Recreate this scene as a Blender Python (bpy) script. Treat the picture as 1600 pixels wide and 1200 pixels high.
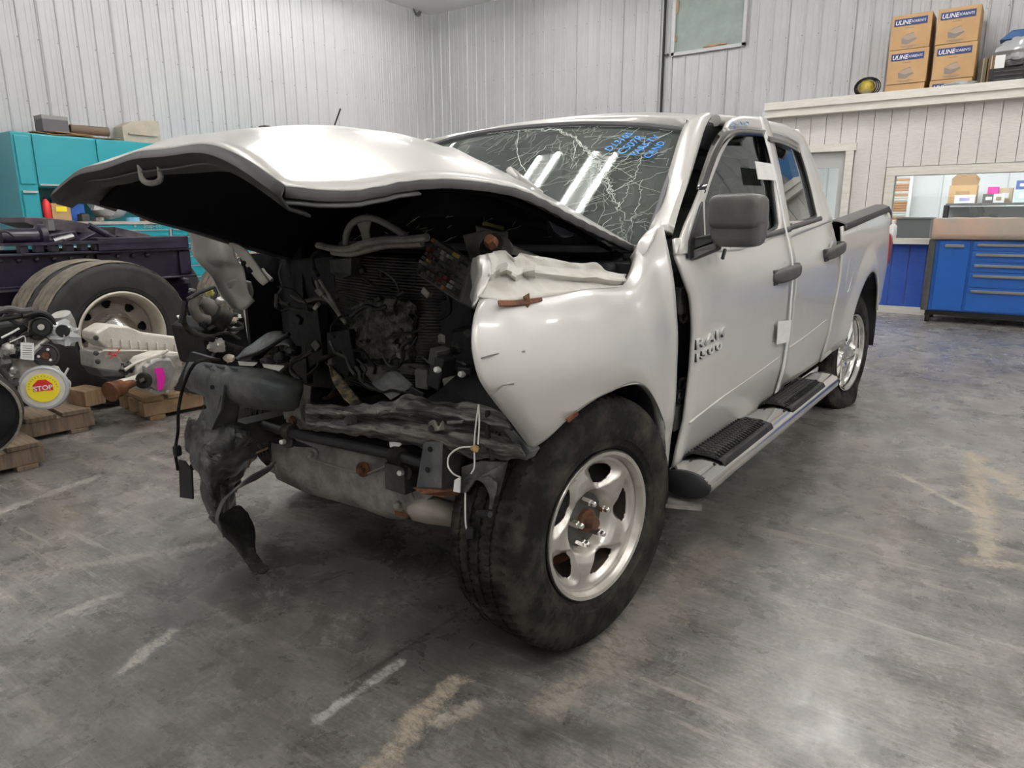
import bpy, bmesh, math, random
from mathutils import Vector, Matrix, noise as mnoise

# ------------------------------------------------------------ scene reset
for o in list(bpy.data.objects):
    bpy.data.objects.remove(o, do_unlink=True)
scene = bpy.context.scene
col = scene.collection
random.seed(7)
R = math.radians

# ------------------------------------------------------------ camera
CAM_F, CAM_YAW, CAM_PITCH, CAM_ROLL = 1095.0, 0.6285, 0.2315, -0.0035
CAM_C = Vector((1.868, -1.712, 1.287))
_f = Vector((-math.sin(CAM_YAW) * math.cos(CAM_PITCH), math.cos(CAM_YAW) * math.cos(CAM_PITCH), -math.sin(CAM_PITCH)))
_r0 = Vector((math.cos(CAM_YAW), math.sin(CAM_YAW), 0))
_u0 = _r0.cross(_f)
CR = _r0 * math.cos(CAM_ROLL) + _u0 * math.sin(CAM_ROLL)
CU = -_r0 * math.sin(CAM_ROLL) + _u0 * math.cos(CAM_ROLL)
cam_data = bpy.data.cameras.new('camera')
cam_data.sensor_width = 36.0
cam_data.lens = CAM_F / 1600 * 36.0
cam_data.clip_start = 0.02
cam = bpy.data.objects.new('camera', cam_data)
col.objects.link(cam)
mw = Matrix.Identity(4)
for i in range(3):
    mw[i][0], mw[i][1], mw[i][2], mw[i][3] = CR[i], CU[i], -_f[i], CAM_C[i]
cam.matrix_world = mw
scene.camera = cam

# ------------------------------------------------------------ world, exposure
w = bpy.data.worlds.new('world')
scene.world = w
w.use_nodes = True
w.node_tree.nodes['Background'].inputs[0].default_value = (0.8, 0.85, 0.9, 1)
w.node_tree.nodes['Background'].inputs[1].default_value = 0.3
vs = scene.view_settings
vs.view_transform = 'Standard'
vs.look = 'None'
vs.gamma = 1
vs.use_curve_mapping = False
vs.exposure = 0.42
LAMP = 62.0          # strength of the shop's ceiling strips
OFFICE_LAMP = 24.0

# ------------------------------------------------------------ measuring helpers
def at(px, py, ax, v):
    """world point seen at pixel (px,py) of the 1600x1200 photo on the real plane axis=v"""
    d = _f + CR * ((px - 800) / CAM_F) + CU * ((600 - py) / CAM_F)
    t = (v - CAM_C[ax]) / d[ax]
    return CAM_C + d * t
def aX(px, py, v): return at(px, py, 0, v)
def aY(px, py, v): return at(px, py, 1, v)
def aZ(px, py, v): return at(px, py, 2, v)
def interp(x, xs, ys):
    if x <= xs[0]: return ys[0]
    for i in range(1, len(xs)):
        if x <= xs[i]:
            t = (x - xs[i-1]) / (xs[i] - xs[i-1]); return ys[i-1] * (1-t) + ys[i] * t
    return ys[-1]
# cross-section of the truck's flank: half width over height
PZ = [0, .36, .45, .55, .62, .8, .95, 1.05, 1.12, 1.18, 1.30, 1.5, 1.7, 1.8]
PX = [.90, .925, .95, .97, .985, .995, 1.0, .995, .98, .957, .918, .85, .775, .72]
def prof(z): return interp(z, PZ, PX)
def sd(px, py, off=0.0):
    X = .95
    for i in range(40):
        P = aX(px, py, X); X = .5 * X + .5 * (prof(P.z) + off)
    return aX(px, py, X)
def SD(l, off=0.0): return [sd(x, y, off) for x, y in l]

# ------------------------------------------------------------ materials
MATS = {}
def mat(name, c, rough=.5, metal=0.0, c2=None, nscale=6.0, ncon=(.35, .65), bump=0.0, bscale=40.0, coat=0.0, spec=.5,
        stretch=None, emit=None, estr=0.0, detail=6.0, rvar=0.0):
    if name in MATS: return MATS[name]
    m = bpy.data.materials.new(name); m.use_nodes = True
    nt = m.node_tree; b = nt.nodes['Principled BSDF']
    b.inputs['Base Color'].default_value = (*c, 1)
    b.inputs['Roughness'].default_value = rough
    b.inputs['Metallic'].default_value = metal
    b.inputs['Specular IOR Level'].default_value = spec
    b.inputs['Coat Weight'].default_value = coat
    b.inputs['Coat Roughness'].default_value = .08
    if emit:
        b.inputs['Emission Color'].default_value = (*emit, 1); b.inputs['Emission Strength'].default_value = estr
    tc = nt.nodes.new('ShaderNodeTexCoord')
    src = tc.outputs['Object']
    if stretch:
        mp = nt.nodes.new('ShaderNodeMapping'); mp.inputs['Scale'].default_value = stretch
        nt.links.new(src, mp.inputs['Vector']); src = mp.outputs['Vector']
    if c2 is not None or rvar:
        n = nt.nodes.new('ShaderNodeTexNoise'); n.inputs['Scale'].default_value = nscale; n.inputs['Detail'].default_value = detail
        n.inputs['Roughness'].default_value = .62
        nt.links.new(src, n.inputs['Vector'])
        r = nt.nodes.new('ShaderNodeValToRGB')
        r.color_ramp.elements[0].position = ncon[0]; r.color_ramp.elements[1].position = ncon[1]
        r.color_ramp.elements[0].color = (*c, 1); r.color_ramp.elements[1].color = (*(c2 or c), 1)
        nt.links.new(n.outputs['Fac'], r.inputs['Fac'])
        nt.links.new(r.outputs['Color'], b.inputs['Base Color'])
        if rvar:
            mr = nt.nodes.new('ShaderNodeMapRange'); mr.inputs['From Min'].default_value = .3; mr.inputs['From Max'].default_value = .7
            mr.inputs['To Min'].default_value = max(.02, rough - rvar); mr.inputs['To Max'].default_value = min(1, rough + rvar)
            nt.links.new(n.outputs['Fac'], mr.inputs['Value']); nt.links.new(mr.outputs['Result'], b.inputs['Roughness'])
    if bump:
        n2 = nt.nodes.new('ShaderNodeTexNoise'); n2.inputs['Scale'].default_value = bscale; n2.inputs['Detail'].default_value = 5
        nt.links.new(src, n2.inputs['Vector'])
        bp = nt.nodes.new('ShaderNodeBump'); bp.inputs['Strength'].default_value = bump; bp.inputs['Distance'].default_value = .01
        nt.links.new(n2.outputs['Fac'], bp.inputs['Height']); nt.links.new(bp.outputs['Normal'], b.inputs['Normal'])
    MATS[name] = m
    return m

def glass_mat(name, tint, refl=.08, rough=.0, body=None, bodyf=0.0):
    m = bpy.data.materials.new(name); m.use_nodes = True
    nt = m.node_tree; nt.nodes.remove(nt.nodes['Principled BSDF'])
    out = nt.nodes['Material Output']
    tr = nt.nodes.new('ShaderNodeBsdfTransparent'); tr.inputs[0].default_value = (*tint, 1)
    gl = nt.nodes.new('ShaderNodeBsdfGlossy'); gl.inputs['Roughness'].default_value = rough
    gl.inputs['Color'].default_value = (.9, .93, .92, 1)
    fr = nt.nodes.new('ShaderNodeFresnel'); fr.inputs['IOR'].default_value = 1.5
    ad = nt.nodes.new('ShaderNodeMath'); ad.operation = 'ADD'; ad.inputs[1].default_value = refl
    mx = nt.nodes.new('ShaderNodeMixShader')
    nt.links.new(fr.outputs[0], ad.inputs[0]); nt.links.new(ad.outputs[0], mx.inputs[0])
    nt.links.new(tr.outputs[0], mx.inputs[1]); nt.links.new(gl.outputs[0], mx.inputs[2])
    last = mx
    if body:
        df = nt.nodes.new('ShaderNodeBsdfDiffuse'); df.inputs[0].default_value = (*body, 1)
        m2 = nt.nodes.new('ShaderNodeMixShader'); m2.inputs[0].default_value = bodyf
        nt.links.new(mx.outputs[0], m2.inputs[1]); nt.links.new(df.outputs[0], m2.inputs[2]); last = m2
    nt.links.new(last.outputs[0], out.inputs['Surface'])
    MATS[name] = m
    return m

# ------------------------------------------------------------ object helpers
def tag(o, label=None, cat=None, group=None, kind=None):
    if label: o['label'] = label
    if cat: o['category'] = cat
    if group: o['group'] = group
    if kind: o['kind'] = kind
    return o
def thing(name, label, cat, loc=(0, 0, 0), rz=0.0, group=None):
    o = bpy.data.objects.new(name, None); col.objects.link(o)
    o.empty_display_size = .1
    o.location = loc; o.rotation_euler = (0, 0, rz)
    return tag(o, label, cat, group)
WORLD = {}
def thing_w(name, label, cat, loc, group=None):
    """a thing whose parts are measured in room coordinates"""
    o = thing(name, label, cat, loc, 0, group); WORLD[o.name] = Vector(loc); return o
def set_parent(o, parent):
    o.parent = parent
    if parent.name in WORLD: o.matrix_parent_inverse = Matrix.Translation(-WORLD[parent.name])
def copy_tree(o, parent=None):
    c = o.copy(); col.objects.link(c); c.parent = parent
    for ch in list(o.children): copy_tree(ch, c)
    return c

def cr(pts, n):
    """Catmull-Rom resample of an open polyline to n points"""
    P = [Vector(p) for p in pts]
    if len(P) == 2: return [P[0].lerp(P[1], i / (n-1)) for i in range(n)]
    L = [0.0]
    for a, b in zip(P, P[1:]): L.append(L[-1] + max(1e-6, (b - a).length))
    out = []
    for i in range(n):
        s = L[-1] * i / (n-1); k = 0
        while k < len(P) - 2 and s > L[k+1]: k += 1
        t = (s - L[k]) / (L[k+1] - L[k])
        p1, p2 = P[k], P[k+1]
        h = L[k+1] - L[k]
        m1 = ((p2 - P[k-1]) / (L[k+1] - L[k-1]) if k > 0 else (p2 - p1) / h) * h
        m2 = ((P[k+2] - p1) / (L[k+2] - L[k]) if k + 2 < len(P) else (p2 - p1) / h) * h
        t2, t3 = t*t, t*t*t
        out.append(p1*(2*t3-3*t2+1) + m1*(t3-2*t2+t) + p2*(-2*t3+3*t2) + m2*(t3-t2))
    return out
def lin(pts, n):
    P = [Vector(p) for p in pts]; L = [0.0]
    for a, b in zip(P, P[1:]): L.append(L[-1] + max(1e-6, (b - a).length))
    out = []
    for i in range(n):
        s = L[-1] * i / (n-1); k = 0
        while k < len(P) - 2 and s > L[k+1]: k += 1
        out.append(P[k].lerp(P[k+1], (s - L[k]) / (L[k+1] - L[k])))
    return out

class MB:
    def __init__(s): s.v = []; s.f = []
    def add(s, vs, fs):
        b = len(s.v); s.v += [tuple(v) for v in vs]; s.f += [tuple(i + b for i in f) for f in fs]; return s
    def box(s, c, size, rot=None, taper=1.0):
        hx, hy, hz = [k / 2 for k in size]; vs = []
        for z in (-1, 1):
            t = taper if z > 0 else 1
            for x, y in ((-1, -1), (1, -1), (1, 1), (-1, 1)): vs.append(Vector((x*hx*t, y*hy*t, z*hz)))
        if rot is not None:
            M = rot if isinstance(rot, Matrix) else Matrix.Rotation(rot, 3, 'Z')
            vs = [M @ v for v in vs]
        c = Vector(c)
        return s.add([v + c for v in vs], [(3,2,1,0),(4,5,6,7),(0,1,5,4),(1,2,6,5),(2,3,7,6),(3,0,4,7)])
    def tube(s, pts, r, seg=8, n=None, cap=True):
        P = cr(pts, n) if n else [Vector(p) for p in pts]
        rs = r if isinstance(r, (list, tuple)) else None
        m = len(P); up = None; vs = []; fs = []
        for i, p in enumerate(P):
            d = (P[min(i+1, m-1)] - P[max(i-1, 0)])
            d = d.normalized() if d.length > 1e-9 else Vector((0, 0, 1))
            if up is None: up = d.orthogonal().normalized()
            up = (up - d * up.dot(d))
            up = up.normalized() if up.length > 1e-6 else d.orthogonal().normalized()
            q = d.cross(up)
            rr = interp(i / (m-1), [k / (len(rs)-1) for k in range(len(rs))], rs) if rs else r
            for k in range(seg):
                a = 2 * math.pi * k / seg; vs.append(p + (up * math.cos(a) + q * math.sin(a)) * rr)
        for i in range(m-1):
            for k in range(seg):
                k2 = (k+1) % seg; fs.append((i*seg+k, i*seg+k2, (i+1)*seg+k2, (i+1)*seg+k))
        if cap: fs.append(tuple(range(seg-1, -1, -1))); fs.append(tuple((m-1)*seg + k for k in range(seg)))
        return s.add(vs, fs)
    def lathe(s, prof, c, axis, seg=32, ph=0.0, close=False, cap=True):
        """prof: (radius, height along axis) ; ends closed when radius>0"""
        ax = Vector(axis).normalized(); u = ax.orthogonal().normalized()
        if abs(ax.z) < .9: u = Vector((0, 0, 1)); u = (u - ax * u.dot(ax)).normalized()
        q = ax.cross(u); c = Vector(c); vs = []; fs = []
        m = len(prof)
        for r, h in prof:
            for k in range(seg):
                a = 2 * math.pi * k / seg + ph; vs.append(c + ax * h + (u * math.cos(a) + q * math.sin(a)) * max(r, 1e-5))
        rng = m if close else m - 1
        for i in range(rng):
            j = (i+1) % m
            for k in range(seg):
                k2 = (k+1) % seg; fs.append((i*seg+k, j*seg+k, j*seg+k2, i*seg+k2))
        if not close and cap:
            if prof[0][0] > 1e-4: fs.append(tuple(range(seg)))
            if prof[-1][0] > 1e-4: fs.append(tuple((m-1)*seg + k for k in range(seg-1, -1, -1)))
        return s.add(vs, fs)
    def prism(s, pts, d):
        P = [Vector(p) for p in pts]; d = Vector(d); n = len(P)
        return s.add(P + [p + d for p in P], [tuple(range(n)), tuple(range(2*n-1, n-1, -1))] + [(i, i+n, (i+1) % n + n, (i+1) % n) for i in range(n)])
    def grid(s, rows, closed=False):
        nr, nc = len(rows), len(rows[0]); fs = []
        for i in range(nr-1):
            for j in range(nc if closed else nc-1):
                j2 = (j+1) % nc; fs.append((i*nc+j, i*nc+j2, (i+1)*nc+j2, (i+1)*nc+j))
        return s.add([p for r in rows for p in r], fs)
    def blob(s, c, size, seg=10, amp=.25, seed=0):
        c = Vector(c); rows = []
        for i in range(seg+1):
            th = math.pi * i / seg; row = []
            for k in range(seg*2):
                a = math.pi * k / seg
                d = Vector((math.sin(th)*math.cos(a), math.sin(th)*math.sin(a), math.cos(th)))
                g = 1 + amp * mnoise.noise(d * 2.2 + Vector((seed*3.1, seed, 0)))
                row.append(c + Vector((d.x*size[0], d.y*size[1], d.z*size[2])) * g)
            rows.append(row)
        return s.grid(rows, True)
    def obj(s, name, m, parent=None, smooth=False, bev=0.0, th=0.0, ang=40, off=0.0, sub=0):
        me = bpy.data.meshes.new(name); me.from_pydata(s.v, [], s.f)
        bm = bmesh.new(); bm.from_mesh(me)
        bmesh.ops.remove_doubles(bm, verts=bm.verts, dist=1e-6)
        bmesh.ops.recalc_face_normals(bm, faces=bm.faces)
        if bev:
            es = [e for e in bm.edges if len(e.link_faces) == 2 and e.calc_face_angle(0) > .5]
            bmesh.ops.bevel(bm, geom=es, offset=bev, segments=2, affect='EDGES', profile=.5)
        bm.to_mesh(me); bm.free()
        me.materials.append(m)
        o = bpy.data.objects.new(name, me); col.objects.link(o)
        if parent: set_parent(o, parent)
        if smooth:
            me.polygons.foreach_set('use_smooth', [True] * len(me.polygons))
            try: me.set_sharp_from_angle(angle=R(ang))
            except Exception: pass
        if sub:
            sm = o.modifiers.new('sub', 'SUBSURF'); sm.levels = sub; sm.render_levels = sub
        if th:
            sm = o.modifiers.new('solid', 'SOLIDIFY'); sm.thickness = th; sm.offset = off
        return o

def surf_rows(ctrl, nu, nv, dent=0.0, dscale=6.0, seed=0.0):
    rows = [cr(r, nu) for r in ctrl]
    cols = [cr([r[j] for r in rows], nv) for j in range(nu)]
    g = [[cols[j][i] for j in range(nu)] for i in range(nv)]
    if dent:
        for i in range(nv):
            for j in range(nu):
                p = g[i][j]; a = g[min(i+1, nv-1)][j] - g[max(i-1, 0)][j]; b = g[i][min(j+1, nu-1)] - g[i][max(j-1, 0)]
                n = a.cross(b); n = n.normalized() if n.length > 1e-9 else Vector((0, 0, 1))
                g[i][j] = p + n * dent * mnoise.noise(p * dscale + Vector((seed, seed*2, 0)))
    return g
def surf(name, ctrl, m, parent=None, nu=24, nv=24, th=.006, dent=0.0, dscale=6.0, seed=0.0, off=0.0, ang=60):
    return MB().grid(surf_rows(ctrl, nu, nv, dent, dscale, seed)).obj(name, m, parent, smooth=True, th=th, off=off, ang=ang)
def ring(name, outer, inner, m, parent=None, th=.02, n=48, proj=None, steps=3, off=0.0):
    """panel between two closed outlines"""
    A = lin(list(outer) + [outer[0]], n+1)[:-1]; B = lin(list(inner) + [inner[0]], n+1)[:-1]
    rows = []
    for k in range(steps+1):
        row = [a.lerp(b, k/steps) for a, b in zip(A, B)]
        if proj: row = [proj(p) for p in row]
        rows.append(row)
    return MB().grid(rows, True).obj(name, m, parent, smooth=True, th=th, off=off)
def text_mesh(name, body, m, parent=None, size=.1, depth=.002, M=None, font_scale_x=1.0, shear=0.0, bevel=0.0, bold=0.0, align='LEFT'):
    cu = bpy.data.curves.new(name, 'FONT'); cu.body = body; cu.size = size; cu.extrude = depth; cu.shear = shear
    cu.bevel_depth = bevel; cu.offset = bold; cu.align_x = align; cu.resolution_u = 3
    t = bpy.data.objects.new(name + '_tmp', cu); col.objects.link(t)
    dg = bpy.context.evaluated_depsgraph_get(); dg.update()
    me = bpy.data.meshes.new_from_object(t.evaluated_get(dg))
    bpy.data.objects.remove(t, do_unlink=True)
    T = (M or Matrix.Identity(4)) @ Matrix.Diagonal((font_scale_x, 1, 1, 1))
    me.transform(T); me.materials.clear(); me.materials.append(m); me.name = name
    o = bpy.data.objects.new(name, me); col.objects.link(o)
    if parent: set_parent(o, parent)
    return o
def frame_from(o, xdir, ydir):
    x = Vector(xdir).normalized(); z = x.cross(Vector(ydir)).normalized(); y = z.cross(x)
    M = Matrix.Identity(4)
    for i in range(3): M[i][0], M[i][1], M[i][2], M[i][3] = x[i], y[i], z[i], o[i]
    return M
# ============================================================ materials used
paint = mat('silver_paint', (.60, .59, .565), .34, .2, c2=(.565, .555, .53), nscale=2.2, coat=.5, detail=3, ncon=(.3, .75))
paint_in = mat('bare_inner_paint', (.58, .57, .53), .55, .1, c2=(.40, .37, .31), nscale=9, ncon=(.45, .8))
black_pl = mat('black_plastic', (.012, .012, .014), .45, bump=.15, bscale=120, spec=.35)
trim_pl = mat('textured_grey_plastic', (.045, .045, .048), .55, c2=(.07, .068, .066), nscale=12, bump=.25, bscale=300)
mirror_pl = mat('mirror_shell_plastic', (.06, .06, .062), .42, c2=(.10, .095, .09), nscale=10, bump=.1, bscale=250)
rubber = mat('tyre_rubber', (.008, .0078, .0075), .7, c2=(.075, .068, .054), nscale=11, ncon=(.44, .82), bump=.3, bscale=60, spec=.16)
rubber_dusty = mat('dusty_tyre_rubber', (.20, .17, .13), .85, c2=(.10, .09, .075), nscale=9)
chrome = mat('dull_chrome', (.66, .64, .60), .36, 1.0, c2=(.36, .31, .26), nscale=9, ncon=(.5, .82), rvar=.1)
badge_m = mat('badge_silver', (.85, .84, .82), .28, .6)
chrome_hi = mat('bright_chrome', (.78, .77, .75), .12, 1.0)
steel_dark = mat('dark_frame_steel', (.035, .035, .037), .5, .4, c2=(.10, .095, .085), nscale=10, ncon=(.4, .8), bump=.2, bscale=50)
steel_grey = mat('dusty_grey_steel', (.13, .126, .12), .55, .15, c2=(.36, .335, .30), nscale=13, ncon=(.38, .78), bump=.4, bscale=50, detail=9)
beam_steel = mat('scraped_beam_steel', (.045, .045, .046), .55, .2, c2=(.34, .32, .29), nscale=5, ncon=(.42, .74), stretch=(1.2, 9, 15), bump=.6, bscale=14, detail=10)
steel_blue = mat('primed_grey_steel', (.055, .060, .068), .5, .2, c2=(.18, .18, .175), nscale=10, ncon=(.4, .8), bump=.35, bscale=40, detail=9)
rust = mat('rust', (.19, .065, .022), .85, c2=(.07, .03, .015), nscale=14, bump=.4, bscale=80)
alu = mat('cast_aluminium', (.50, .49, .47), .5, .55, c2=(.30, .28, .26), nscale=12, ncon=(.4, .8), bump=.25, bscale=90)
alu_pale = mat('pale_cast_aluminium', (.66, .63, .57), .55, .3, c2=(.42, .38, .33), nscale=10, ncon=(.45, .85), bump=.2, bscale=90)
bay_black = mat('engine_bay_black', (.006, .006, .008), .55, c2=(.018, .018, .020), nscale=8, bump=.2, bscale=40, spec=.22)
hood_black = mat('hood_insulation', (.004, .004, .006), .9, spec=.08)
hood_lip_m = mat('hood_lip_black', (.010, .010, .011), .6)
hood_inner = mat('hood_inner_grey', (.035, .035, .037), .55, .1, c2=(.065, .064, .062), nscale=7, ncon=(.4, .75))
splash_pl = mat('torn_splash_plastic', (.030, .030, .033), .36, c2=(.17, .165, .16), nscale=12, ncon=(.44, .78), bump=.5, bscale=24)
teal = mat('teal_enamel', (.010, .30, .36), .35, coat=.3)
white_metal = mat('white_wall_metal', (.50, .505, .52), .42, c2=(.46, .465, .48), nscale=1.5)
trimwood = mat('painted_trim_wood', (.78, .76, .71), .6, c2=(.66, .63, .57), nscale=5, stretch=(1, 8, 8))
siding = mat('white_painted_siding', (.72, .70, .67), .65, c2=(.58, .56, .53), nscale=10, ncon=(.4, .85), stretch=(1, 1, 9), bump=.35, bscale=26)
siding_blue = mat('blue_painted_siding', (.022, .085, .44), .5, c2=(.05, .14, .52), nscale=10, ncon=(.5, .9), stretch=(1, 1, 9), bump=.35, bscale=26)
blue_box = mat('blue_toolbox_enamel', (.008, .095, .40), .35, coat=.3)
grey_handle = mat('grey_handle_metal', (.25, .25, .25), .4, .6)
card = mat('corrugated_cardboard', (.50, .32, .16), .8, c2=(.44, .27, .13), nscale=3)
card_dark = mat('brown_cardboard', (.36, .22, .11), .8, c2=(.28, .17, .08), nscale=4)
band_blue = mat('printed_dark_blue', (.018, .035, .14), .6)
white_print = mat('white_print', (.80, .80, .80), .6)
paper = mat('white_paper', (.80, .80, .79), .7)
grey_print = mat('grey_print', (.20, .18, .17), .7)
wood = mat('pallet_wood', (.40, .27, .15), .8, c2=(.22, .14, .08), nscale=6, stretch=(1, 9, 1), bump=.3, bscale=30)
wood_grey = mat('weathered_pallet_wood', (.27, .20, .14), .85, c2=(.15, .11, .08), nscale=6, stretch=(9, 1, 1), bump=.3, bscale=30)
purple = mat('purple_black_chassis', (.008, .004, .018), .4, .1, c2=(.030, .020, .048), nscale=7, ncon=(.45, .85), coat=.2, bump=.15, bscale=40)
tape_w = mat('white_tape', (.80, .80, .79), .55, c2=(.72, .72, .71), nscale=20, bump=.2, bscale=60)
blue_ink = mat('blue_marker_ink', (.03, .30, .85), .5)
red_lens = mat('red_lens', (.25, .01, .015), .15, coat=.6)
pink = mat('pink_tape', (.95, .03, .50), .5)
yellow = mat('yellow_print', (.85, .72, .02), .5)
red_print = mat('red_print', (.70, .03, .03), .5)
clear_bag = glass_mat('clear_plastic_bag', (.85, .87, .88), .15, .15, (.75, .76, .78), .45)
wire_white = mat('white_wire', (.75, .75, .72), .5)
beige = mat('beige_pulp', (.50, .44, .36), .8, c2=(.40, .35, .28), nscale=8)
grey_cloth = mat('grey_seat_cloth', (.16, .17, .16), .85, c2=(.11, .115, .11), nscale=20)
dash_pl = mat('dark_dash_plastic', (.05, .055, .055), .6)
windshield_glass = glass_mat('green_windshield_glass', (.50, .57, .54), .06, 0, (.26, .31, .28), .15)
side_glass = glass_mat('side_glass', (.62, .68, .64), .04)
privacy_glass = glass_mat('privacy_glass', (.10, .10, .10), .12)
pane_glass = glass_mat('clear_pane', (.95, .96, .96), .02)
crack_m = mat('crushed_glass', (.72, .78, .74), .3)

# ============================================================ ceiling lamps
lamp_emit = mat('lamp_diffuser', (1, 1, 1), .5, emit=(1.0, .975, .93), estr=LAMP)
lamp_house = mat('lamp_housing', (.7, .7, .7), .4)
CEIL = 5.3
def ceiling_lamp(x, y, along, label, ln=1.22, z=CEIL - .24):
    t = thing('high_bay_lamp', label, 'lamp', (x, y, z), 0 if along == 'x' else R(90), 'high bay lamps under the ceiling')
    MB().box((0, 0, .05), (ln, .52, .06)).obj('lamp_housing', lamp_house, t, bev=.01)
    for k in (-1, 1): MB().tube([(-ln/2 + .03, .17 * k, -.02), (ln/2 - .03, .17 * k, -.02)], .030, 12).obj('lamp_tube', lamp_emit, t, smooth=True)
    for s in (-1, 1): MB().box((s * ln * .4, 0, .16), (.02, .02, .16)).obj('hanger', lamp_house, t)
    return t

# ============================================================ the room
XL, YB, YO = -8.6, 9.9, 9.2          # left wall, back wall, office wall
XR, YF = 6.5, -7.5
def floor_material():
    m = bpy.data.materials.new('polished_concrete'); m.use_nodes = True
    nt = m.node_tree; b = nt.nodes['Principled BSDF']; L = nt.links.new
    tc = nt.nodes.new('ShaderNodeTexCoord')
    def noise(scale, det, rgh, vec, dist=0.0):
        n = nt.nodes.new('ShaderNodeTexNoise'); n.inputs['Scale'].default_value = scale; n.inputs['Detail'].default_value = det
        n.inputs['Roughness'].default_value = rgh; n.inputs['Distortion'].default_value = dist; L(vec, n.inputs['Vector']); return n.outputs['Fac']
    def ramp(fac, stops):
        r = nt.nodes.new('ShaderNodeValToRGB'); e = r.color_ramp.elements
        while len(e) < len(stops): e.new(.5)
        for k, (p, c) in enumerate(stops): e[k].position = p; e[k].color = (*c, 1) if len(c) == 3 else c
        L(fac, r.inputs['Fac']); return r.outputs['Color']
    def mapping(rot, sc):
        mp = nt.nodes.new('ShaderNodeMapping'); mp.inputs['Rotation'].default_value = (0, 0, rot); mp.inputs['Scale'].default_value = sc
        L(tc.outputs['Object'], mp.inputs['Vector']); return mp.outputs['Vector']
    def mix(a, c, f, mode='MIX'):
        x = nt.nodes.new('ShaderNodeMix'); x.data_type = 'RGBA'; x.blend_type = mode
        if isinstance(f, float): x.inputs[0].default_value = f
        else: L(f, x.inputs[0])
        L(a, x.inputs[6])
        if isinstance(c, tuple): x.inputs[7].default_value = (*c, 1)
        else: L(c, x.inputs[7])
        return x.outputs[2]
    O = tc.outputs['Object']
    base = ramp(noise(.8, 9, .66, O, .7), [(.28, (.14, .132, .123)), (.46, (.24, .229, .214)), (.60, (.31, .297, .279)), (.78, (.42, .408, .385))])
    fine = ramp(noise(6, 12, .78, O, .5), [(.32, (.36, .36, .36)), (.68, (1.42, 1.42, 1.42))])
    c = mix(base, fine, .9, 'MULTIPLY')
    speck = ramp(noise(70, 5, .75, O), [(.30, (.45, .45, .45)), (.66, (1.3, 1.3, 1.3))])
    c = mix(c, speck, .65, 'MULTIPLY')
    scr_ = ramp(noise(26, 8, .8, mapping(R(-35), (.35, 3.0, 1)), .3), [(.32, (.45, .45, .45)), (.66, (1.4, 1.4, 1.4))])
    c = mix(c, scr_, .75, 'MULTIPLY')
    # worn coating: pale streaks dragged across the floor
    v1 = mapping(R(28), (.55, 6.5, 1))
    s1 = ramp(noise(1.9, 10, .74, v1, .4), [(.565, (0, 0, 0)), (.64, (.75, .75, .75))])
    c = mix(c, (.40, .37, .325), s1)
    v2 = mapping(R(-52), (.5, 8.0, 1))
    s2 = ramp(noise(2.6, 10, .75, v2, .4), [(.58, (0, 0, 0)), (.66, (.7, .7, .7))])
    c = mix(c, (.40, .39, .37), s2)
    v3 = mapping(R(55), (.25, 10.0, 1))
    s3 = ramp(noise(4.4, 9, .72, v3, .2), [(.63, (0, 0, 0)), (.70, (.7, .7, .7))])
    c = mix(c, (.28, .27, .25), s3)
    # dark oil-soaked blotches
    d1 = ramp(noise(1.3, 8, .66, mapping(.4, (1, 1.3, 1)), .9), [(.54, (0, 0, 0)), (.74, (.7, .7, .7))])
    c = mix(c, (.050, .047, .043), d1)
    # individual scrapes, patches and a saw-cut joint, placed where they lie on the slab
    def vm(op, a_, b_=None):
        x = nt.nodes.new('ShaderNodeVectorMath'); x.operation = op
        for k, q in enumerate((a_, b_)):
            if q is None: continue
            if isinstance(q, Vector): x.inputs[k].default_value = q
            else: L(q, x.inputs[k])
        return x
    def mt(op, a_, b_=0.0, clamp=False):
        x = nt.nodes.new('ShaderNodeMath'); x.operation = op; x.use_clamp = clamp
        for k, q in enumerate((a_, b_)):
            if isinstance(q, (int, float)): x.inputs[k].default_value = q
            else: L(q, x.inputs[k])
        return x.outputs[0]
    wob = noise(9, 8, .8, O, .0)
    grit = ramp(noise(24, 10, .8, mapping(R(40), (1, 2.2, 1)), .6), [(.38, (0, 0, 0)), (.54, (1, 1, 1))])
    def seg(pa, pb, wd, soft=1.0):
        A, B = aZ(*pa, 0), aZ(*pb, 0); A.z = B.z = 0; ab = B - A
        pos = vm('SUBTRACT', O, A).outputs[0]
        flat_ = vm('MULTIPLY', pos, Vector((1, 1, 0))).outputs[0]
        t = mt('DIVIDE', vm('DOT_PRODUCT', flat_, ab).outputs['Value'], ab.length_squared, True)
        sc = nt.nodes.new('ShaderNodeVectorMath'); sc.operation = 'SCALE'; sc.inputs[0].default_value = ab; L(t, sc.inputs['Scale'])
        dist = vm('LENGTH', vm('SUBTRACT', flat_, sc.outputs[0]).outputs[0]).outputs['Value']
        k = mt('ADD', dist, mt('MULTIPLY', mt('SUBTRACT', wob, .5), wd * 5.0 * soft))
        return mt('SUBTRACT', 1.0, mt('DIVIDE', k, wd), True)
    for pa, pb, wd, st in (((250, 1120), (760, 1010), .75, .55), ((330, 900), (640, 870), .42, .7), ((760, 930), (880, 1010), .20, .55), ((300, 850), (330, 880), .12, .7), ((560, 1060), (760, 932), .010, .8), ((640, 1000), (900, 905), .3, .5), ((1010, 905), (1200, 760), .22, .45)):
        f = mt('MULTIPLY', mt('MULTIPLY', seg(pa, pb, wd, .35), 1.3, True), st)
        c = mix(c, (.040, .037, .034), f)
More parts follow.
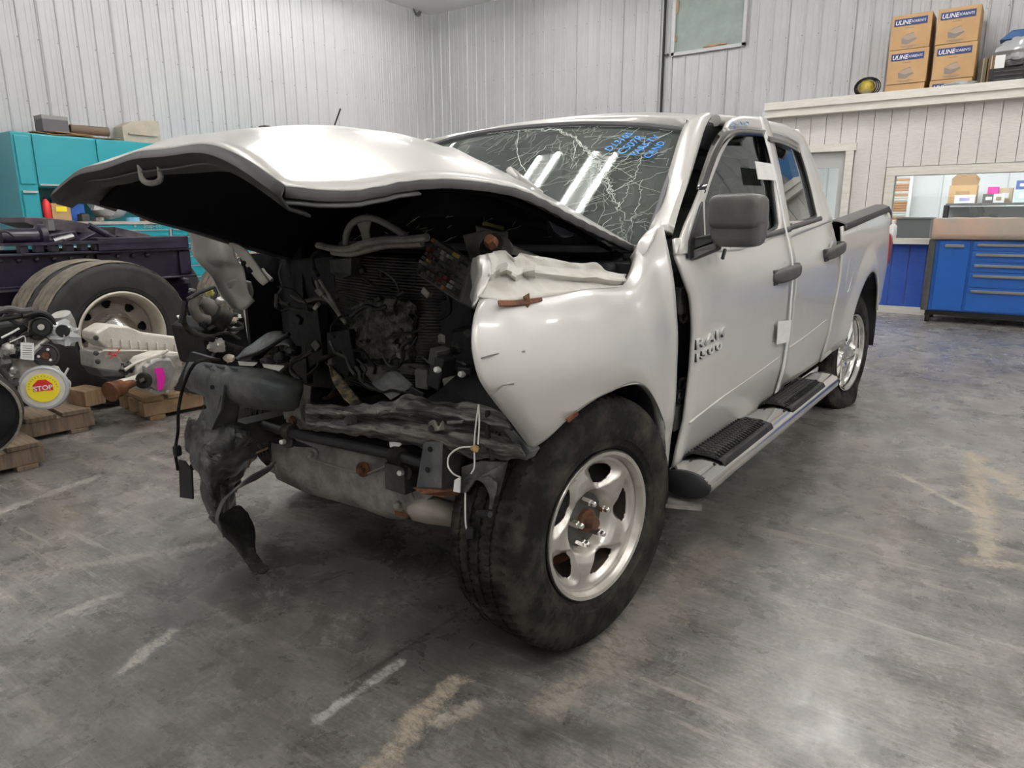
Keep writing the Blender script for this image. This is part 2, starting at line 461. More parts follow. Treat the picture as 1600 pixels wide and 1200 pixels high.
    for pa, pb, wd, cc, st in (((585, 1200), (708, 1066), .035, (.40, .34, .27), .85), ((497, 1125), (624, 1036), .014, (.46, .45, .44), .6), ((690, 1130), (735, 1105), .03, (.42, .38, .32), .6),
                               ((860, 1110), (960, 1010), .05, (.36, .32, .27), .55), ((960, 1010), (1120, 860), .10, (.33, .30, .26), .6), ((185, 1052), (272, 985), .022, (.46, .44, .40), .8), ((100, 960), (190, 925), .02, (.42, .40, .37), .7),
                               ((1522, 710), (1535, 800), .05, (.45, .38, .28), .8), ((1535, 800), (1552, 880), .045, (.45, .39, .30), .75), ((1410, 742), (1520, 800), .016, (.50, .46, .38), .8), ((1560, 740), (1600, 770), .07, (.46, .40, .31), .7), ((1530, 880), (1600, 885), .05, (.44, .38, .30), .55),
                               ((30, 900), (330, 850), .03, (.38, .35, .32), .5), ((0, 800), (150, 745), .025, (.40, .38, .35), .6)):
        f = mt('MULTIPLY', mt('MULTIPLY', mt('MULTIPLY', seg(pa, pb, wd * 1.25, 1.15), 1.5, True), grit), min(1.0, st * 1.3))
        c = mix(c, cc, f)
    L(c, b.inputs['Base Color'])
    rg = ramp(noise(4, 8, .7, O, .4), [(.3, (.16, .16, .16)), (.7, (.42, .42, .42))])
    L(rg, b.inputs['Roughness'])
    bp = nt.nodes.new('ShaderNodeBump'); bp.inputs['Strength'].default_value = .12; bp.inputs['Distance'].default_value = .006
    L(noise(14, 6, .6, O), bp.inputs['Height']); L(bp.outputs['Normal'], b.inputs['Normal'])
    b.inputs['Specular IOR Level'].default_value = .65
    return m
fl = MB().box(((XL+XR)/2, (YF+13.2)/2, -.1), (XR-XL, 13.2-YF, .2)).obj('floor', floor_material()); tag(fl, kind='structure')
ce = MB().box(((XL+XR)/2, (YF+YB)/2, CEIL+.05), (XR-XL+.4, YB-YF+.4, .1)).obj('ceiling', mat('ceiling_metal', (.80, .80, .80), .6)); tag(ce, kind='structure')

# ribbed steel sheets, one object per sheet
SHEET = .914
def make_sheet(h):
    prof_pts = []
    for k in range(4):
        x = k * SHEET / 4
        prof_pts += [(x + .004, 0), (x + .085, 0), (x + .090, .004), (x + .105, .004), (x + .110, 0), (x + .150, 0), (x + .155, .004), (x + .170, .004), (x + .175, 0), (x + .1985, 0), (x + .208, .019), (x + .218, .019)]
    prof_pts += [(SHEET - .001, 0)]
    o = MB().grid([[Vector((x, -.012 - d, z)) for x, d in prof_pts] for z in (0, h)]).obj('wall_sheet', white_metal)
    me = o.data; bpy.data.objects.remove(o, do_unlink=True)
    return me
sheet_full = make_sheet(CEIL); sheet_top = make_sheet(CEIL - 2.95)
wl = MB().box((XL - .06, (YF+YB)/2, CEIL/2), (.12, YB-YF, CEIL)).obj('wall_left', white_metal); tag(wl, kind='structure')
for k in range(14):
    o = bpy.data.objects.new('wall_sheet', sheet_full); col.objects.link(o); o.parent = wl; o.location = (XL, -2.9 + SHEET * k, 0); o.rotation_euler = (0, 0, R(90))
wb = MB().box(((XL-1.47)/2, YB + .06, CEIL/2), (-1.47-XL, .12, CEIL)).box(((-1.47+XR)/2, YB + .06, (CEIL+2.9)/2), (XR+1.47, .12, CEIL-2.9)).obj('wall_back', white_metal); tag(wb, kind='structure')
for k in range(8):
    o = bpy.data.objects.new('wall_sheet', sheet_full); col.objects.link(o); o.parent = wb; o.location = (-1.45 - SHEET * (k+1), YB, 0)
for k in range(9):
    o = bpy.data.objects.new('wall_sheet', sheet_top); col.objects.link(o); o.parent = wb; o.location = (-1.45 + SHEET * k, YB, 2.95)
wr = MB().box((XR + .06, (YF+YB)/2, CEIL/2), (.12, YB-YF, CEIL)).obj('wall_right', mat('pale_side_wall', (.78, .78, .78), .6)); tag(wr, kind='structure')
wf = MB().box(((XL+XR)/2, YF - .06, CEIL/2), (XR-XL, .12, CEIL)).obj('wall_front', mat('pale_shop_wall', (.78, .78, .78), .6)); tag(wf, kind='structure')
# rows of sheet screws
scr = mat('screw_head', (.25, .25, .25), .4, .7)
mb = MB()
for z in (1.35, 2.0, 2.75, 3.5, 4.25):
    for k in range(58):
        mb.box((XL + .016, -2.9 + SHEET/4 * (k + .83), z), (.006, .014, .014))
tag(mb.obj('sheet_screws', scr, wl), kind='stuff')
mb = MB()
for z in (1.7, 2.6, 3.2, 3.9, 4.6):
    for k in range(-32, 34):
        if z < 2.95 and k >= 0: continue
        mb.box((-1.45 + SHEET/4 * (k + .83), YB - .016, z), (.014, .006, .014))
tag(mb.obj('sheet_screws', scr, wb), kind='stuff')
# corner trim
tr = MB().box((XL + .03, YB - .035, CEIL/2), (.05, .05, CEIL)).obj('trim_1', white_metal); tag(tr, kind='structure')

# office front: siding boards, sill, window, door
SX0 = -1.47
wo = MB()
dX0, dX1 = aY(1262, 240, YO).x - .62, aY(1322, 240, YO).x          # door opening
wX0, wX1 = aY(1396, 300, YO).x, 4.3                                # window opening
dTop = aY(1322, 236, YO).z
wTop, wBot = aY(1396, 275, YO).z, aY(1386, 372, YO).z
TOPZ = 2.75
off = MB()
yb = YO + .04
def wallpiece(x0, x1, z0, z1): off.box(((x0+x1)/2, yb + .05, (z0+z1)/2), (x1-x0, .1, z1-z0))
wallpiece(SX0, dX0, 0, TOPZ); wallpiece(dX0, dX1, dTop, TOPZ); wallpiece(dX1, wX0, 0, TOPZ); wallpiece(wX0, wX1, wTop, TOPZ); wallpiece(wX0, wX1, 0, wBot); wallpiece(wX1, XR, 0, TOPZ)
wall_office = off.obj('wall_office', mat('groove_paint', (.40, .39, .37), .8)); tag(wall_office, kind='structure')
BW = .203
x = SX0 + .01
while x < 4.6:
    x1 = x + BW - .007
    segs = []
    cx = (x + x1) / 2
    if dX0 - .1 < cx < dX1 + .1: segs = [(dTop + .1, TOPZ, siding)]
    elif wX0 - .12 < cx < wX1 + .1: segs = [(wTop + .12, TOPZ, siding), (.1, wBot - .07, siding_blue)]
    elif cx > .1: segs = [(wBot - .02, TOPZ, siding), (.1, wBot - .07, siding_blue)]
    else: segs = [(.1, TOPZ, siding)]
    for z0, z1, m in segs:
        MB().box((cx, YO + .028, (z0+z1)/2), (x1 - x, .024, z1 - z0)).obj('siding_board', m, wall_office)
    x += BW
def trimbox(n, x0, x1, z0, z1, y0=-.012, d=.04, m=trimwood):
    o = MB().box(((x0+x1)/2, YO + y0, (z0+z1)/2), (x1-x0, d, z1-z0)).obj(n, m, None, bev=.004); return tag(o, kind='structure')
trimbox('trim_2', wX0 - .11, 4.5, wTop, wTop + .11)
trimbox('trim_3', wX0 - .11, wX0, wBot, wTop)
trimbox('trim_4', .1, 4.5, wBot - .075, wBot + .0, -.05, .12)
trimbox('trim_5', dX1, dX1 + .10, 0, dTop)
trimbox('trim_6', dX0 - .14, dX1 + .13, dTop, dTop + .10)
trimbox('trim_7', dX0 - .10, dX0, 0, dTop)
o = trimbox('baseboard_office', dX1 + .1, XR, 0, .10)
# projecting ledge above the office
lz0, lz1 = aY(1300, 176, YO - .12).z, aY(1300, 152, YO - .12).z
o = MB().box(((SX0+XR)/2, YO - .06, (lz0+lz1)/2 - .05), (XR-SX0, .14, lz1-lz0 - .1)).box(((SX0+XR)/2, (YO - .16 + YB)/2, lz1 - .05), (XR-SX0, YB - YO + .16, .10)).obj('office_ledge', trimwood); tag(o, kind='structure')
LEDGE = lz1
# door leaf with its glass
do = thing('door_1', None, None, ((dX0+dX1)/2, YO + .05, 0)); tag(do, kind='structure')
dgrey = mat('grey_door_paint', (.48, .48, .48), .5)
g0, g1 = aY(1281, 290, YO + .06), aY(1312, 262, YO + .06)
gx0, gx1, gz1 = g0.x - .45 - do.location.x, g1.x - do.location.x, g1.z
hw = (dX1 - dX0) / 2
gz0 = 1.0
ld = MB().box(((gx1+hw)/2, 0, dTop/2), (hw-gx1, .04, dTop)).box(((gx0-hw)/2, 0, dTop/2), (gx0+hw, .04, dTop)).box(((gx0+gx1)/2, 0, (gz1+dTop)/2), (gx1-gx0, .04, dTop-gz1)).box(((gx0+gx1)/2, 0, gz0/2), (gx1-gx0, .04, gz0)).obj('door_leaf', dgrey, do)
MB().box(((gx0+gx1)/2, 0, (gz0+gz1)/2), (gx1-gx0, .008, gz1-gz0)).obj('door_glass', pane_glass, do)
MB().lathe([(.0, -.06), (.028, -.055), (.03, -.03), (.012, -.025), (.012, .0)], (hw - .08, -.02, 1.0), (0, 1, 0), 14).obj('door_knob', grey_handle, do, smooth=True)
# window pane
wn = MB().box(((wX0+wX1)/2, YO + .06, (wBot+wTop)/2), (wX1-wX0, .008, wTop-wBot)).obj('window_1', pane_glass); tag(wn, kind='structure')
# office room behind
off_in = mat('office_wall_white', (.86, .88, .88), .5)
IY = 12.6
o = MB().box(((SX0+XR)/2, IY + .05, 1.4), (XR-SX0, .1, 2.8)).obj('wall_office_back', off_in); tag(o, kind='structure')
k = SX0
while k < 5.2:
    MB().box((k + .1, IY - .01, 1.4), (.03, .02, 2.8)).obj('panel_rib', off_in, o); MB().box((k + .16, IY - .008, 1.4), (.015, .016, 2.8)).obj('panel_rib', mat('grey_rib', (.6, .62, .62), .5), o); k += .46
o = MB().box((SX0 - .05, (YO+IY)/2 + .05, 1.4), (.1, IY-YO - .1, 2.8)).obj('wall_office_left', off_in); tag(o, kind='structure')
o = MB().box((XR + .05, (YO+IY)/2 + .4, 1.4), (.1, IY-YO, 2.8)).obj('wall_office_right', off_in); tag(o, kind='structure')
o = MB().box(((SX0+XR)/2, (YB + IY)/2 + .2, 2.85), (XR-SX0, IY-YB + .4, .1)).obj('ceiling_office', off_in); tag(o, kind='structure')
off_emit = mat('office_lamp_diffuser', (1, 1, 1), .5, emit=(.95, 1.0, 1.0), estr=OFFICE_LAMP)
for xx, lab in ((.4, 'square office ceiling light nearest the door'), (2.6, 'square office ceiling light above the shelving')):
    t = thing('office_ceiling_light', lab, 'lamp', (xx, 10.9, 2.72)); MB().box((0, 0, .04), (1.2, .6, .05)).obj('lamp_housing', lamp_house, t); MB().box((0, 0, .005), (1.12, .52, .02)).obj('lamp_diffuser', off_emit, t)

# framed boarded-up opening high on the back wall
p00, p11 = aY(1050, 86, YB - .03), aY(1165, 74, YB - .03)
bx0, bx1, bz0 = p00.x, p11.x, (p00.z + p11.z)/2
wd = thing('window_2', None, None, ((bx0+bx1)/2, YB - .03, bz0)); tag(wd, kind='structure')
bw = (bx1-bx0)
MB().box((0, 0, .55), (bw - .08, .03, 1.1)).obj('insulation_board', mat('green_grey_board', (.30, .35, .33), .7, c2=(.24, .29, .27), nscale=5, bump=.3, bscale=30), wd)
for s in (-1, 1): MB().box((s * (bw/2 - .025), -.02, .55), (.05, .05, 1.1)).obj('frame_rail', white_metal, wd)
MB().box((0, -.02, .02), (bw, .05, .05)).obj('frame_rail', white_metal, wd)
for x, z, sx, sz in ((-bw/2 + .07, .72, .05, .22), (-bw/2 + .07, .25, .03, .1), (.05, .07, .25, .04), (.25, .07, .14, .03), (bw/2 - .05, .85, .05, .2)):
    MB().blob((x, -.03, z), (sx/2, .02, sz/2), 6, .4, x*9).obj('foam_patch', mat('orange_foam', (.42, .26, .15), .9), wd, smooth=True)
# conduit and cable coil
q = [aY(1041, 0, YB - .06), aY(1036, 95, YB - .06), aY(1031, 172, YB - .06)]
cx = q[1].x
cnd = thing('conduit_pipe', 'thin black conduit running down the back wall beside the boarded window', 'pipe', (cx, YB - .06, 1.9))
MB().tube([(0, 0, 0), (0, 0, CEIL - 2.0)], .022, 8).obj('pipe', black_pl, cnd, smooth=True)
for z in (.6, 2.0): MB().box((.03, .015, z), (.10, .03, .03)).obj('pipe_clip', black_pl, cnd)
q = aX(661, 8, XL + .05)
coil = thing('cable_coil', 'coil of dark cable hanging high in the wall corner', 'cable', (XL + .06, YB - .45, q.z))
for k in range(3):
    MB().tube([(0.01*k, .10*math.cos(a)*(1+.1*k), .19*math.sin(a) - .03*k) for a in [2*math.pi*i/16 for i in range(17)]], .008, 6, 40).obj('cable_loop', mat('grey_cable', (.08, .08, .09), .5), coil, smooth=True)

# high bay lamps (all above the frame)
for i, (x, y, al, lab) in enumerate([
    (-1.75, 1.6, 'y', 'high bay lamp above the passenger side of the cab'), (-.72, 1.55, 'y', 'high bay lamp above the middle of the cab'),
    (.4, 7.3, 'y', 'high bay lamp above the rear of the truck bed'), (1.0, 4.4, 'y', 'high bay lamp above the front of the truck bed'),
    (4.2, 6.2, 'y', 'high bay lamp in front of the office window'), (4.9, 2.0, 'y', 'high bay lamp beside the truck doors'),
    (3.6, -1.2, 'y', 'high bay lamp just right of the camera'), (2.0, -3.4, 'y', 'high bay lamp straight behind the camera'),
    (5.2, -3.4, 'y', 'high bay lamp far right behind the camera'), (-2.4, -4.4, 'y', 'high bay lamp farthest behind the camera'),
    (-4.4, -.6, 'y', 'high bay lamp above the pallets'), 
    (-4.0, 7.4, 'y', 'high bay lamp near the boarded window'), (-5.6, 3.9, 'y', 'high bay lamp above the teal tool cabinet'), (-6.4, 7.0, 'y', 'high bay lamp near the wall corner')]):
    ceiling_lamp(x, y, al, lab)
# ============================================================ PICKUP TRUCK (origin: floor under the front axle, nose towards -Y)
truck = thing('pickup_truck', 'wrecked silver four-door pickup truck with a torn-off nose and buckled hood', 'truck', (0, 0, 0))
T = truck
def pxl(l): return [aX(x, y, X) for x, y, X in l]
def pyl(l): return [aY(x, y, Y) for x, y, Y in l]

def superbox(c, sx, sy, sz, e=4.0, seg=28, shape=None):
    rows = []
    for i in range(seg//2 + 1):
        th = -math.pi/2 + math.pi * i / (seg//2); row = []
        for k in range(seg):
            a = 2 * math.pi * k / seg
            f = lambda v: math.copysign(abs(v) ** (2 / e), v)
            p = Vector((f(math.cos(th)) * f(math.cos(a)) * sx, f(math.cos(th)) * f(math.sin(a)) * sy, f(math.sin(th)) * sz))
            if shape: p = shape(p)
            row.append(Vector(c) + p)
        rows.append(row)
    return rows
# ---------------------------------------------------------------- wheels
def tyre_obj(name, Rr, W, rr, m, parent, nseg=300, flat=None, pitch=5, M=None, ribs=5, gd=.012):
    TW = W - .036; pts = []
    h = W / 2
    side_p = [(-h + .035, rr - .004, 0), (-h + .014, rr + .004, 0), (-h + .002, rr + .014, 0), (-h - .001, rr + .020, 0), (-h - .004, rr + .022, 0), (-h - .006, rr + .040, 0), (-h - .0095, rr + .044, 0), (-h - .010, rr * .4 + Rr * .6, 0), (-h - .007, rr * .36 + Rr * .64, 0), (-h - .004, Rr - .050, 0), (-h - .003, Rr - .040, 2), (-h + .004, Rr - .026, 2), (-h + .012, Rr - .014, 2)]
    pts += side_p
    rw = TW / ribs
    for k in range(ribs):
        x0 = -TW/2 + k * rw; g = .004 if k else 0; g2 = .004 if k < ribs-1 else 0
        cr_ = lambda x: Rr - .010 * (2 * x / TW) ** 2
        if k: pts.append((x0 + g - .001, cr_(x0) - gd, 0))
        pts.append((x0 + g, cr_(x0), 1 + k)); pts.append(((x0 * 2 + rw) / 2, cr_(x0 + rw/2), 1 + k)); pts.append((x0 + rw - g2, cr_(x0 + rw), 1 + k))
        if k < ribs-1: pts.append((x0 + rw - g2 + .001, cr_(x0 + rw) - gd, 0))
    pts += [(-x, r, k) for x, r, k in reversed(side_p)]
    rows = []
    for i in range(nseg):
        a = 2 * math.pi * i / nseg; row = []
        for j, (x, r, k) in enumerate(pts):
            rr_ = r
            if k and (i + k * 2 + (j % 3)) % pitch < 1: rr_ -= .006
            p = Vector((x, math.cos(a) * rr_, math.sin(a) * rr_))
            if flat and p.z < -flat + .09:
                d = (-flat + .09 - p.z); p.x += math.copysign(min(.055, d * .42), x) * min(1, abs(x) / h)
                p.z = max(p.z, -flat)
            row.append(p)
        rows.append(row)
    rows.append(rows[0])
    o = MB().grid(rows).obj(name, m, parent, smooth=True, ang=35)
    return o

def rim_face(name, Ro, prof_r, prof_x, holes, m, parent, nth=300, nr=56, r0=.05, th=.004, shape=None):
    """pressed wheel face: polar grid with windows; holes=(n, rc, half_r, half_angle, phase)"""
    n, rc, hr, ha, ph = holes
    def inside(r, a):
        d = ((a - ph + math.pi / n) % (2 * math.pi / n)) - math.pi / n
        w = max(.2 * ha, ha * (1 + .35 * (r - rc) / hr))
        return (abs(d) / w) ** 3 + (abs(r - rc) / hr) ** 3
    vs = []; fs = []
    for i in range(nr + 1):
        r = r0 + (Ro - r0) * i / nr
        for k in range(nth):
            a = 2 * math.pi * k / nth
            x = interp(r, prof_r, prof_x); q = inside(r, a)
            if shape: x += shape(r, a, q)
            vs.append(Vector((x, math.cos(a) * r, math.sin(a) * r)))
    for i in range(nr):
        for k in range(nth):
            k2 = (k + 1) % nth
            r = r0 + (Ro - r0) * (i + .5) / nr; a = 2 * math.pi * (k + .5) / nth
            if inside(r, a) < 1: continue
            fs.append((i*nth+k, i*nth+k2, (i+1)*nth+k2, (i+1)*nth+k))
    return MB().add(vs, fs).obj(name, m, parent, smooth=True, th=th, ang=50)

def wheel(name, loc, rz, side_sign, front=True, full=True):
    """rim and tyre as one part of the truck; outward is local +X"""
    Rt, W, rr = (.394, .245, .222) if front else (.418, .275, .262)
    base = tyre_obj('tire', Rt, W, rr, rubber, T, 350 if full else 120, None if front else .372, 5 if full else 3)
    base.name = name
    base.location = loc; base.rotation_euler = (0, 0, rz if side_sign > 0 else math.pi + rz)
    h = W / 2
    if front:
        ro = .229
        MB().lathe([(ro, h - .004), (ro - .004, h + .003), (ro - .012, h + .001), (ro - .018, h - .014), (ro - .024, h - .022)], (0, 0, 0), (1, 0, 0), 72, cap=False).obj('rim_flange', chrome, base, smooth=True, th=.004)
        def shp(r, a, q):
            e = max(0, 1 - abs(q - 1.0) / 2.2)
            return -.016 * max(0, 1 - (q - 1) / 2.0) if q < 3 else 0.0
        rim_face('wheel_disc', ro - .016, [.05, .085, .092, .105, .125, .155, .19, .205, .213], [h - .070, h - .070, h - .060, h - .036, h - .026, h - .022, h - .026, h - .024, h - .012],
                 (5, .150, .031, .31, 1.31), chrome, base, r0=.034, shape=shp)
        MB().lathe([(.215, -h + .02), (.205, -h + .05), (.195, -.02), (.195, h - .05), (.21, h - .02)], (0, 0, 0), (1, 0, 0), 48, cap=False).obj('rim_barrel', mat('dull_rim_steel', (.20, .19, .17), .5, .6, c2=(.12, .08, .05), nscale=9), base, smooth=True, th=.003)
        MB().lathe([(.06, h - .16), (.165, h - .16), (.165, h - .135), (.06, h - .135)], (0, 0, 0), (1, 0, 0), 48, close=True).obj('brake_disc', rust, base, smooth=True)
        MB().box((h - .15, .12, .09), (.09, .09, .16), Matrix.Rotation(.9, 3, 'X')).obj('brake_caliper', steel_dark, base, bev=.01)
        MB().lathe([(.0, h - .058), (.030, h - .058), (.084, h - .066), (.084, h - .074), (.0, h - .074)], (0, 0, 0), (1, 0, 0), 24, ph=.2).obj('hub_plate', mat('hub_black', (.05, .048, .045), .6, .3, c2=(.11, .10, .09), nscale=20), base, smooth=True)
        MB().lathe([(.036, h - .066), (.036, h - .046), (.030, h - .040), (.022, h - .040), (.022, h - .020), (.016, h - .012), (.0, h - .012)], (0, 0, 0), (1, 0, 0), 20).obj('axle_stub', rust, base, smooth=True)
        for k in range(5):
            a = 2 * math.pi * k / 5 + .42
            c = (0, math.cos(a) * .064, math.sin(a) * .064)
            MB().lathe([(.013, h - .07), (.013, h - .030), (.010, h - .026), (.010, h - .016), (.006, h - .012), (.0, h - .012)], c, (1, 0, 0), 6).obj('lug_nut', chrome_hi, base, bev=.001)
    else:
        ro = .270
        MB().lathe([(ro, h - .002), (ro - .003, h + .006), (ro - .010, h + .004), (ro - .018, h - .012), (ro - .022, h - .03)], (0, 0, 0), (1, 0, 0), 72, cap=False).obj('rim_flange', chrome_hi, base, smooth=True, th=.004)
        def shp(r, a, q):
            return .02 * min(1, max(0, (q - 1) / 4)) - .045 * max(0, 1 - (q - 1) / 1.2) if q < 5 else .02
        rim_face('wheel_disc', ro - .012, [.03, .07, .10, .16, .22, .245, .26], [h - .045, h - .048, h - .040, h - .042, h - .042, h - .05, h - .016],
                 (5, .165, .066, .36, .45), chrome_hi, base, r0=.001, shape=shp)
        MB().lathe([(.255, -h + .02), (.245, -h + .05), (.236, -.02), (.238, h - .06), (.252, h - .02)], (0, 0, 0), (1, 0, 0), 48, cap=False).obj('rim_barrel', chrome_hi, base, smooth=True, th=.003)
        MB().lathe([(.05, h - .17), (.18, h - .17), (.18, h - .14), (.05, h - .14)], (0, 0, 0), (1, 0, 0), 40, close=True).obj('brake_disc', steel_dark, base, smooth=True)
        for k in range(5):
            a = 2 * math.pi * k / 5 + .15
            MB().lathe([(.012, h - .06), (.012, h - .028), (.0, h - .022)], (0, math.cos(a) * .062, math.sin(a) * .062), (1, 0, 0), 6).obj('lug_nut', steel_grey, base)
    return base
wheel('front_wheel', (.826, .015, .402), -.165, 1, True)
wheel('front_wheel', (-.77, .42, .400), -.10, -1, True, False)
wheel('rear_wheel', (.815, 3.57, .372), -.125, 1, False)
wheel('rear_wheel', (-.815, 3.57, .372), 0.0, -1, False, False)

# ---------------------------------------------------------------- side panels
def tozy(l):                       # outline -> (z list, y list) with z rising
    s = sorted([(p.z, p.y) for p in l]); return [a for a, b in s], [b for a, b in s]
def flank(name, le, re, m, s=1, zs=None, n=14, offx=0.0, th=.012, parent=None, bulge=0.0, loff=0.0):
    lz, ly = tozy(le); rz_, ry = tozy(re)
    z0, z1 = max(lz[0], rz_[0]) if zs is None else zs[0], min(lz[-1], rz_[-1]) if zs is None else zs[1]
    rows = []
    for i in range(29):
        z = z0 + (z1 - z0) * i / 28; ya, yb = interp(z, lz, ly), interp(z, rz_, ry); row = []
        for k in range(n):
            t = k / (n-1)
            row.append(Vector((s * (prof(z) + offx + bulge * math.sin(math.pi * t) + loff * (1-t)), ya + (yb - ya) * t, z)))
        rows.append(row)
    return MB().grid(rows).obj(name, m, parent or T, smooth=True, th=th, ang=50, off=-s)
FE = SD([(1050, 372), (1052, 400), (1064, 432), (1076, 468), (1079, 520), (1075, 580), (1067, 645), (1053, 707), (1046, 737)])
BE = SD([(1226, 345), (1235, 385), (1240, 420), (1236, 470), (1231, 530), (1222, 580), (1212, 620), (1205, 642)])
RE = SD([(1297, 340), (1303, 360), (1309, 384), (1308, 448), (1298, 500), (1286, 544), (1279, 566)])
BELT_F, BELT_R = .5 * (FE[0].z + BE[0].z), .5 * (BE[0].z + RE[0].z)
def mir(P, s): return Vector((P.x * s, P.y, P.z))
def on_flank(s, off=0.0):
    return lambda p: Vector((s * (prof(p.z) + off), p.y, p.z))
# window openings and frame outlines (left flank)
win_f = SD([(1094, 386), (1092, 318), (1103, 284), (1118, 246), (1131, 222), (1147, 208), (1166, 206), (1191, 208), (1202, 278), (1212, 356), (1192, 368), (1140, 380)])
out_f = SD([(1051, 398), (1064, 355), (1080, 320), (1100, 270), (1116, 225), (1133, 188), (1150, 183), (1172, 184), (1192, 186), (1209, 250), (1229, 362), (1150, 392)])
win_r = SD([(1228, 356), (1212, 280), (1200, 210), (1225, 214), (1247, 226), (1258, 262), (1268, 300), (1277, 340)])
out_r = SD([(1233, 372), (1212, 270), (1196, 190), (1225, 196), (1252, 212), (1270, 255), (1287, 310), (1299, 346)])
def make_door(s, fe, be, outl, winl, nm, glass, gap):
    z_top = max(min(p.z for p in outl[:1]), 0)
    d = flank(nm, [p for p in fe], [p for p in be], paint, s, n=16, offx=gap, bulge=.004)
    f = ring('window_frame', [mir(p, 1) for p in outl], [mir(p, 1) for p in winl], paint, d, .018, 60, on_flank(s, gap), 3)
    cen = sum((p for p in winl), Vector()) / len(winl)
    inn = [cen + (p - cen) * .955 for p in winl]
    ring('window_seal', [p for p in winl], inn, black_pl, d, .014, 60, on_flank(s, gap - .006), 2)
    # glass as a fan grid on the flank
    A = lin(list(winl) + [winl[0]], 49)[:-1]
    rows = [[on_flank(s, gap - .016)(a.lerp(cen, k / 5 * .999)) for a in A] for k in range(6)]
    MB().grid(rows, True).obj('window_glass', glass, d, smooth=True)
    return d
doors = {}
for s in (1, -1):
    doors['f', s] = make_door(s, FE, BE, out_f, win_f, 'front_door', side_glass, .012 if s > 0 else 0)
    doors['r', s] = make_door(s, [p + Vector((0, .012, 0)) for p in BE], RE, out_r, win_r, 'rear_door', privacy_glass, 0.0)
fd, rd = doors['f', 1], doors['r', 1]
# belt mouldings, body-side crease
def strip_on(name, pts, w_, m, parent, off=.006, th=.008, n=24, s=1):
    P = cr(pts, n); rows = []
    for k in (-1, 0, 1):
        rows.append([Vector((s * (prof(p.z + k * w_/2) + off + (.004 if k == 0 else 0)), p.y, p.z + k * w_/2)) for p in P])
    return MB().grid(rows).obj(name, m, parent, smooth=True, th=th, ang=60)
strip_on('belt_moulding', SD([(1130, 382), (1170, 373), (1228, 358)]), .022, trim_pl, fd, .018)
strip_on('belt_moulding', SD([(1229, 357), (1255, 349), (1281, 341)]), .022, trim_pl, rd)
strip_on('body_crease', SD([(1071, 660), (1120, 622), (1160, 594), (1215, 556)]), .012, paint, fd, .0115, .004)
strip_on('body_crease', SD([(1222, 551), (1255, 527), (1290, 500)]), .012, paint, rd, -.0005, .004)
# rocker sill under the doors
for s in (1, -1):
    lo = SD([(1043, 742), (1120, 697), (1200, 646), (1281, 563)])
    P = cr(lo, 20); rows = []
    for dx, dz in ((.015, .03), (.012, -.01), (-.02, -.045), (-.09, -.05), (-.12, .05)):
        rows.append([Vector((s * (.932 + dx), p.y, min(p.z, .40) + dz)) for p in P])
    MB().grid(rows).obj('rocker_sill', paint, T, smooth=True, th=.006)
# window rain visor on the front door
vo = [(1088, 296), (1100, 258), (1113, 224), (1126, 205), (1140, 198), (1160, 198), (1187, 200)]
vi = [(1101, 302), (1112, 266), (1124, 236), (1136, 219), (1148, 212), (1166, 211), (1193, 213)]
A = cr(SD(vo, .02), 30); B = cr(SD(vi, .05), 30); C_ = [(a + b) / 2 + Vector((.018, 0, .004)) for a, b in zip(A, B)]
MB().grid([A, C_, B]).obj('window_visor', mat('smoked_acrylic', (.012, .010, .010), .12, coat=.6), fd, smooth=True, th=.004)
A = cr(SD([(1197, 206), (1222, 212), (1247, 226)], .01), 16); B = cr(SD([(1200, 220), (1224, 226), (1250, 239)], .03), 16)
MB().grid([A, B]).obj('window_visor', MATS['smoked_acrylic'], rd, smooth=True, th=.004)
# door handles
def handle(parent, a, b, m=trim_pl):
    p, q = sd(*a), sd(*b); c = (p + q) / 2; L = (q - p).length
    h = MB().grid(superbox(c + Vector((.030, 0, 0)), .022, L * .50, .030, 3.6, 28, lambda v: v + Vector((-.012 * (v.y / (L * .5)) ** 2, 0, v.y * (q.z - p.z) / max(L, .01)))), True).obj('door_handle', m, parent, smooth=True, ang=60)
    e = q - p; n_ = Vector((1, 0, 0))
    MB().box(p + e * .10 + Vector((.010, 0, -.002)), (.022, L * .16, .066)).obj('handle_base', m, h, bev=.006)
    MB().box(q - e * .10 + Vector((.012, 0, -.002)), (.026, L * .2, .066)).obj('handle_base', m, h, bev=.006)
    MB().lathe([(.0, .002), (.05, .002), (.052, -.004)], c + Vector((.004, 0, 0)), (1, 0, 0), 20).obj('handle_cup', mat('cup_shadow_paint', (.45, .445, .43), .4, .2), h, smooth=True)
handle(fd, (1202, 435), (1242, 420)); handle(rd, (1285, 400), (1312, 384))
# badge letters on the front door
b0, b1, b2 = sd(1085, 547, .016), sd(1131, 524, .016), sd(1087, 527, .016)
M = frame_from(sd(1085.5, 546, .016), Vector((0, 1, .04)), Vector((-.02, 0, 1)))
M2 = frame_from(sd(1083.5, 566, .016), Vector((0, 1, .04)), Vector((-.0, 0, 1)))
letter_back = mat('badge_edge_black', (.03, .03, .03), .4)
for wd_, MM, sz in (('RAM', M, .046), ('1500', M2, .037)):
    x = 0.0
    for ch in wd_:
        sx = 2.6 if wd_ == 'RAM' else 2.8
        o = text_mesh('badge_letter', ch, badge_m, fd, sz, .004, MM @ Matrix.Translation((x, 0, .003)), sx, 0, .0003, .0004)
        text_mesh('letter_backing', ch, letter_back, o, sz, .003, MM @ Matrix.Translation((x, -.002, .0)), sx, 0, 0, .0014)
        x += {'R': .092, 'A': .090, 'M': .1, '1': .058, '5': .068, '0': .074}[ch]
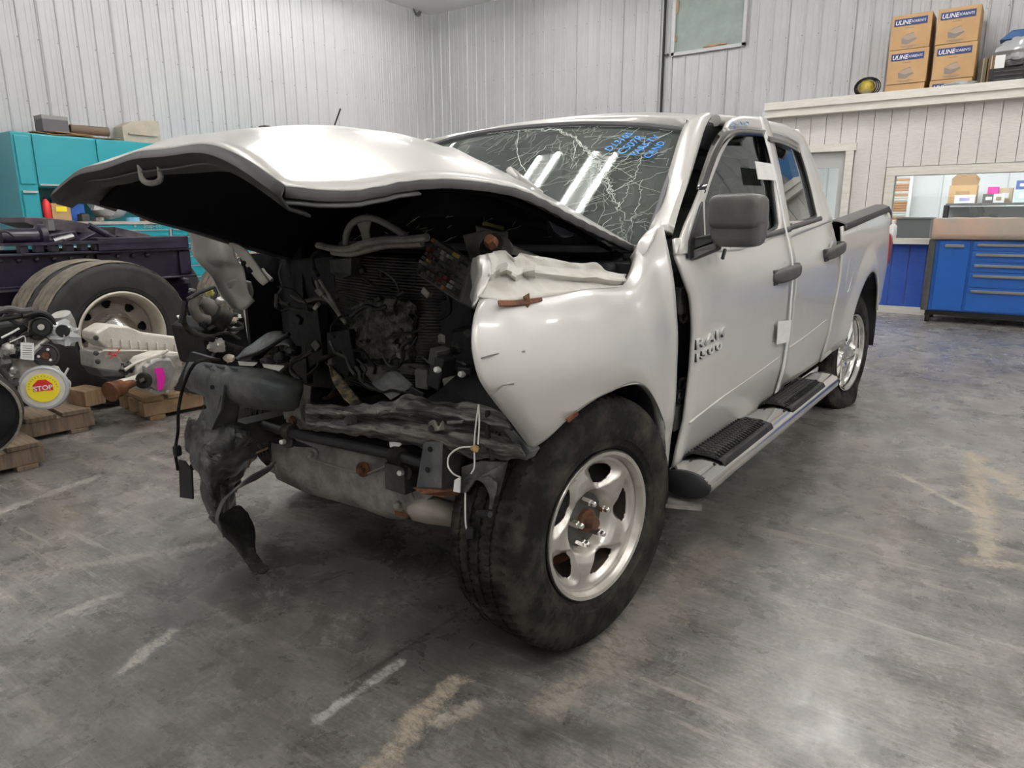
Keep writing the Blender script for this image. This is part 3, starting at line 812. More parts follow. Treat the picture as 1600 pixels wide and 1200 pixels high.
# tape strip closing the B-pillar gap, with two square flags
tp = [(1189, 183), (1197, 215), (1206, 250), (1217, 300), (1226, 350), (1236, 395), (1239, 420), (1236, 470), (1231, 525), (1224, 575), (1214, 610), (1205, 638)]
tw = [.022, .028, .026, .018, .014, .012, .012, .012, .016, .02, .024, .034]
P = SD(tp, .024); rows = [[], []]
P2 = cr(P, 40)
for i, p in enumerate(P2):
    ww = interp(i / 39, [k / 11 for k in range(12)], tw)
    rows[0].append(p + Vector((0, -ww, 0))); rows[1].append(p + Vector((0, ww, 0)))
MB().grid(rows).obj('tape_strip', tape_w, fd, smooth=True, th=.003)
for q in ([(1179, 252), (1206, 256), (1212, 282), (1184, 280)], [(1215, 502), (1236, 500), (1232, 534), (1213, 538)]):
    Q = SD(q, .03); MB().prism(Q, (.003, 0, 0)).obj('tape_flag', tape_w, fd)
# blue scribble on the door frame
for k, l in enumerate(([(1141, 196), (1145, 191), (1150, 195), (1147, 197)], [(1153, 195), (1156, 190), (1160, 195)], [(1163, 194), (1166, 190), (1170, 193), (1166, 196)])):
    MB().tube(SD(l, .028), .0025, 5, 10).obj('marker_stroke', mat('faint_blue_ink', (.25, .42, .65), .6), fd)

# ---------------------------------------------------------------- mirror
mX = 1.10
mc = aX(1153, 346, mX); zt_, zb_ = aX(1153, 306, mX - .03).z, aX(1153, 388, mX + .03).z
hz = (zt_ - zb_) / 2; mz = (zt_ + zb_) / 2
tap = lambda v: Vector((v.x, v.y * (1 + .10 * v.z / hz), v.z))
mirror = MB().grid(superbox((mX, mc.y + .012, mz), .082, .062, hz, 5.0, 44, tap), True).obj('side_mirror', mirror_pl, fd, smooth=True, ang=60)
MB().grid(superbox((mX, mc.y - .004, mz + .030), .0845, .062, hz - .026, 5.0, 44, tap), True).obj('mirror_cap', mirror_pl, mirror, smooth=True, ang=60)
MB().box((mX, mc.y + .076, mz), (.14, .006, hz * 1.7)).obj('mirror_glass', mat('mirror_glass', (.8, .82, .84), .03, 1.0), mirror, bev=.003)
r0, r1 = sd(1077, 372, .01), sd(1077, 392, .01)
m0, m1 = Vector((mX - .05, mc.y - .03, mz - hz * .42)), Vector((mX - .05, mc.y - .03, mz - hz * .74))
MB().prism([r0, m0, m1, r1], (.0, .075, .0)).obj('mirror_arm', black_pl, mirror, bev=.006)
r0, r1 = sd(1076, 393, .012), sd(1077, 408, .012)
m0, m1 = Vector((mX - .055, mc.y - .035, mz - hz * .80)), Vector((mX - .055, mc.y - .035, mz - hz * 1.12))
MB().prism([r0, m0, m1, r1], (0, .06, 0)).obj('mirror_arm', trim_pl, mirror, bev=.006)
sail = SD([(1071, 404), (1072, 376), (1089, 322), (1093, 314), (1096, 388), (1092, 400)], .014)
MB().prism(sail, (.014, 0, 0)).obj('mirror_sail', black_pl, mirror, bev=.004)
MB().tube([sd(1133, 390, .05), sd(1129, 404, .04)], .007, 6).obj('mirror_wire', black_pl, mirror)

# ---------------------------------------------------------------- cab shell
RFY = 1.08
def roofz(x, y):
    c = interp(y, [1.05, 1.3, 1.7, 2.1, 2.5, 2.74], [1.708, 1.760, 1.790, 1.792, 1.775, 1.738])
    return c - .065 * (abs(x) / .74) ** 2.6
rows = []
for i in range(19):
    t = i / 18; row = []
    for k in range(25):
        x = -1 + 2 * k / 24
        hw_ = interp(t, [0, .1, .5, .9, 1], [.70, .725, .735, .725, .70])
        y0 = 1.06 + .10 * x * x
        y = y0 + (2.76 - .05 * x * x - y0) * t
        X = x * hw_
        row.append(Vector((X, y, roofz(X, y) - (.02 if abs(x) > .99 else 0))))
    rows.append(row)
roof = MB().grid(rows).obj('cab_roof', paint, T, smooth=True, th=.02, off=-1, ang=70)
for s in (1, -1):
    ai = pxl([(1074, 188, .70), (1062, 215, .725), (1046, 270, .765), (1031, 325, .80), (1014, 362, .835)])
    ao = pxl([(1112, 178, .745), (1101, 195, .76), (1090, 230, .795), (1075, 282, .84), (1060, 328, .875), (1050, 366, .905)])
    A = cr(ai, 20); B = cr(ao, 20); C_ = [(a + b) / 2 + Vector((.022, -.018, .008)) for a, b in zip(A, B)]
    D = [b + Vector((-.06, .04, 0)) for b in B]
    g = [cr([a, c, b, d], 9) for a, c, b, d in zip(A, C_, B, D)]
    MB().grid([[mir(p, s) for p in r] for r in g]).obj('a_pillar', paint, T, smooth=True, th=.012, off=0)
    # door aperture seal seen in the gap, and roof rail
    se = [b + Vector((-.028, .03, -.004)) for b in B]
    MB().tube([mir(p, s) for p in se], .016, 8).obj('door_seal', rubber, T, smooth=True)
    rl = [Vector((s * .735, y, roofz(.735, y) - .012)) for y in (1.30, 1.5, 1.8, 2.1, 2.4, 2.62)]
    MB().tube(rl, .024, 10, 20).obj('roof_rail', paint, T, smooth=True)
    # gap-filling jamb
    MB().box((s * .70, 1.50, 1.62), (.06, .60, .12)).obj('header_lining', black_pl, T, bev=.02)
    MB().box((s * .855, 1.79, .86), (.10, .16, .96)).obj('b_pillar', black_pl, T)
    MB().prism([Vector((s * .89, 1.72, 1.2)), Vector((s * .89, 1.86, 1.2)), Vector((s * .72, 1.92, 1.74)), Vector((s * .72, 1.80, 1.74))], (-s * .05, 0, 0)).obj('b_pillar_top', black_pl, T)
    # C pillar to cab back corner
    cf = SD([(1247, 203), (1262, 232), (1276, 265), (1289, 310), (1300, 348)], -.006); cbk = [Vector((p.x - .10, min(2.83, p.y + .10), p.z)) for p in cf]
    cp0 = SD([(1240, 202), (1258, 240), (1272, 285), (1284, 330), (1290, 352)], -.012)
    MB().grid([[mir(p, s) for p in r] for r in zip(*[cr(cp0, 14), cr(cf, 14), cr(cbk, 14)])]).obj('c_pillar', paint, T, smooth=True, th=.01)
# back wall of the cab with its window
cbz = 1.21
o = MB().box((0, 2.77, .85), (1.8, .03, .72)).obj('cab_back_panel', paint, T)
MB().prism([Vector((-.78, 2.76, 1.2)), Vector((.78, 2.76, 1.2)), Vector((.62, 2.73, 1.70)), Vector((-.62, 2.73, 1.70))], (0, .012, 0)).obj('back_window', privacy_glass, o)
# windshield
def wsp(x, v, off=0.0):
    """x -1..1 across, v 0 top .. 1 bottom"""
    v = .055 + .945 * v
    X = x * (.705 + .125 * v); y0 = 1.09 - .10 * (1 - x*x); y1 = .48 - .20 * (1 - x*x)
    z0 = roofz(.70 * x, 1.07) - .012; z1 = 1.185 + .0 * x
    n = Vector((.25 * x, -.62, .78)).normalized()
    return Vector((X, y0 + (y1 - y0) * v, z0 + (z1 - z0) * (v + .04 * math.sin(math.pi * v)) )) + n * (off + .03 * math.sin(math.pi * v))
MB().grid([[Vector((x_ * .705, 1.06 + .10 * x_ * x_, roofz(.70 * x_, 1.07) - .006)) for x_ in [-1 + 2 * k / 30 for k in range(31)]], [wsp(-1 + 2 * k / 30, 0).lerp(Vector((.705 * (-1 + 2 * k / 30), 1.07, 1.70)), .5) + Vector((0, -.012, .006)) for k in range(31)], [wsp(-1 + 2 * k / 30, 0, .004) for k in range(31)]]).obj('roof_header', paint, T, smooth=True, th=.006)
g = [[wsp(-1 + 2 * k / 30, i / 18) for k in range(31)] for i in range(19)]
ws = MB().grid(g).obj('windshield', windshield_glass, T, smooth=True, ang=80)
edge = [wsp(-1 + 2 * k / 30, 0, .002) for k in range(31)] + [wsp(1, i / 18, .002) for i in range(19)] + [wsp(1 - 2 * k / 30, 1, .002) for k in range(31)] + [wsp(-1, 1 - i / 18, .002) for i in range(19)]
MB().tube(edge, .014, 8).obj('windshield_seal', mat('grey_rubber', (.10, .10, .11), .6), ws, smooth=True)
# dark ceramic band along the glass rim
for nm, pts in (('frit_band', [((-1 + 2*k/30), .02, (-1 + 2*k/30), .075) for k in range(31)]), ('frit_band', [(.99, i/18, .94, i/18) for i in range(19)]), ('frit_band', [(-.99, i/18, -.94, i/18) for i in range(19)])):
    MB().grid([[wsp(a, b, -.004) for a, b, c, d in pts], [wsp(c, d, -.004) for a, b, c, d in pts]]).obj(nm, mat('frit_black', (.02, .022, .022), .4), ws, th=.001)
def ws_uv(px, py):
    """nearest windshield coordinates for a photographed point"""
    best = None
    for it in range(3):
        if best is None: xs = [-1 + 2*i/40 for i in range(41)]; vs_ = [i/24 for i in range(25)]
        else:
            st = (.06, .006)[it-1]; xs = [best[1] + st * (i-5)/5 for i in range(11)]; vs_ = [best[2] + st * (i-5)/5 for i in range(11)]
        for x in xs:
            for v in vs_:
                d = wsp(x, v) - CAM_C; z = d.dot(_f)
                e = (800 + CAM_F * d.dot(CR) / z - px) ** 2 + (600 - CAM_F * d.dot(CU) / z - py) ** 2
                if best is None or e < best[0]: best = (e, x, v)
    return best[1], best[2]
# cracks: thin ridges of crushed glass
rnd = random.Random(3)
ck = MB()
def crack(uv, r, jit=.012, n=14):
    P = lin([Vector((a, b, 0)) for a, b in uv], n)
    ck.tube([wsp(min(.985, max(-.985, p.x + rnd.uniform(-jit, jit))), min(.99, max(.02, p.y + rnd.uniform(-jit, jit))), .003) for p in P], r, 4)
main = [ws_uv(*q) for q in ((812, 205), (808, 240), (822, 268))]
arc = [ws_uv(*q) for q in ((812, 205), (838, 204), (870, 204), (898, 216), (918, 236), (932, 255), (945, 275), (955, 300), (968, 330), (985, 348))]
for k in range(3): crack(arc[k:len(arc) - k], .0010 + .0003*k, .016, 60)
crack(main, .0010, .006, 14)
for l in (((760, 210), (790, 206), (812, 205)), ((720, 226), (770, 214), (812, 205)), ((932, 255), (980, 245), (1040, 210)), ((945, 275), (990, 240), (1050, 205)), ((955, 300), (990, 285), (1005, 240), (1010, 215)), ((968, 330), (980, 300), (985, 280)), ((880, 292), (925, 262), (932, 255)), ((985, 348), (1000, 320), (1003, 280)), ((932, 255), (960, 262), (1000, 250), (1048, 232)), ((820, 258), (855, 228), (880, 222))):
    crack([ws_uv(*q) for q in l], .0008, .008, 22)
for k in range(95):
    bx, by = arc[rnd.randrange(len(arc))]
    a = rnd.uniform(0, 2 * math.pi); L0 = rnd.uniform(.01, .08); L1 = L0 + rnd.uniform(.06, .38)
    crack([(bx + math.cos(a) * L0, by + math.sin(a) * L0), (bx + math.cos(a) * L1, by + math.sin(a) * L1)], rnd.uniform(.0003, .0006), .012, 8)
for k in range(230):
    x, v = rnd.uniform(-.95, .97), rnd.betavariate(1.2, 2.0) if k < 90 else rnd.uniform(.05, .98)
    a = rnd.gauss(2.3, .6); L1 = rnd.uniform(.02, .09)
    crack([(x, v), (x + math.cos(a) * L1, v + math.sin(a) * L1)], rnd.uniform(.0004, .0008), .004, 4)
co = ck.obj('crack_lines', crack_m, ws); tag(co, 'pale green crack lines across the glass', kind='stuff')
# blue marker writing on the glass
for txt, a, b, sz in (('D13105', (953, 241), (986, 216), .050), ('C507R', (973, 246), (1003, 222), .052), ('VAR5.TV', (991, 249), (1027, 221), .052), ('CAND', (1014, 252), (1037, 230), .048)):
    ua, ub = ws_uv(*a), ws_uv(*b); pa, pb = wsp(*ua, .011), wsp(*ub, .011)
    xd = (pb - pa).normalized(); n = Vector((.15, -.62, .78)).normalized(); yd = n.cross(xd)
    o = text_mesh('marker_word', txt, blue_ink, ws, sz, .001, frame_from(pa, xd, yd), 1.0, .15)
    wdt = max(v.co.dot(xd) for v in o.data.vertices) - min(v.co.dot(xd) for v in o.data.vertices)
    f = (pb - pa).length * 1.12 / max(wdt, 1e-3)
    for v in o.data.vertices: v.co = pa + (v.co - pa) * f
l = [ws_uv(*q) for q in ((1036, 197), (1039, 191))]
MB().tube([wsp(*q, .004) for q in l], .003, 5).obj('marker_stroke', blue_ink, ws)

# interior seen through the glass
it = MB().box((0, 1.75, .47), (1.76, 2.05, .05)).obj('cab_floor', bay_black, T)
MB().prism([Vector((-.82, .55, .75)), Vector((-.82, .50, 1.13)), Vector((-.82, .80, 1.17)), Vector((-.82, .98, 1.10)), Vector((-.82, .95, .75))], (1.64, 0, 0)).obj('dashboard', dash_pl, T, bev=.02)
stw = MB().lathe([(.18 + .014 * math.cos(a), .014 * math.sin(a)) for a in [2*math.pi*i/8 for i in range(8)]], (.38, 1.12, 1.10), (0, .85, .5), 36, close=True).obj('steering_wheel', black_pl, T, smooth=True)
MB().tube([(.38, .90, .98), (.38, 1.12, 1.10)], .045, 10).box((.38, 1.11, 1.095), (.34, .03, .05)).obj('steering_column', black_pl, stw)
def seat(x, y, w_, nm='seat'):
    b = MB().grid(superbox((x, y, .72), w_/2, .27, .10, 4, 24), True).obj(nm, grey_cloth, T, smooth=True)
    MB().grid(superbox((x, y + .28, 1.04), w_/2, .09, .32, 4, 24, lambda p: Vector((p.x, p.y + p.z * .28, p.z))), True).obj('seat_back', grey_cloth, b, smooth=True)
    for hx in ((x,) if w_ < .8 else (x - .42, x + .42)):
        MB().grid(superbox((hx, y + .40, 1.44), .13, .05, .085, 3.2, 20), True).obj('headrest', grey_cloth, b, smooth=True)
seat(.42, 1.42, .54); seat(-.42, 1.42, .54); seat(0, 2.22, 1.45, 'rear_seat')
MB().box((.0, 1.0, 1.56), (.24, .03, .07)).obj('rear_view_mirror', black_pl, ws, bev=.01)
MB().box((-.1, .95, 1.30), (.20, .012, .13), Matrix.Rotation(-.6, 3, 'X')).obj('paper_sheet', paper, T)

# ---------------------------------------------------------------- bed
Xb = .975
b_fr = aX(1300, 352, Xb); b_re = aX(1389, 343, .96)
RY0, RY1 = 2.76, b_re.y
rez, rey = tozy(RE)
zr0, zr1 = b_fr.z, aX(1376, 318, .93).z
def bed_top(y): return interp(y, [RY0, RY1 - .25, RY1], [zr0 - .01, zr1 - .035, zr1 - .12])
def bed_bot(y):
    d = y - 3.60; r = .50
    base = interp(y, [RY0, 3.1, 3.2, 4.1, RY1], [.46, .50, .52, .62, .66])
    if abs(d) < r: return max(base, .43 + math.sqrt(r*r - d*d))
    return base
for s in (1, -1):
    rows = []
    N = 60
    ys = sorted(set([RY0 + (RY1 - RY0) * i / N for i in range(N+1)] + [3.101, 3.11, 3.13, 4.099, 4.09, 4.07]))
    for y in ys:
        zb, zt = bed_bot(y), bed_top(y); row = []
        for k in range(15):
            z = zb + (zt - zb) * k / 14
            fl_ = .03 * max(0, 1 - abs(math.hypot(y - 3.6, z - .43) - .52) / .14)
            X = interp(z, [.4, .6, .95, 1.1, 1.2, 1.3, 1.45], [.945, .98, 1.0, .995, .985, .97, .95]) + fl_ - .02 * max(0, (y - (RY1 - .3)) / .3) ** 2
            yy = y + (interp(z, rez, rey) + .012 - RY0) * max(0, 1 - (y - RY0) / .25)
            row.append(Vector((s * X, yy, z)))
        rows.append(row)
    bs = MB().grid(rows).obj('bed_side', paint, T, smooth=True, th=.012, off=0, ang=50)
    # dark rail cap
    cap = []
    for y in [RY0 + (RY1 - .10 - RY0) * i / 20 for i in range(21)]:
        z = bed_top(y) + .002; cap.append([Vector((s * X, y, z + dz)) for X, dz in ((.994, -.026), (.990, .012), (.95, .026), (.90, .026), (.875, .016), (.875, -.03))])
    MB().grid(cap).obj('bed_rail_cap', trim_pl, bs, smooth=True, th=.004)
    MB().box((s * .87, (RY0 + RY1)/2, .98), (.02, RY1 - RY0, .56)).obj('bed_inner_side', mat('bed_liner', (.03, .03, .032), .7), bs)
    # taillight
    tl = [aX(1386, 362, .99), aX(1391, 365, .99), aX(1384, 412, .99), aX(1378, 420, .99)]
    tz = (tl[0].z, tl[2].z)
    MB().grid(superbox((s * .955, RY1 - .01, (aX(1388, 364, .98).z + aX(1381, 418, .98).z) / 2), .05, .07, abs(aX(1388, 364, .98).z - aX(1381, 418, .98).z) / 2, 3.5, 24), True).obj('tail_light', red_lens, bs, smooth=True)
    # wheel-house and mud flap
    wh = []
    for i in range(17):
        a = (math.pi - .02) * (i / 16) - .16
        wh.append([Vector((s * X, 3.6 + .515 * math.cos(a), .43 + .515 * math.sin(a))) for X in (1.008, .6)])
    MB().grid(wh).obj('wheel_house', bay_black, bs, smooth=True, th=.005)
    MB().box((s * .84, 4.14, .50), (.26, .02, .38), Matrix.Rotation(.08, 3, 'X')).obj('mud_flap', black_pl, bs, bev=.008)
# fuel door outline on the left side
fc = aX(1327, 430, 1.003); rr = .105
MB().tube([Vector((1.004 - abs(math.sin(a)) * .004, fc.y + .075 * math.cos(a), fc.z + rr * math.sin(a))) for a in [2*math.pi*i/24 for i in range(25)]], .0045, 6).obj('fuel_door_rim', paint, T, smooth=True)
MB().box((1.006, fc.y + .075, fc.z + .01), (.012, .02, .024)).obj('fuel_door_tab', paint, T, bev=.004)
MB().box((0, (RY0+RY1)/2, .70), (1.74, RY1-RY0, .04)).obj('bed_floor', MATS['bed_liner'], T)
MB().box((0, RY0 - .0, .97), (1.74, .03, .54)).obj('bed_headboard', MATS['bed_liner'], T)
MB().box((0, RY1 - .02, .96), (1.80, .06, .64)).obj('tailgate', paint, T, bev=.01)
MB().box((0, RY1 + .06, .62), (1.70, .14, .20)).obj('rear_bumper', chrome, T, bev=.03)
# frame underneath
for s in (1, -1):
    MB().tube([(s*.40, -.30, .52), (s*.41, .3, .50), (s*.46, .9, .42), (s*.48, 2.6, .42), (s*.44, 3.3, .58), (s*.44, 4.6, .58)], .06, 4, 30).obj('frame_rail', steel_dark, T)
MB().tube([(-.75, 3.57, .38), (.72, 3.57, .38)], .05, 10).blob((0, 3.57, .38), (.16, .15, .15), 8, .1).obj('rear_axle', steel_dark, T, smooth=True)
MB().tube([(0, .9, .45), (0, 3.5, .40)], .05, 10).obj('drive_shaft', steel_dark, T)
MB().box((0, 1.5, .40), (.6, .25, .06)).obj('frame_crossmember', steel_dark, T); MB().box((.33, 2.2, .45), (.42, .9, .22)).obj('fuel_tank', black_pl, T, bev=.04)

# ---------------------------------------------------------------- running board
ra, rb_ = aX(1085, 742, 1.075), aX(1291, 586, 1.06)
y0, y1, zr = ra.y, rb_.y, (aX(1085, 745, 1.08).z + aX(1290, 586, 1.06).z) / 2
def rbz(y): return interp(y, [y0, y1], [aX(1085, 742, 1.075).z, aX(1289, 585, 1.06).z])
rows = []
for i in range(25):
    y = y0 + (y1 - y0) * i / 24; z = rbz(y) - .04
    rows.append([Vector((1.045 + .085 * math.cos(a), y, z + .045 * math.copysign(abs(math.sin(a)) ** .8, math.sin(a)))) for a in [2*math.pi*k/20 for k in range(20)]])
rbd = MB().grid(rows, True).obj('running_board', chrome_hi, T, smooth=True)
e = MB().lathe([(0, -.012), (.9, -.012), (1, -.004), (1, .01)], (0, 0, 0), (0, 1, 0), 24).obj('end_cap', black_pl, rbd, smooth=True)
for v in e.data.vertices: v.co = Vector((1.045 + v.co.x * .087, y0 + v.co.y, rbz(y0) - .04 + v.co.z * .047))
e = MB().lathe([(0, .012), (.9, .012), (1, .004), (1, -.01)], (0, 0, 0), (0, 1, 0), 24).obj('end_cap', black_pl, rbd, smooth=True)
for v in e.data.vertices: v.co = Vector((1.045 + v.co.x * .087, y1 + v.co.y, rbz(y1) - .04 + v.co.z * .047))
for (pa, pb) in (((1112, 730), (1190, 671)), ((1222, 637), (1275, 597))):
    ya, yb_ = aX(*pa, 1.07).y, aX(*pb, 1.07).y
    rws = []
    for i in range(9):
        y = ya + (yb_ - ya) * i / 8; rws.append([Vector((X, y, rbz(y) + dz)) for X, dz in ((1.118, -.022), (1.106, .002), (1.06, .012), (1.0, .012), (.972, -.002), (.965, -.022))])
    pad = MB().grid(rws).obj('step_pad', black_pl, rbd, smooth=True, th=.006)
    tr_ = MB(); y = ya + .02
    while y < yb_ - .02:
        for X in (.99, 1.01, 1.03, 1.05, 1.07, 1.088):
            tr_.box((X, y + (X - 1.04) * .5 * (1 if int(X*50) % 2 else -1), rbz(y) + .014), (.014, .007, .006), .6 if int(round(X*50)) % 2 else -.6)
        y += .026
    tag(tr_.obj('tread_lugs', black_pl, pad), kind='stuff')
for yy in (y0 + .10, (y0+y1)/2, y1 - .15):
    MB().box((.98, yy, rbz(yy) - .085), (.18, .06, .02)).box((.90, yy, rbz(yy) - .03), (.02, .06, .12)).obj('step_bracket', steel_dark, rbd)
MB().box((1.03, y0 - .0, rbz(y0) - .105), (.14, .10, .012), .4).obj('step_bracket_plate', steel_grey, rbd)
MB().box((1.115, (aX(1190, 671, 1.07).y + aX(1222, 637, 1.07).y)/2 - .03, rbz(1.6) - .03), (.01, .01, .01)).obj('step_screw', steel_grey, rbd)
# ---------------------------------------------------------------- left front fender, crumpled
fcols = [
 [(752, 462, .885), (745, 478, .905), (738, 505, .925), (737, 545, .94), (748, 590, .95), (762, 614, .945), (795, 655, .93), (829, 700, .915)],
 [(790, 470, .925), (788, 488, .94), (790, 522, .96), (797, 560, .975), (807, 600, .98), (820, 640, .97), (840, 674, .96), (853, 685, .95)],
 [(850, 464, .925), (852, 480, .95), (857, 512, .98), (864, 550, .998), (873, 585, 1.005), (881, 612, 1.0), (889, 634, .995), (895, 648, .99)],
 [(915, 453, .915), (918, 468, .945), (924, 500, .985), (931, 535, 1.008), (938, 570, 1.018), (944, 590, 1.014), (948, 602, 1.008), (951, 612, 1.0)],
 [(968, 448, .895), (974, 460, .93), (982, 492, .975), (989, 530, 1.0), (996, 560, 1.012), (1000, 578, 1.012), (1002, 590, 1.006), (1003, 600, 1.0)],
 [(982, 428, .875), (1000, 447, .94), (1012, 490, .985), (1020, 535, 1.0), (1026, 575, 1.002), (1030, 605, .998), (1034, 632, .99), (1037, 660, .98)],
 [(1004, 372, .865), (1022, 410, .93), (1038, 470, .975), (1045, 535, .99), (1044, 590, .99), (1042, 640, .983), (1040, 680, .97), (1041, 712, .955)],
 [(1034, 346, .895), (1046, 400, .955), (1055, 465, .985), (1058, 530, .99), (1057, 590, .988), (1053, 640, .98), (1047, 690, .962), (1044, 728, .945)],
]
fender = surf('front_fender', [pxl(c) for c in fcols], paint, T, 40, 60, .005, .004, 7, 2.0, 0, 35)
# upper edge of the inner fender, folded bare sheet metal
rail_top = [(757, 398, .83), (772, 394, .80), (790, 391, .82), (802, 404, .86), (815, 396, .82), (832, 399, .85), (860, 404, .84), (890, 410, .85), (908, 412, .84), (930, 409, .86), (948, 424, .85), (962, 428, .85), (978, 430, .86)]
rail_mid = [(764, 430, .885), (776, 424, .86), (792, 420, .88), (804, 432, .90), (818, 424, .865), (834, 424, .89), (860, 428, .885), (890, 431, .885), (908, 433, .885), (930, 433, .89), (948, 437, .89), (962, 438, .89), (977, 438, .885)]
rail_bot = [(748, 464, .895), (768, 467, .905), (786, 470, .925), (800, 470, .925), (818, 468, .925), (836, 466, .925), (860, 463, .922), (890, 458, .918), (908, 455, .916), (930, 452, .908), (948, 450, .90), (962, 449, .896), (976, 447, .888)]
rt = [lin(pxl(r_), 50) for r_ in (rail_top, [(x, y - 10, X - .035) for x, y, X in rail_mid], rail_mid, [(x, y + 8, X - .02) for x, y, X in rail_mid], rail_bot)]
rt = [lin([r_[j] for r_ in rt], 17) for j in range(50)]
for j, r_ in enumerate(rt):
    for p in r_: p.x += .008 * mnoise.noise(p * 22)
MB().grid(rt).obj('fender_inner_rail', paint_in, fender, smooth=True, th=.004, ang=22)
front_in = [(757, 398, .83), (752, 420, .84), (744, 445, .86), (738, 470, .88)]
surf('fender_front_fold', [pxl([(740, 404, .78), (738, 430, .79), (737, 455, .82), (738, 480, .86)]), pxl([(750, 400, .85), (752, 425, .865), (746, 450, .88), (741, 478, .895)]), pxl([(762, 396, .83), (768, 420, .87), (760, 446, .89), (748, 466, .89)])], paint, fender, 14, 12, .005, .006, 20, 4)
MB().grid([pxl([(778, 470, .935), (800, 470, .935), (822, 468, .935), (846, 465, .935)]), pxl([(780, 478, .945), (803, 478, .945), (824, 476, .945), (847, 470, .94)])]).obj('rust_scar', rust, fender, th=.004)
MB().grid([pxl([(818, 463, .935), (826, 458, .932)]), pxl([(823, 482, .945), (828, 476, .945)])]).obj('rust_scar', rust, fender, th=.004)
MB().grid([pxl([(884, 655, 1.0), (902, 642, 1.0)]), pxl([(888, 660, .995), (903, 648, .998)])]).obj('rust_scar', rust, fender, th=.004)
MB().tube(pxl([(752, 560, .96), (780, 552, .967), (805, 551, .975), (820, 549, .985)]), .002, 5).obj('paint_scratch', mat('dark_scratch', (.18, .17, .16), .7), fender)
MB().tube(pxl([(765, 616, .953), (775, 612, .962), (785, 602, .97), (803, 600, .982)]), .002, 5).obj('paint_scratch', MATS['dark_scratch'], fender)
# arch lip and liner
arc_px = [(829, 700, .915), (853, 685, .95), (895, 648, .99), (951, 612, 1.0), (1003, 600, 1.0), (1030, 625, .99), (1037, 660, .98), (1041, 712, .955)]
P = cr(pxl(arc_px), 40)
MB().grid([[p for p in P], [p + Vector((-.035, 0, .002)) for p in P]]).obj('arch_lip', paint, fender, smooth=True, th=.004)
ln_ = []
for p in P: ln_.append([p + Vector((-.03, 0, .0)), p + Vector((-.12, .0, .03)), p + Vector((-.38, .02, .06))])
MB().grid(ln_).obj('fender_liner', bay_black, fender, smooth=True, th=.004)
# dark hinge pillar between fender and door
jb = MB().box((.885, .535, .76), (.10, .21, .72)).obj('hinge_pillar', black_pl, T, bev=.01)
for z in (.62, 1.02): MB().box((.945, .50, z), (.05, .07, .09)).obj('door_hinge', steel_dark, jb, bev=.008)
for x, y in ((1068, 495), (1066, 600), (1062, 618)):
    p = aX(x, y, .965)
    MB().lathe([(.018 + .006 * math.cos(a), .006 * math.sin(a)) for a in [2*math.pi*i/6 for i in range(6)]], p, (1, -.3, 0), 18, close=True).obj('wiring_grommet', rubber, jb, smooth=True)
MB().box(aX(1061, 622, .955), (.012, .02, .07)).obj('door_check_strap', steel_grey, jb, bev=.003)
# cowl corner at windshield foot
surf('cowl_corner', [pxl([(985, 402, .84), (992, 392, .855), (1000, 376, .865), (1012, 362, .86)]), pxl([(992, 420, .86), (1005, 400, .895), (1018, 378, .905), (1030, 352, .89)])], paint, T, 12, 8, .006)
MB().box((0, .36, 1.10), (1.62, .22, .10)).obj('cowl_panel', bay_black, T, bev=.02)
for s in (-1,):
    # far-side remains of the right fender: crumpled sheet metal
    rf = surf('crumpled_fender', [
        pxl([(286, 340, -.87), (312, 336, -.85), (345, 338, -.84), (368, 344, -.80)]),
        pxl([(298, 376, -.90), (318, 374, -.88), (345, 373, -.86), (362, 373, -.80)]),
        pxl([(302, 398, -.92), (322, 402, -.93), (345, 405, -.90), (372, 412, -.84)]),
        pxl([(315, 418, -.93), (335, 420, -.95), (352, 412, -.92), (378, 420, -.85)]),
        pxl([(336, 440, -.92), (345, 442, -.95), (358, 438, -.93), (386, 444, -.86)]),
        pxl([(347, 462, -.91), (355, 462, -.93), (368, 462, -.92), (392, 462, -.87)]),
        pxl([(362, 480, -.90), (370, 482, -.92), (382, 484, -.90), (398, 470, -.87)])], paint, T, 26, 34, .005, .016, 9, 3, 0, 25)
    surf('crumpled_fender_flange', [pxl([(350, 376, -.80), (372, 382, -.76), (390, 396, -.74), (410, 425, -.72), (420, 440, -.70)]), pxl([(362, 390, -.84), (380, 408, -.80), (394, 428, -.78), (404, 440, -.76), (412, 446, -.74)])], paint_in, rf, 16, 6, .005, .006, 14, 1)
    for x, y, r in ((381, 411, .010), (390, 422, .014)):
        p = aX(x, y, -.775); MB().lathe([(0, .004), (r, .004), (r, -.002)], p, (CAM_C - p), 14).obj('flange_hole', bay_black, rf)
    surf('crumpled_fender_tongue', [pxl([(352, 440, -.93), (368, 436, -.90), (392, 440, -.86)]), pxl([(362, 462, -.95), (376, 462, -.93), (396, 458, -.88)]), pxl([(374, 478, -.95), (384, 482, -.93), (392, 470, -.89)])], paint, rf, 12, 12, .005, .008, 15, 6)
    fe2 = flank('right_fender_rear', [Vector((0, .16, .62)), Vector((0, .14, 1.1)), Vector((0, .3, .45))], [Vector((0, .53, .4)), Vector((0, .5, 1.15))], paint, -1, (.62, 1.10), 8, -.01)
    MB().box((-.885, .52, .78), (.10, .24, .76)).obj('hinge_pillar', black_pl, T, bev=.01)
    MB().box((-.915, .31, .86), (.02, .40, .56)).obj('inner_fender_right', bay_black, T)

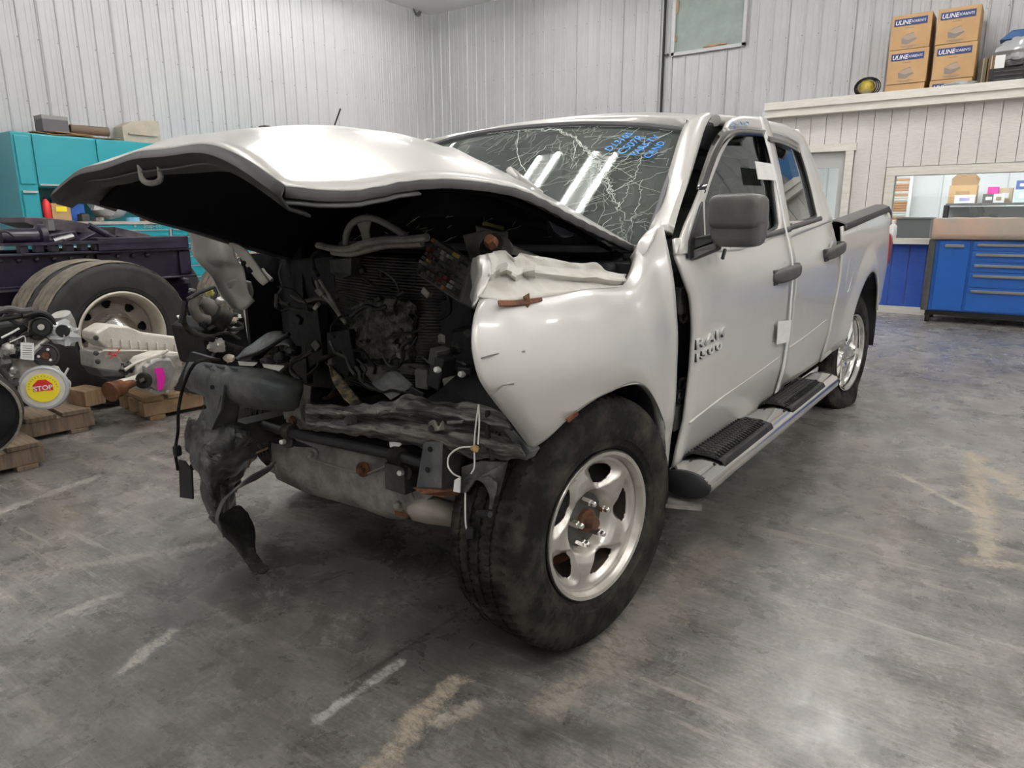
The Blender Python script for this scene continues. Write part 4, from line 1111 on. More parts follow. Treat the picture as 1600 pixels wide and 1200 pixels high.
# ---------------------------------------------------------------- hood, raised and tented
hE = pxl([(990, 384, .80), (900, 340, .80), (815, 298, .80), (720, 281, .80), (640, 283, .80), (560, 297, .80), (500, 297, .80), (446, 291, .80)])
def hood_pt(x, t):
    """x -1..1 across (driver = +1), t 0 rear .. 1 front lip"""
    e = cr(hE, 60)[min(59, int(round(t * 59)))]
    ze = e.z if x >= 0 else interp(t, [0, .4, .7, .85, 1], [1.08, 1.22, 1.335, 1.375, 1.385])
    crest = interp(t, [0, .25, .5, .75, .9, 1], [1.555, 1.55, 1.55, 1.525, 1.50, 1.455])
    a = abs(x)
    tent = 1 - a; rnd_ = 1 - a ** 3.2
    if x < 0: rnd_ = 1 - a ** 2.2
    k = tent * max(0, 1 - t * 1.5) + rnd_ * min(1, t * 1.5)
    y = interp(t, [0, 1], [.47, e.y if False else -.875]) + 0.0
    y += interp(t, [0, .6, 1], [0, 0, 1]) * (.13 * (1 - a ** 2) if x > 0 else .13 + .10 * a)
    z = ze + (crest - ze) * k
    return Vector((x * .80, y, z))
hg = []
for i in range(41):
    t = i / 40; ys = []
    row = [hood_pt(-1 + 2 * k / 48, t) for k in range(49)]
    hg.append(row)
# follow the photographed driver edge exactly in Y
eY = [p.y for p in cr(hE, 41)]
for i, row in enumerate(hg):
    for k, p in enumerate(row):
        f = max(0, -1 + 2 * k / 48)
        p.y = p.y + (eY[i] - p.y) * f ** 2
        n = mnoise.noise(p * 3.1) * .012; p.z += n * (1 - f ** 4)
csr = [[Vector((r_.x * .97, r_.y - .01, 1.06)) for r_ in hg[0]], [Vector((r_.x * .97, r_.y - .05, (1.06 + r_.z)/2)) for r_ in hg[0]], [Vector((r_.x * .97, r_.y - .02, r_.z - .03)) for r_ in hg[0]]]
MB().grid(csr).obj('hood_gap_blackout', bay_black, T, smooth=True, th=.006)  # black sheet added to keep the gap under the raised hood dark
hood = MB().grid(hg).obj('hood', paint, T, smooth=True, th=.006, off=0, ang=80)
# rolled front lip and side hem
lip = hg[-1]
def down(p, k, d): return p + Vector((0, .05 * d, -.06 * d))
MB().grid([[p.copy() for p in lip], [p + Vector((0, -.012, -.018)) for p in lip], [p + Vector((0, .004, -.040)) for p in lip], [p + Vector((0, .05, -.052)) for p in lip]]).obj('hood_lip', hood_lip_m, hood, smooth=True, th=.005)
inner = []
for i in range(41):
    row = []
    for k, p in enumerate(hg[i]):
        a = abs(-1 + 2 * k / 48); d = .030 + .02 * max(0, 1 - a)
        q = p + Vector((0, 0, -d)); row.append(q)
    inner.append(row)
rimrows = inner[30:]
MB().grid(rimrows).obj('hood_inner_rim', hood_inner, hood, smooth=True, th=.004)
MB().grid([[p + Vector((0, 0, -.022)) for p in r[2:47]] for r in inner[:35]]).obj('hood_insulation_pad', hood_black, hood, smooth=True, th=.012)
MB().grid([[r[47] for r in inner], [r[48] + Vector((-.004, 0, .012)) for r in inner], [r[48].copy() for r in hg]]).obj('hood_side_hem', hood_inner, hood, smooth=True, th=.004)
MB().grid([[r[1] for r in inner], [r[0] + Vector((.004, 0, .012)) for r in inner], [r[0].copy() for r in hg]]).obj('hood_side_hem', hood_inner, hood, smooth=True, th=.004)
# striker loop hanging from the inner panel
y_ = -.74
MB().tube([aY(x, y, y_) for x, y in ((217, 246), (222, 278), (228, 285), (244, 285), (251, 278), (247, 246))], .0075, 8, 40).obj('hood_striker', steel_grey, hood, smooth=True)
MB().box(aY(300, 206, -.70) if False else hood_pt(.30, .80) + Vector((0, 0, .004)), (.03, .02, .008)).obj('washer_nozzle', black_pl, hood, bev=.004)
# buckle near the rear edge
bk = [hood_pt(.66, .12) + Vector((0, 0, .006)), hood_pt(.60, .19) + Vector((0, 0, .02)), hood_pt(.72, .30) + Vector((0, 0, .014)), hood_pt(.82, .36) + Vector((0, 0, .006))]
MB().tube(bk, [.004, .014, .012, .004], 8, 20).obj('hood_buckle', paint, hood, smooth=True)
# radio aerial on the far fender
ant = aX(519, 206, -.86); ant2 = aX(532, 170, -.86)
MB().tube([Vector((-.86, ant.y, 1.08)), ant, ant2], .004, 6).obj('aerial', black_pl, T)

# ---------------------------------------------------------------- engine bay
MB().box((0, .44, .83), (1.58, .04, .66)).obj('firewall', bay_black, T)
def radiator_mat():
    m = bpy.data.materials.new('radiator_fins'); m.use_nodes = True; nt = m.node_tree; b = nt.nodes['Principled BSDF']
    tc = nt.nodes.new('ShaderNodeTexCoord'); wv = nt.nodes.new('ShaderNodeTexWave'); wv.bands_direction = 'Z'; wv.inputs['Scale'].default_value = 32; wv.inputs['Distortion'].default_value = 1.5
    wv.inputs['Detail'].default_value = 3; wv.inputs['Detail Scale'].default_value = 1.4
    nt.links.new(tc.outputs['Object'], wv.inputs['Vector'])
    n = nt.nodes.new('ShaderNodeTexNoise'); n.inputs['Scale'].default_value = 6; n.inputs['Detail'].default_value = 8; nt.links.new(tc.outputs['Object'], n.inputs['Vector'])
    r = nt.nodes.new('ShaderNodeValToRGB'); r.color_ramp.elements[0].position = .42; r.color_ramp.elements[1].position = .78
    r.color_ramp.elements[0].color = (.012, .012, .014, 1); r.color_ramp.elements[1].color = (.12, .115, .11, 1)
    nt.links.new(n.outputs['Fac'], r.inputs['Fac']); nt.links.new(r.outputs['Color'], b.inputs['Base Color'])
    bp = nt.nodes.new('ShaderNodeBump'); bp.inputs['Strength'].default_value = .8; bp.inputs['Distance'].default_value = .004
    nt.links.new(wv.outputs['Fac'], bp.inputs['Height']); nt.links.new(bp.outputs['Normal'], b.inputs['Normal'])
    b.inputs['Roughness'].default_value = .45; b.inputs['Metallic'].default_value = .4
    return m
radm = radiator_mat()
rad = surf('radiator_core', [pyl([(520, 408, .16), (580, 402, .12), (640, 405, .10), (700, 420, .06)]), pyl([(525, 470, .14), (590, 470, .04), (650, 478, .02), (700, 480, .05)]),
     pyl([(535, 540, .10), (600, 540, -.02), (660, 545, -.02), (695, 545, .03)]), pyl([(545, 600, .08), (600, 606, .02), (655, 612, .0), (690, 610, .02)])], radm, T, 40, 40, .03, .012, 9, 2)
surf('crushed_fins', [pyl([(552, 478, .06), (590, 466, -.03), (640, 470, -.04), (655, 485, -.01)]), pyl([(548, 520, .05), (590, 515, -.06), (635, 520, -.06), (652, 525, -.03)]), pyl([(545, 560, .05), (590, 560, -.06), (630, 560, -.06), (648, 566, -.03)])],
     mat('crushed_grey_fins', (.03, .03, .03), .45, .5, c2=(.15, .145, .14), nscale=26, ncon=(.45, .72), bump=.8, bscale=60), rad, 40, 34, .006, .022, 22, 1, 0, 20)
MB().tube(pyl([(497, 383, .02), (520, 388, -.02), (545, 389, -.04), (570, 380, -.05), (600, 375, -.05), (640, 374, -.06), (668, 371, -.06)]), .013, 8, 30).tube(pyl([(520, 394, .0), (550, 396, -.02), (600, 384, -.03), (660, 380, -.04)]), .012, 8, 24).obj('radiator_tie_bar', steel_grey, T, smooth=True)
duct = mat('pale_grey_plastic', (.20, .19, .175), .5)
arch = MB().tube(pyl([(541, 386, .02), (541, 368, .02), (548, 352, .02), (560, 343, .02), (576, 340, .02), (594, 345, .02), (612, 355, .03), (633, 368, .04)]), .012, 10, 40).obj('air_intake_hoop', duct, T, smooth=True)
surf('hoop_web', [pyl([(556, 346, .03), (568, 343, .03), (580, 346, .03)]), pyl([(564, 362, .04), (570, 362, .04), (577, 364, .04)]), pyl([(568, 380, .04), (574, 380, .04), (582, 378, .04)])], duct, arch, 10, 10, .006)
MB().tube(pyl([(584, 374, .0), (600, 376, -.01), (622, 380, -.02)]), .008, 8).obj('coolant_line', chrome, T, smooth=True)
for a in ([(494, 440, .0), (500, 455, -.02), (518, 475, -.03), (536, 500, -.03)], [(500, 438, .0), (512, 458, -.02), (530, 490, -.03), (540, 505, -.03)]):
    MB().tube(pyl(a), .007, 8, 16).obj('metal_line', steel_grey, T, smooth=True)
# slabs of dark plastic filling the bay
def slab(name, l, m=bay_black, d=(0, .05, 0), parent=T, bev=.004): return MB().prism(pyl(l), d).obj(name, m, parent, bev=bev)
slab('fan_shroud', [(455, 405, .20), (520, 400, .14), (535, 610, .06), (462, 600, .16)], bay_black)
slab('shroud_bracket', [(514, 405, .05), (548, 402, .03), (548, 430, .02), (530, 436, .02), (516, 425, .04)], steel_dark)
slab('air_dam_panel', [(452, 470, .12), (495, 478, .06), (505, 560, .0), (470, 585, .05), (450, 560, .1)], bay_black)
slab('air_dam_panel', [(510, 520, .02), (545, 515, .0), (555, 570, -.04), (540, 590, -.05), (512, 565, 0)], bay_black)
slab('condenser_end_tank', [(688, 470, .02), (735, 460, .02), (735, 600, -.05), (700, 608, -.05), (688, 600, -.02)], bay_black, (0, .08, 0))
slab('wiring_duct', [(702, 515, -.04), (738, 505, -.04), (742, 585, -.1), (716, 595, -.1), (700, 560, -.06)], bay_black, (0, .06, 0), bev=.015)
slab('apron_plate', [(722, 368, .10), (760, 358, .12), (775, 405, .08), (752, 440, .06), (738, 420, .08)], steel_grey, (0, .02, 0))
slab('washer_tank', [(742, 352, .20), (778, 362, .18), (778, 392, .16), (748, 388, .18)], mat('dirty_white_plastic', (.25, .25, .24), .5), (0, .06, 0))
slab('inner_apron', [(783, 378, .12), (838, 400, .12), (842, 408, .12), (790, 396, .10), (782, 390, .1)], paint_in, (0, .02, 0))
slab('apron_plate', [(838, 402, .30), (985, 412, .32), (985, 440, .32), (850, 430, .30)], bay_black, (0, .03, 0))
slab('brake_booster_plate', [(850, 336, .40), (900, 352, .40), (930, 395, .40), (862, 398, .40)], bay_black, (0, .03, 0))
bs_ = MB().lathe([(.0, .03), (.03, .03), (.042, .015), (.045, -.01), (.03, -.03), (.0, -.03)], aX(775, 390, .72), (.3, -1, .6), 18).obj('strut_bushing', rubber, T, smooth=True)
MB().lathe([(.0, .062), (.014, .060), (.018, .05), (.018, .03)], aX(775, 390, .72), (.3, -1, .6), 6).obj('rusty_bolt', rust, bs_)
MB().tube(pyl([(756, 350, .28), (785, 358, .28)]), .010, 6).obj('yellow_strap', mat('faded_yellow', (.32, .27, .10), .6), T)
# torn light scrap and cable under hood edge
surf('torn_foil', [pyl([(852, 338, .30), (880, 342, .30), (902, 362, .30)]), pyl([(866, 362, .30), (880, 372, .28), (895, 368, .28)])], glass_mat('smoky_film', (.4, .42, .5), .1, .1, (.25, .26, .32), .4), T, 12, 6, .002, .01, 20)
surf('torn_foil', [pyl([(892, 348, .34), (912, 358, .34), (944, 370, .36)]), pyl([(905, 364, .33), (925, 374, .34), (940, 376, .35)])], MATS['smoky_film'], T, 12, 6, .002, .01, 20)
# fuse box with its fuses
FA, FB, FC, FD = aY(680, 372, -.02), aY(737, 409, -.12), aY(719, 474, -.16), aY(650, 428, -.06)
fn = (FB - FA).cross(FD - FA).normalized()
if fn.y > 0: fn = -fn
fb = MB().prism([FA, FB, FC, FD], -fn * .06).obj('fuse_box', trim_pl, T, bev=.005)
def fq(u, v): return FA.lerp(FB, u).lerp(FD.lerp(FC, u), v)
fcolr = {'r': mat('fuse_red', (.12, .025, .025), .4), 'y': mat('fuse_yellow', (.34, .24, .05), .4), 'w': mat('fuse_clear', (.22, .22, .22), .4), 'k': mat('relay_black', (.03, .03, .03), .4), 'g': mat('fuse_grey', (.07, .07, .07), .4), 'o': mat('fuse_orange', (.25, .09, .035), .4)}
fm = frame_from((0, 0, 0), (FB - FA), -(FD - FA)).to_3x3()
rf_ = random.Random(11)
lay = ['oggwgykk', 'gkgwwygg', 'rrgwgrgw', 'grkggrkg', 'gykggkkg', 'wygkgrwg', 'gkggrgwk', 'kggkgogk']
for j, rw in enumerate(lay):
    for i, ch in enumerate(rw):
        if rf_.random() < .22: continue
        c = fq((i + .6) / 8.4, (j + .6) / 8.4) + fn * .006
        sx = (FB - FA).length / 8.4 * rf_.uniform(.45, .8); sy = (FD - FA).length / 8.4 * rf_.uniform(.5, .85)
        MB().box(c, (sx, sy, .014 + .012 * rf_.random()), fm).obj('fuse', fcolr[ch], fb)
# connectors and broken plastic below the fuse box
for i, (x, y, sx, sz, m) in enumerate([(668, 590, .05, .06, trim_pl), (690, 580, .05, .10, black_pl), (715, 600, .06, .05, steel_grey), (735, 590, .05, .07, black_pl), (660, 612, .06, .03, black_pl), (705, 622, .07, .03, rust), (740, 612, .05, .04, trim_pl), (686, 556, .03, .05, trim_pl)]):
    MB().box(aY(x, y, -.20), (sx, .06, sz), Matrix.Rotation(.3 * math.sin(i * 2.1), 3, 'Y')).obj('broken_connector', m, T, bev=.005)
for x, y in ((684, 578), (722, 585)):
    MB().lathe([(.0, .012), (.008, .010), (.010, .0), (.006, -.01)], aY(x, y, -.25), (0, -1, .3), 8).obj('connector_clip', wire_white, T)
# torn brown insulation strip and loose plates
surf('torn_insulation', [pyl([(508, 568, -.06), (530, 585, -.10), (552, 612, -.16), (572, 638, -.2)]), pyl([(512, 572, -.10), (522, 600, -.14), (538, 622, -.20), (556, 642, -.24)])], mat('tan_insulation', (.035, .03, .025), .8, c2=(.30, .23, .12), nscale=22, ncon=(.4, .65), bump=.4), T, 20, 6, .004, .01, 14)
slab('loose_plate', [(580, 600, -.18), (612, 580, -.14), (642, 606, -.16), (610, 626, -.2)], steel_blue, (0, .012, .01))
slab('loose_plate', [(560, 572, -.10), (600, 575, -.08), (615, 600, -.10), (590, 610, -.12)], steel_dark, (0, .012, .01))
slab('loose_plate', [(620, 566, -.05), (700, 575, -.05), (690, 590, -.06), (625, 585, -.06)], trim_pl, (0, .03, .0))
# ---- bumper beams
bt = [[(478, 632, -.30), (530, 634, -.30), (580, 632, -.31), (612, 626, -.30), (640, 618, -.29), (690, 628, -.30), (745, 634, -.32), (790, 646, -.33)],
      [(478, 643, -.35), (530, 645, -.35), (580, 645, -.36), (612, 642, -.35), (640, 637, -.36), (690, 646, -.36), (745, 655, -.37), (800, 668, -.36)],
      [(478, 650, -.31), (530, 653, -.31), (580, 655, -.31), (612, 655, -.31), (640, 655, -.31), (690, 660, -.32), (745, 668, -.33), (806, 680, -.33)],
      [(478, 662, -.36), (530, 666, -.36), (580, 670, -.36), (612, 674, -.36), (640, 674, -.37), (690, 680, -.37), (745, 690, -.38), (815, 700, -.36)],
      [(478, 670, -.32), (530, 676, -.32), (580, 682, -.32), (612, 690, -.31), (640, 694, -.31), (690, 704, -.32), (745, 714, -.33), (824, 716, -.33)]]
bb = surf('bumper_beam', [pyl(r) for r in bt], beam_steel, T, 90, 44, .006, .012, 22, 5, 0, 20)
slab('beam_end_plate', [(786, 672, -.36), (796, 664, -.36), (831, 706, -.34), (822, 720, -.34)], steel_blue, (0, .04, 0))
for x, y, r in ((549, 656, .016), (680, 668, .012), (648, 647, .006), (760, 700, .008)):
    MB().lathe([(.0, .02), (r * .7, .02), (r, .012), (r, -.01)], aY(x, y, -.37), (0, -1, 0), 6 if r > .01 else 10).obj('beam_bolt', steel_dark, bb)
slab('beam_hook', [(668, 660, -.38), (676, 656, -.39), (684, 668, -.39), (690, 656, -.38), (694, 672, -.38), (676, 676, -.38)], steel_grey, (0, .01, 0), bb)
slab('beam_tab', [(696, 658, -.37), (722, 657, -.38), (722, 662, -.38), (698, 664, -.37)], steel_grey, (0, .01, 0), bb)
pb = surf('bumper_beam', [pyl([(296, 566, -.30), (330, 568, -.33), (370, 574, -.34), (410, 578, -.33), (446, 588, -.29), (472, 596, -.22)]),
                          pyl([(290, 580, -.32), (325, 586, -.38), (370, 592, -.40), (410, 596, -.39), (446, 604, -.34), (472, 608, -.26)]),
                          pyl([(288, 600, -.32), (325, 610, -.38), (368, 616, -.40), (408, 622, -.39), (444, 628, -.34), (468, 628, -.26)]),
                          pyl([(296, 610, -.30), (330, 622, -.33), (370, 632, -.34), (408, 638, -.33), (440, 642, -.29), (466, 640, -.22)])], steel_blue, T, 40, 20, .008, .006, 8, 2)
for x in (318, 338, 358):
    MB().tube(pyl([(x, 566 + (x - 300) * .12, -.345), (x + 12, 570 + (x - 300) * .12, -.375)]), .004, 5).obj('beam_wrinkle', steel_blue, pb)
for q in ([(372, 566, -.31), (402, 568, -.32), (396, 572, -.33), (374, 571, -.33)], [(410, 570, -.31), (444, 573, -.30), (436, 580, -.31), (412, 574, -.32)]):
    MB().prism(pyl(q), (0, 0, .004)).obj('paint_chip', paint_in, pb)
bm_ = slab('beam_bracket', [(322, 612, -.40), (350, 602, -.42), (345, 640, -.42), (330, 672, -.40), (304, 664, -.38), (316, 640, -.39)], steel_blue, (0, .008, 0), pb, .0)
slab('beam_bracket_side', [(345, 618, -.42), (372, 630, -.36), (368, 660, -.34), (332, 672, -.40)], steel_dark, (0, .008, 0), bm_, .0)
for x, y in ((332, 605), (319, 636)): MB().lathe([(0, .003), (.008, .003), (.008, -.002)], aY(x, y, -.422), (0.2, -1, 0), 12).obj('bracket_hole', bay_black, bm_)
slab('rubber_baffle', [(298, 550, -.22), (332, 560, -.22), (316, 618, -.24), (272, 610, -.24)], black_pl, (0, .015, 0), T, .0)
# strap cable draped over the beam end
cab = MB().tube(pyl([(344, 562, -.36), (322, 562, -.40), (303, 570, -.40), (288, 600, -.40), (279, 640, -.40), (278, 675, -.40), (274, 705, -.40), (278, 735, -.40)]), .006, 8, 50).obj('loose_cable', rubber, T, smooth=True)
MB().grid(superbox(aY(277, 704, -.40), .014, .014, .022, 4, 14), True).obj('cable_plug', black_pl, cab)
slab('cable_tag', [(279, 718, -.40), (287, 720, -.40), (299, 735, -.40), (301, 780, -.40), (281, 777, -.40)], black_pl, (0, .006, 0), cab, .0)
MB().lathe([(0, .004), (.013, .004), (.013, -.004), (0, -.004)], aY(302, 729, -.38), (.3, -1, 0), 14).obj('round_clip', black_pl, cab)
MB().tube(pyl([(300, 690, -.37), (301, 710, -.38), (302, 722, -.38)]), .002, 5).obj('clip_lead', rust, cab)
# ---- torn splash shield, right front
sp = surf('splash_shield', [pyl([(298, 652, -.36), (330, 660, -.38), (372, 668, -.34), (400, 690, -.26)]),
                            pyl([(287, 690, -.38), (318, 700, -.42), (360, 706, -.38), (398, 712, -.24)]),
                            pyl([(302, 722, -.40), (326, 735, -.44), (350, 740, -.36), (384, 735, -.22)]),
                            pyl([(318, 770, -.40), (332, 778, -.42), (346, 770, -.34), (368, 765, -.18)]),
                            pyl([(335, 815, -.38), (340, 818, -.38), (350, 812, -.30), (362, 800, -.16)])], splash_pl, T, 44, 50, .004, .034, 13, 3, 0, 24)
surf('shield_strap', [pyl([(432, 722, -.26), (412, 732, -.30), (390, 744, -.36), (365, 765, -.40), (345, 785, -.42), (337, 812, -.42), (350, 840, -.40)]),
                      pyl([(420, 738, -.26), (400, 750, -.32), (378, 760, -.38), (356, 776, -.42), (346, 796, -.44), (342, 812, -.42), (352, 838, -.40)])], mat('scuffed_grey_plastic', (.13, .13, .125), .6, c2=(.06, .06, .06), nscale=14, bump=.3), sp, 30, 6, .004, .004, 20)
tipf = aZ(400, 897, .006)
ty = tipf.y
surf('shield_flap', [pyl([(342, 812, -.42), (352, 800, -.36), (372, 790, -.28), (388, 800, -.20)]), pyl([(360, 846, -.42), (372, 838, -.36), (388, 830, -.28), (399, 835, -.22)]), pyl([(378, 868, -.42), (384, 862, -.38), (392, 856, -.34), (399, 866, -.30)]), pyl([(388, 886, -.43), (396, 880, -.42), (405, 878, -.40), (418, 886, -.40)]), pyl([(392, 892, -.43), (400, 895, -.43), (412, 897, -.42), (421, 890, -.41)])],
     mat('sooty_flap', (.008, .008, .008), .8, c2=(.03, .028, .025), nscale=40, ncon=(.5, .75), bump=.6, bscale=120), sp, 16, 24, .005, .012, 14, 2)
MB().tube(pyl([(418, 700, -.24), (395, 712, -.26), (388, 730, -.26)]), .004, 6, 12).obj('copper_line', mat('copper_brown', (.22, .12, .07), .5), sp)
# ---- engine cradle, sway bar, suspension arm
cx_ = [[(428, 680, -.15), (480, 690, -.16), (560, 705, -.18), (640, 725, -.20), (690, 738, -.21)],
       [(426, 700, -.18), (480, 712, -.19), (560, 732, -.21), (630, 752, -.23), (685, 765, -.24)],
       [(432, 742, -.18), (480, 762, -.19), (560, 785, -.21), (610, 803, -.23), (640, 806, -.24)],
       [(440, 748, -.10), (480, 768, -.10), (560, 790, -.12), (612, 806, -.14), (642, 808, -.15)]]
cm = surf('engine_cradle', [pyl(r) for r in cx_], steel_grey, T, 36, 18, .012, .003, 6, 2)
MB().tube(pyl([(484, 717, -.205), (530, 731, -.215), (570, 742, -.225), (605, 727, -.235)]), .003, 5).obj('weld_bead', mat('weld_grey', (.26, .24, .21), .6), cm)
def bolt(x, y, Y, r, m, parent, dirn=(.25, -1, .1)):
    p = aY(x, y, Y)
    o = MB().lathe([(0, .0), (r * 1.7, .0), (r * 1.7, .006), (r * 1.2, .009)], p, dirn, 20).obj('washer', m if m is rust else steel_grey, parent, smooth=True)
    MB().lathe([(r, .006), (r, .024), (r * .7, .028), (.0, .028)], p, dirn, 6).obj('bolt_head', m, o)
bolt(490, 709, -.20, .013, steel_grey, cm); bolt(568, 733, -.225, .015, rust, cm); bolt(430, 730, -.19, .014, steel_grey, cm); bolt(625, 787, -.245, .014, steel_grey, cm)
slab('cradle_tab', [(600, 770, -.245), (638, 760, -.25), (650, 785, -.25), (628, 806, -.25), (604, 800, -.245)], steel_grey, (0, .01, 0), cm, .0)
slab('rusty_tab', [(616, 798, -.25), (636, 796, -.25), (636, 808, -.25), (618, 806, -.25)], rust, (0, .02, 0), cm, .0)
sb = MB().tube(pyl([(402, 660, -.20), (425, 668, -.26), (448, 675, -.29), (520, 690, -.32), (590, 705, -.34), (628, 714, -.34), (655, 722, -.33), (690, 734, -.30)]), [.013, .015, .016, .017, .017, .017, .016, .014], 12, 60).obj('sway_bar', black_pl, T, smooth=True)
for x, y, Y in ((452, 674, -.29), (622, 713, -.34)):
    p = aY(x, y, Y); d = aY(x + 14, y + 3, Y) - p
    MB().lathe([(.018, -.022), (.027, -.020), (.028, .0), (.027, .020), (.018, .022)], p, d, 18).obj('bar_bushing', rubber, sb, smooth=True)
for x, y, Y in ((444, 690, -.27), (628, 738, -.30)): 
    MB().lathe([(0, .02), (.008, .018), (.010, .0)], aY(x, y, Y), (.3, -1, .2), 8).obj('bracket_stud', wire_white, sb)
    MB().lathe([(0, .0), (.022, .0), (.022, -.02)], aY(x + 5, y + 1, Y + .01), (.3, -1, .2), 14).obj('bracket_foot', steel_dark, sb)
slab('tower_plate', [(444, 618, -.20), (462, 602, -.20), (480, 640, -.22), (482, 672, -.24), (460, 672, -.24), (446, 660, -.22)], steel_grey, (0, .03, 0), T, .006)
surf('tower_gusset', [pyl([(440, 600, -.18), (462, 598, -.2), (486, 604, -.18)]), pyl([(440, 625, -.2), (464, 620, -.23), (484, 640, -.2)]), pyl([(446, 655, -.22), (468, 655, -.25), (484, 670, -.22)])], steel_grey, T, 14, 14, .006, .006, 14)
MB().lathe([(0, .012), (.012, .012), (.018, 0)], aY(458, 657, -.26), (.2, -1, 0), 10).obj('rust_spot', rust, T)
hp = slab('frame_horn', [(660, 690, -.36), (692, 688, -.36), (690, 765, -.36), (648, 766, -.36)], steel_blue, (0, .30, 0), T, .008)
slab('frame_horn_side', [(692, 688, -.36), (722, 700, -.30), (716, 770, -.30), (690, 766, -.36)], steel_dark, (0, .02, 0), hp, .0)
slab('frame_horn_lip', [(644, 762, -.365), (700, 768, -.365), (722, 764, -.33), (716, 774, -.34), (690, 777, -.36), (660, 772, -.37)], rust, (0, .01, 0), hp, .0)
for x, y in ((668, 734), (672, 702)): MB().lathe([(0, .002), (.008, .002), (.008, -.004)], aY(x, y, -.361), (0, -1, 0), 12).obj('horn_hole', bay_black, hp)
MB().tube(pyl([(700, 800, -.20), (735, 808, -.16)]) , .001, 4).obj('arm_scratch', rust, T)
lca = surf('lower_control_arm', [pyl([(645, 782, -.20), (665, 776, -.22), (700, 788, -.20), (742, 796, -.12)]), pyl([(642, 795, -.24), (668, 796, -.26), (700, 803, -.24), (742, 810, -.16)]), pyl([(648, 808, -.20), (672, 812, -.22), (702, 816, -.20), (742, 820, -.12)])], mat('dusty_tan_metal', (.30, .27, .23), .65, c2=(.42, .39, .34), nscale=8), T, 20, 12, .03, .004, 12)
slab('white_chip', [(608, 691, -.33), (624, 691, -.33), (627, 695, -.33), (616, 703, -.33), (609, 698, -.33)], paper, (0, .004, 0), T, .0)
# ---- hanging wires and torn bracket beside the left wheel
slab('torn_bracket', [(721, 730, -.34), (752, 720, -.33), (790, 722, -.34), (776, 776, -.36), (762, 752, -.35), (742, 750, -.35), (728, 770, -.35), (708, 770, -.34), (722, 752, -.34)], splash_pl, (0, .012, 0), T, .0)
surf('torn_bracket_leg', [pyl([(744, 748, -.36), (758, 758, -.37), (766, 778, -.38), (764, 795, -.38)]), pyl([(764, 742, -.36), (776, 755, -.37), (772, 780, -.38), (768, 796, -.38)])], splash_pl, T, 14, 5, .005)
slab('white_chip', [(710, 750, -.36), (719, 745, -.36), (718, 770, -.36), (708, 768, -.36)], paper, (0, .004, 0), T, .0)
hw_ = MB().tube(pyl([(748, 632, -.38), (744, 660, -.39), (741, 695, -.39), (741, 730, -.39), (736, 740, -.39)]), .0022, 6, 30).obj('hanging_wire', wire_white, T, smooth=True)
MB().tube(pyl([(748, 634, -.38), (749, 660, -.39), (747, 694, -.39)]), .0022, 6, 20).obj('wire_strand', wire_white, hw_)
MB().tube(pyl([(738, 698, -.39), (718, 700, -.39), (702, 712, -.39), (700, 728, -.39), (708, 740, -.39), (718, 745, -.37)]), .0025, 6, 40).obj('wire_strand', wire_white, hw_)
MB().tube(pyl([(727, 770, -.36), (727, 800, -.37), (728, 822, -.37), (733, 838, -.37)]), .0022, 6, 20).obj('wire_strand', wire_white, hw_)
MB().blob(aY(742, 701, -.395), (.012, .01, .010), 6, .5, 2).obj('wire_knot', mat('amber_wax', (.42, .26, .10), .6), hw_)
MB().box(aY(735, 832, -.375), (.02, .02, .03), .5).obj('wire_connector', black_pl, hw_, bev=.003)
MB().tube(pyl([(762, 642, -.35), (762, 675, -.37), (766, 700, -.37), (770, 718, -.37)]), .007, 8, 20).obj('black_hose', rubber, T, smooth=True)
MB().lathe([(.0, .03), (.008, .03), (.011, .0), (.008, -.03), (.0, -.03)], aY(756, 803, -.42), (.9, -.3, .3), 12).obj('sensor_stub', black_pl, T, smooth=True)
# ---- parts hanging on the right side of the bay, broken headlamp
slab('inner_fender_right', [(432, 392, .30), (470, 385, .22), (480, 600, .0), (446, 565, .10)], bay_black, (0, .03, 0), T, .0)
lampm = mat('hazy_lens', (.30, .30, .31), .25, c2=(.10, .10, .11), nscale=9, bump=.3)
hl = surf('broken_headlamp', [pyl([(368, 560, -.10), (400, 532, -.08), (440, 518, -.06), (462, 540, -.05)]), pyl([(382, 566, -.14), (412, 548, -.14), (446, 538, -.12), (466, 556, -.08)])], lampm, T, 20, 8, .006, .012, 16)
MB().tube(pyl([(376, 560, -.15), (410, 548, -.16), (452, 522, -.14)]), .008, 6, 12).obj('headlamp_strut', black_pl, hl)
for i, (x, y, r) in enumerate(((420, 563, .030), (440, 558, .035), (400, 566, .02), (458, 548, .03))): MB().blob(aY(x, y, -.12), (r, .03, r * .7), 7, .4, i).obj('lamp_debris', black_pl if i % 2 else trim_pl, T, smooth=True)
for a in ([(412, 395, .30), (404, 405, .24), (412, 425, .2), (425, 438, .2)], [(440, 372, .30), (425, 395, .28), (412, 408, .24)]): MB().tube(pyl(a), .010, 8, 16).obj('pale_hose', duct, T, smooth=True)
for q in ([(398, 385, .32), (408, 380, .32), (412, 396, .32), (402, 400, .32)], [(410, 372, .34), (424, 366, .34), (428, 380, .34), (416, 384, .34)]): slab('broken_tab', q, duct, (0, .01, 0), T, .0)
slab('warning_label', [(437, 372, .34), (456, 358, .34), (432, 378, .34)], mat('pink_label', (.75, .55, .52), .6), (0, .004, 0), T, .0)
# black apron closing the bay towards the cab and the far side
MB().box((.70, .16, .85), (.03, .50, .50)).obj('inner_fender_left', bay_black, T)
MB().box((0, .12, .47), (1.3, .60, .03)).obj('under_tray', bay_black, T)

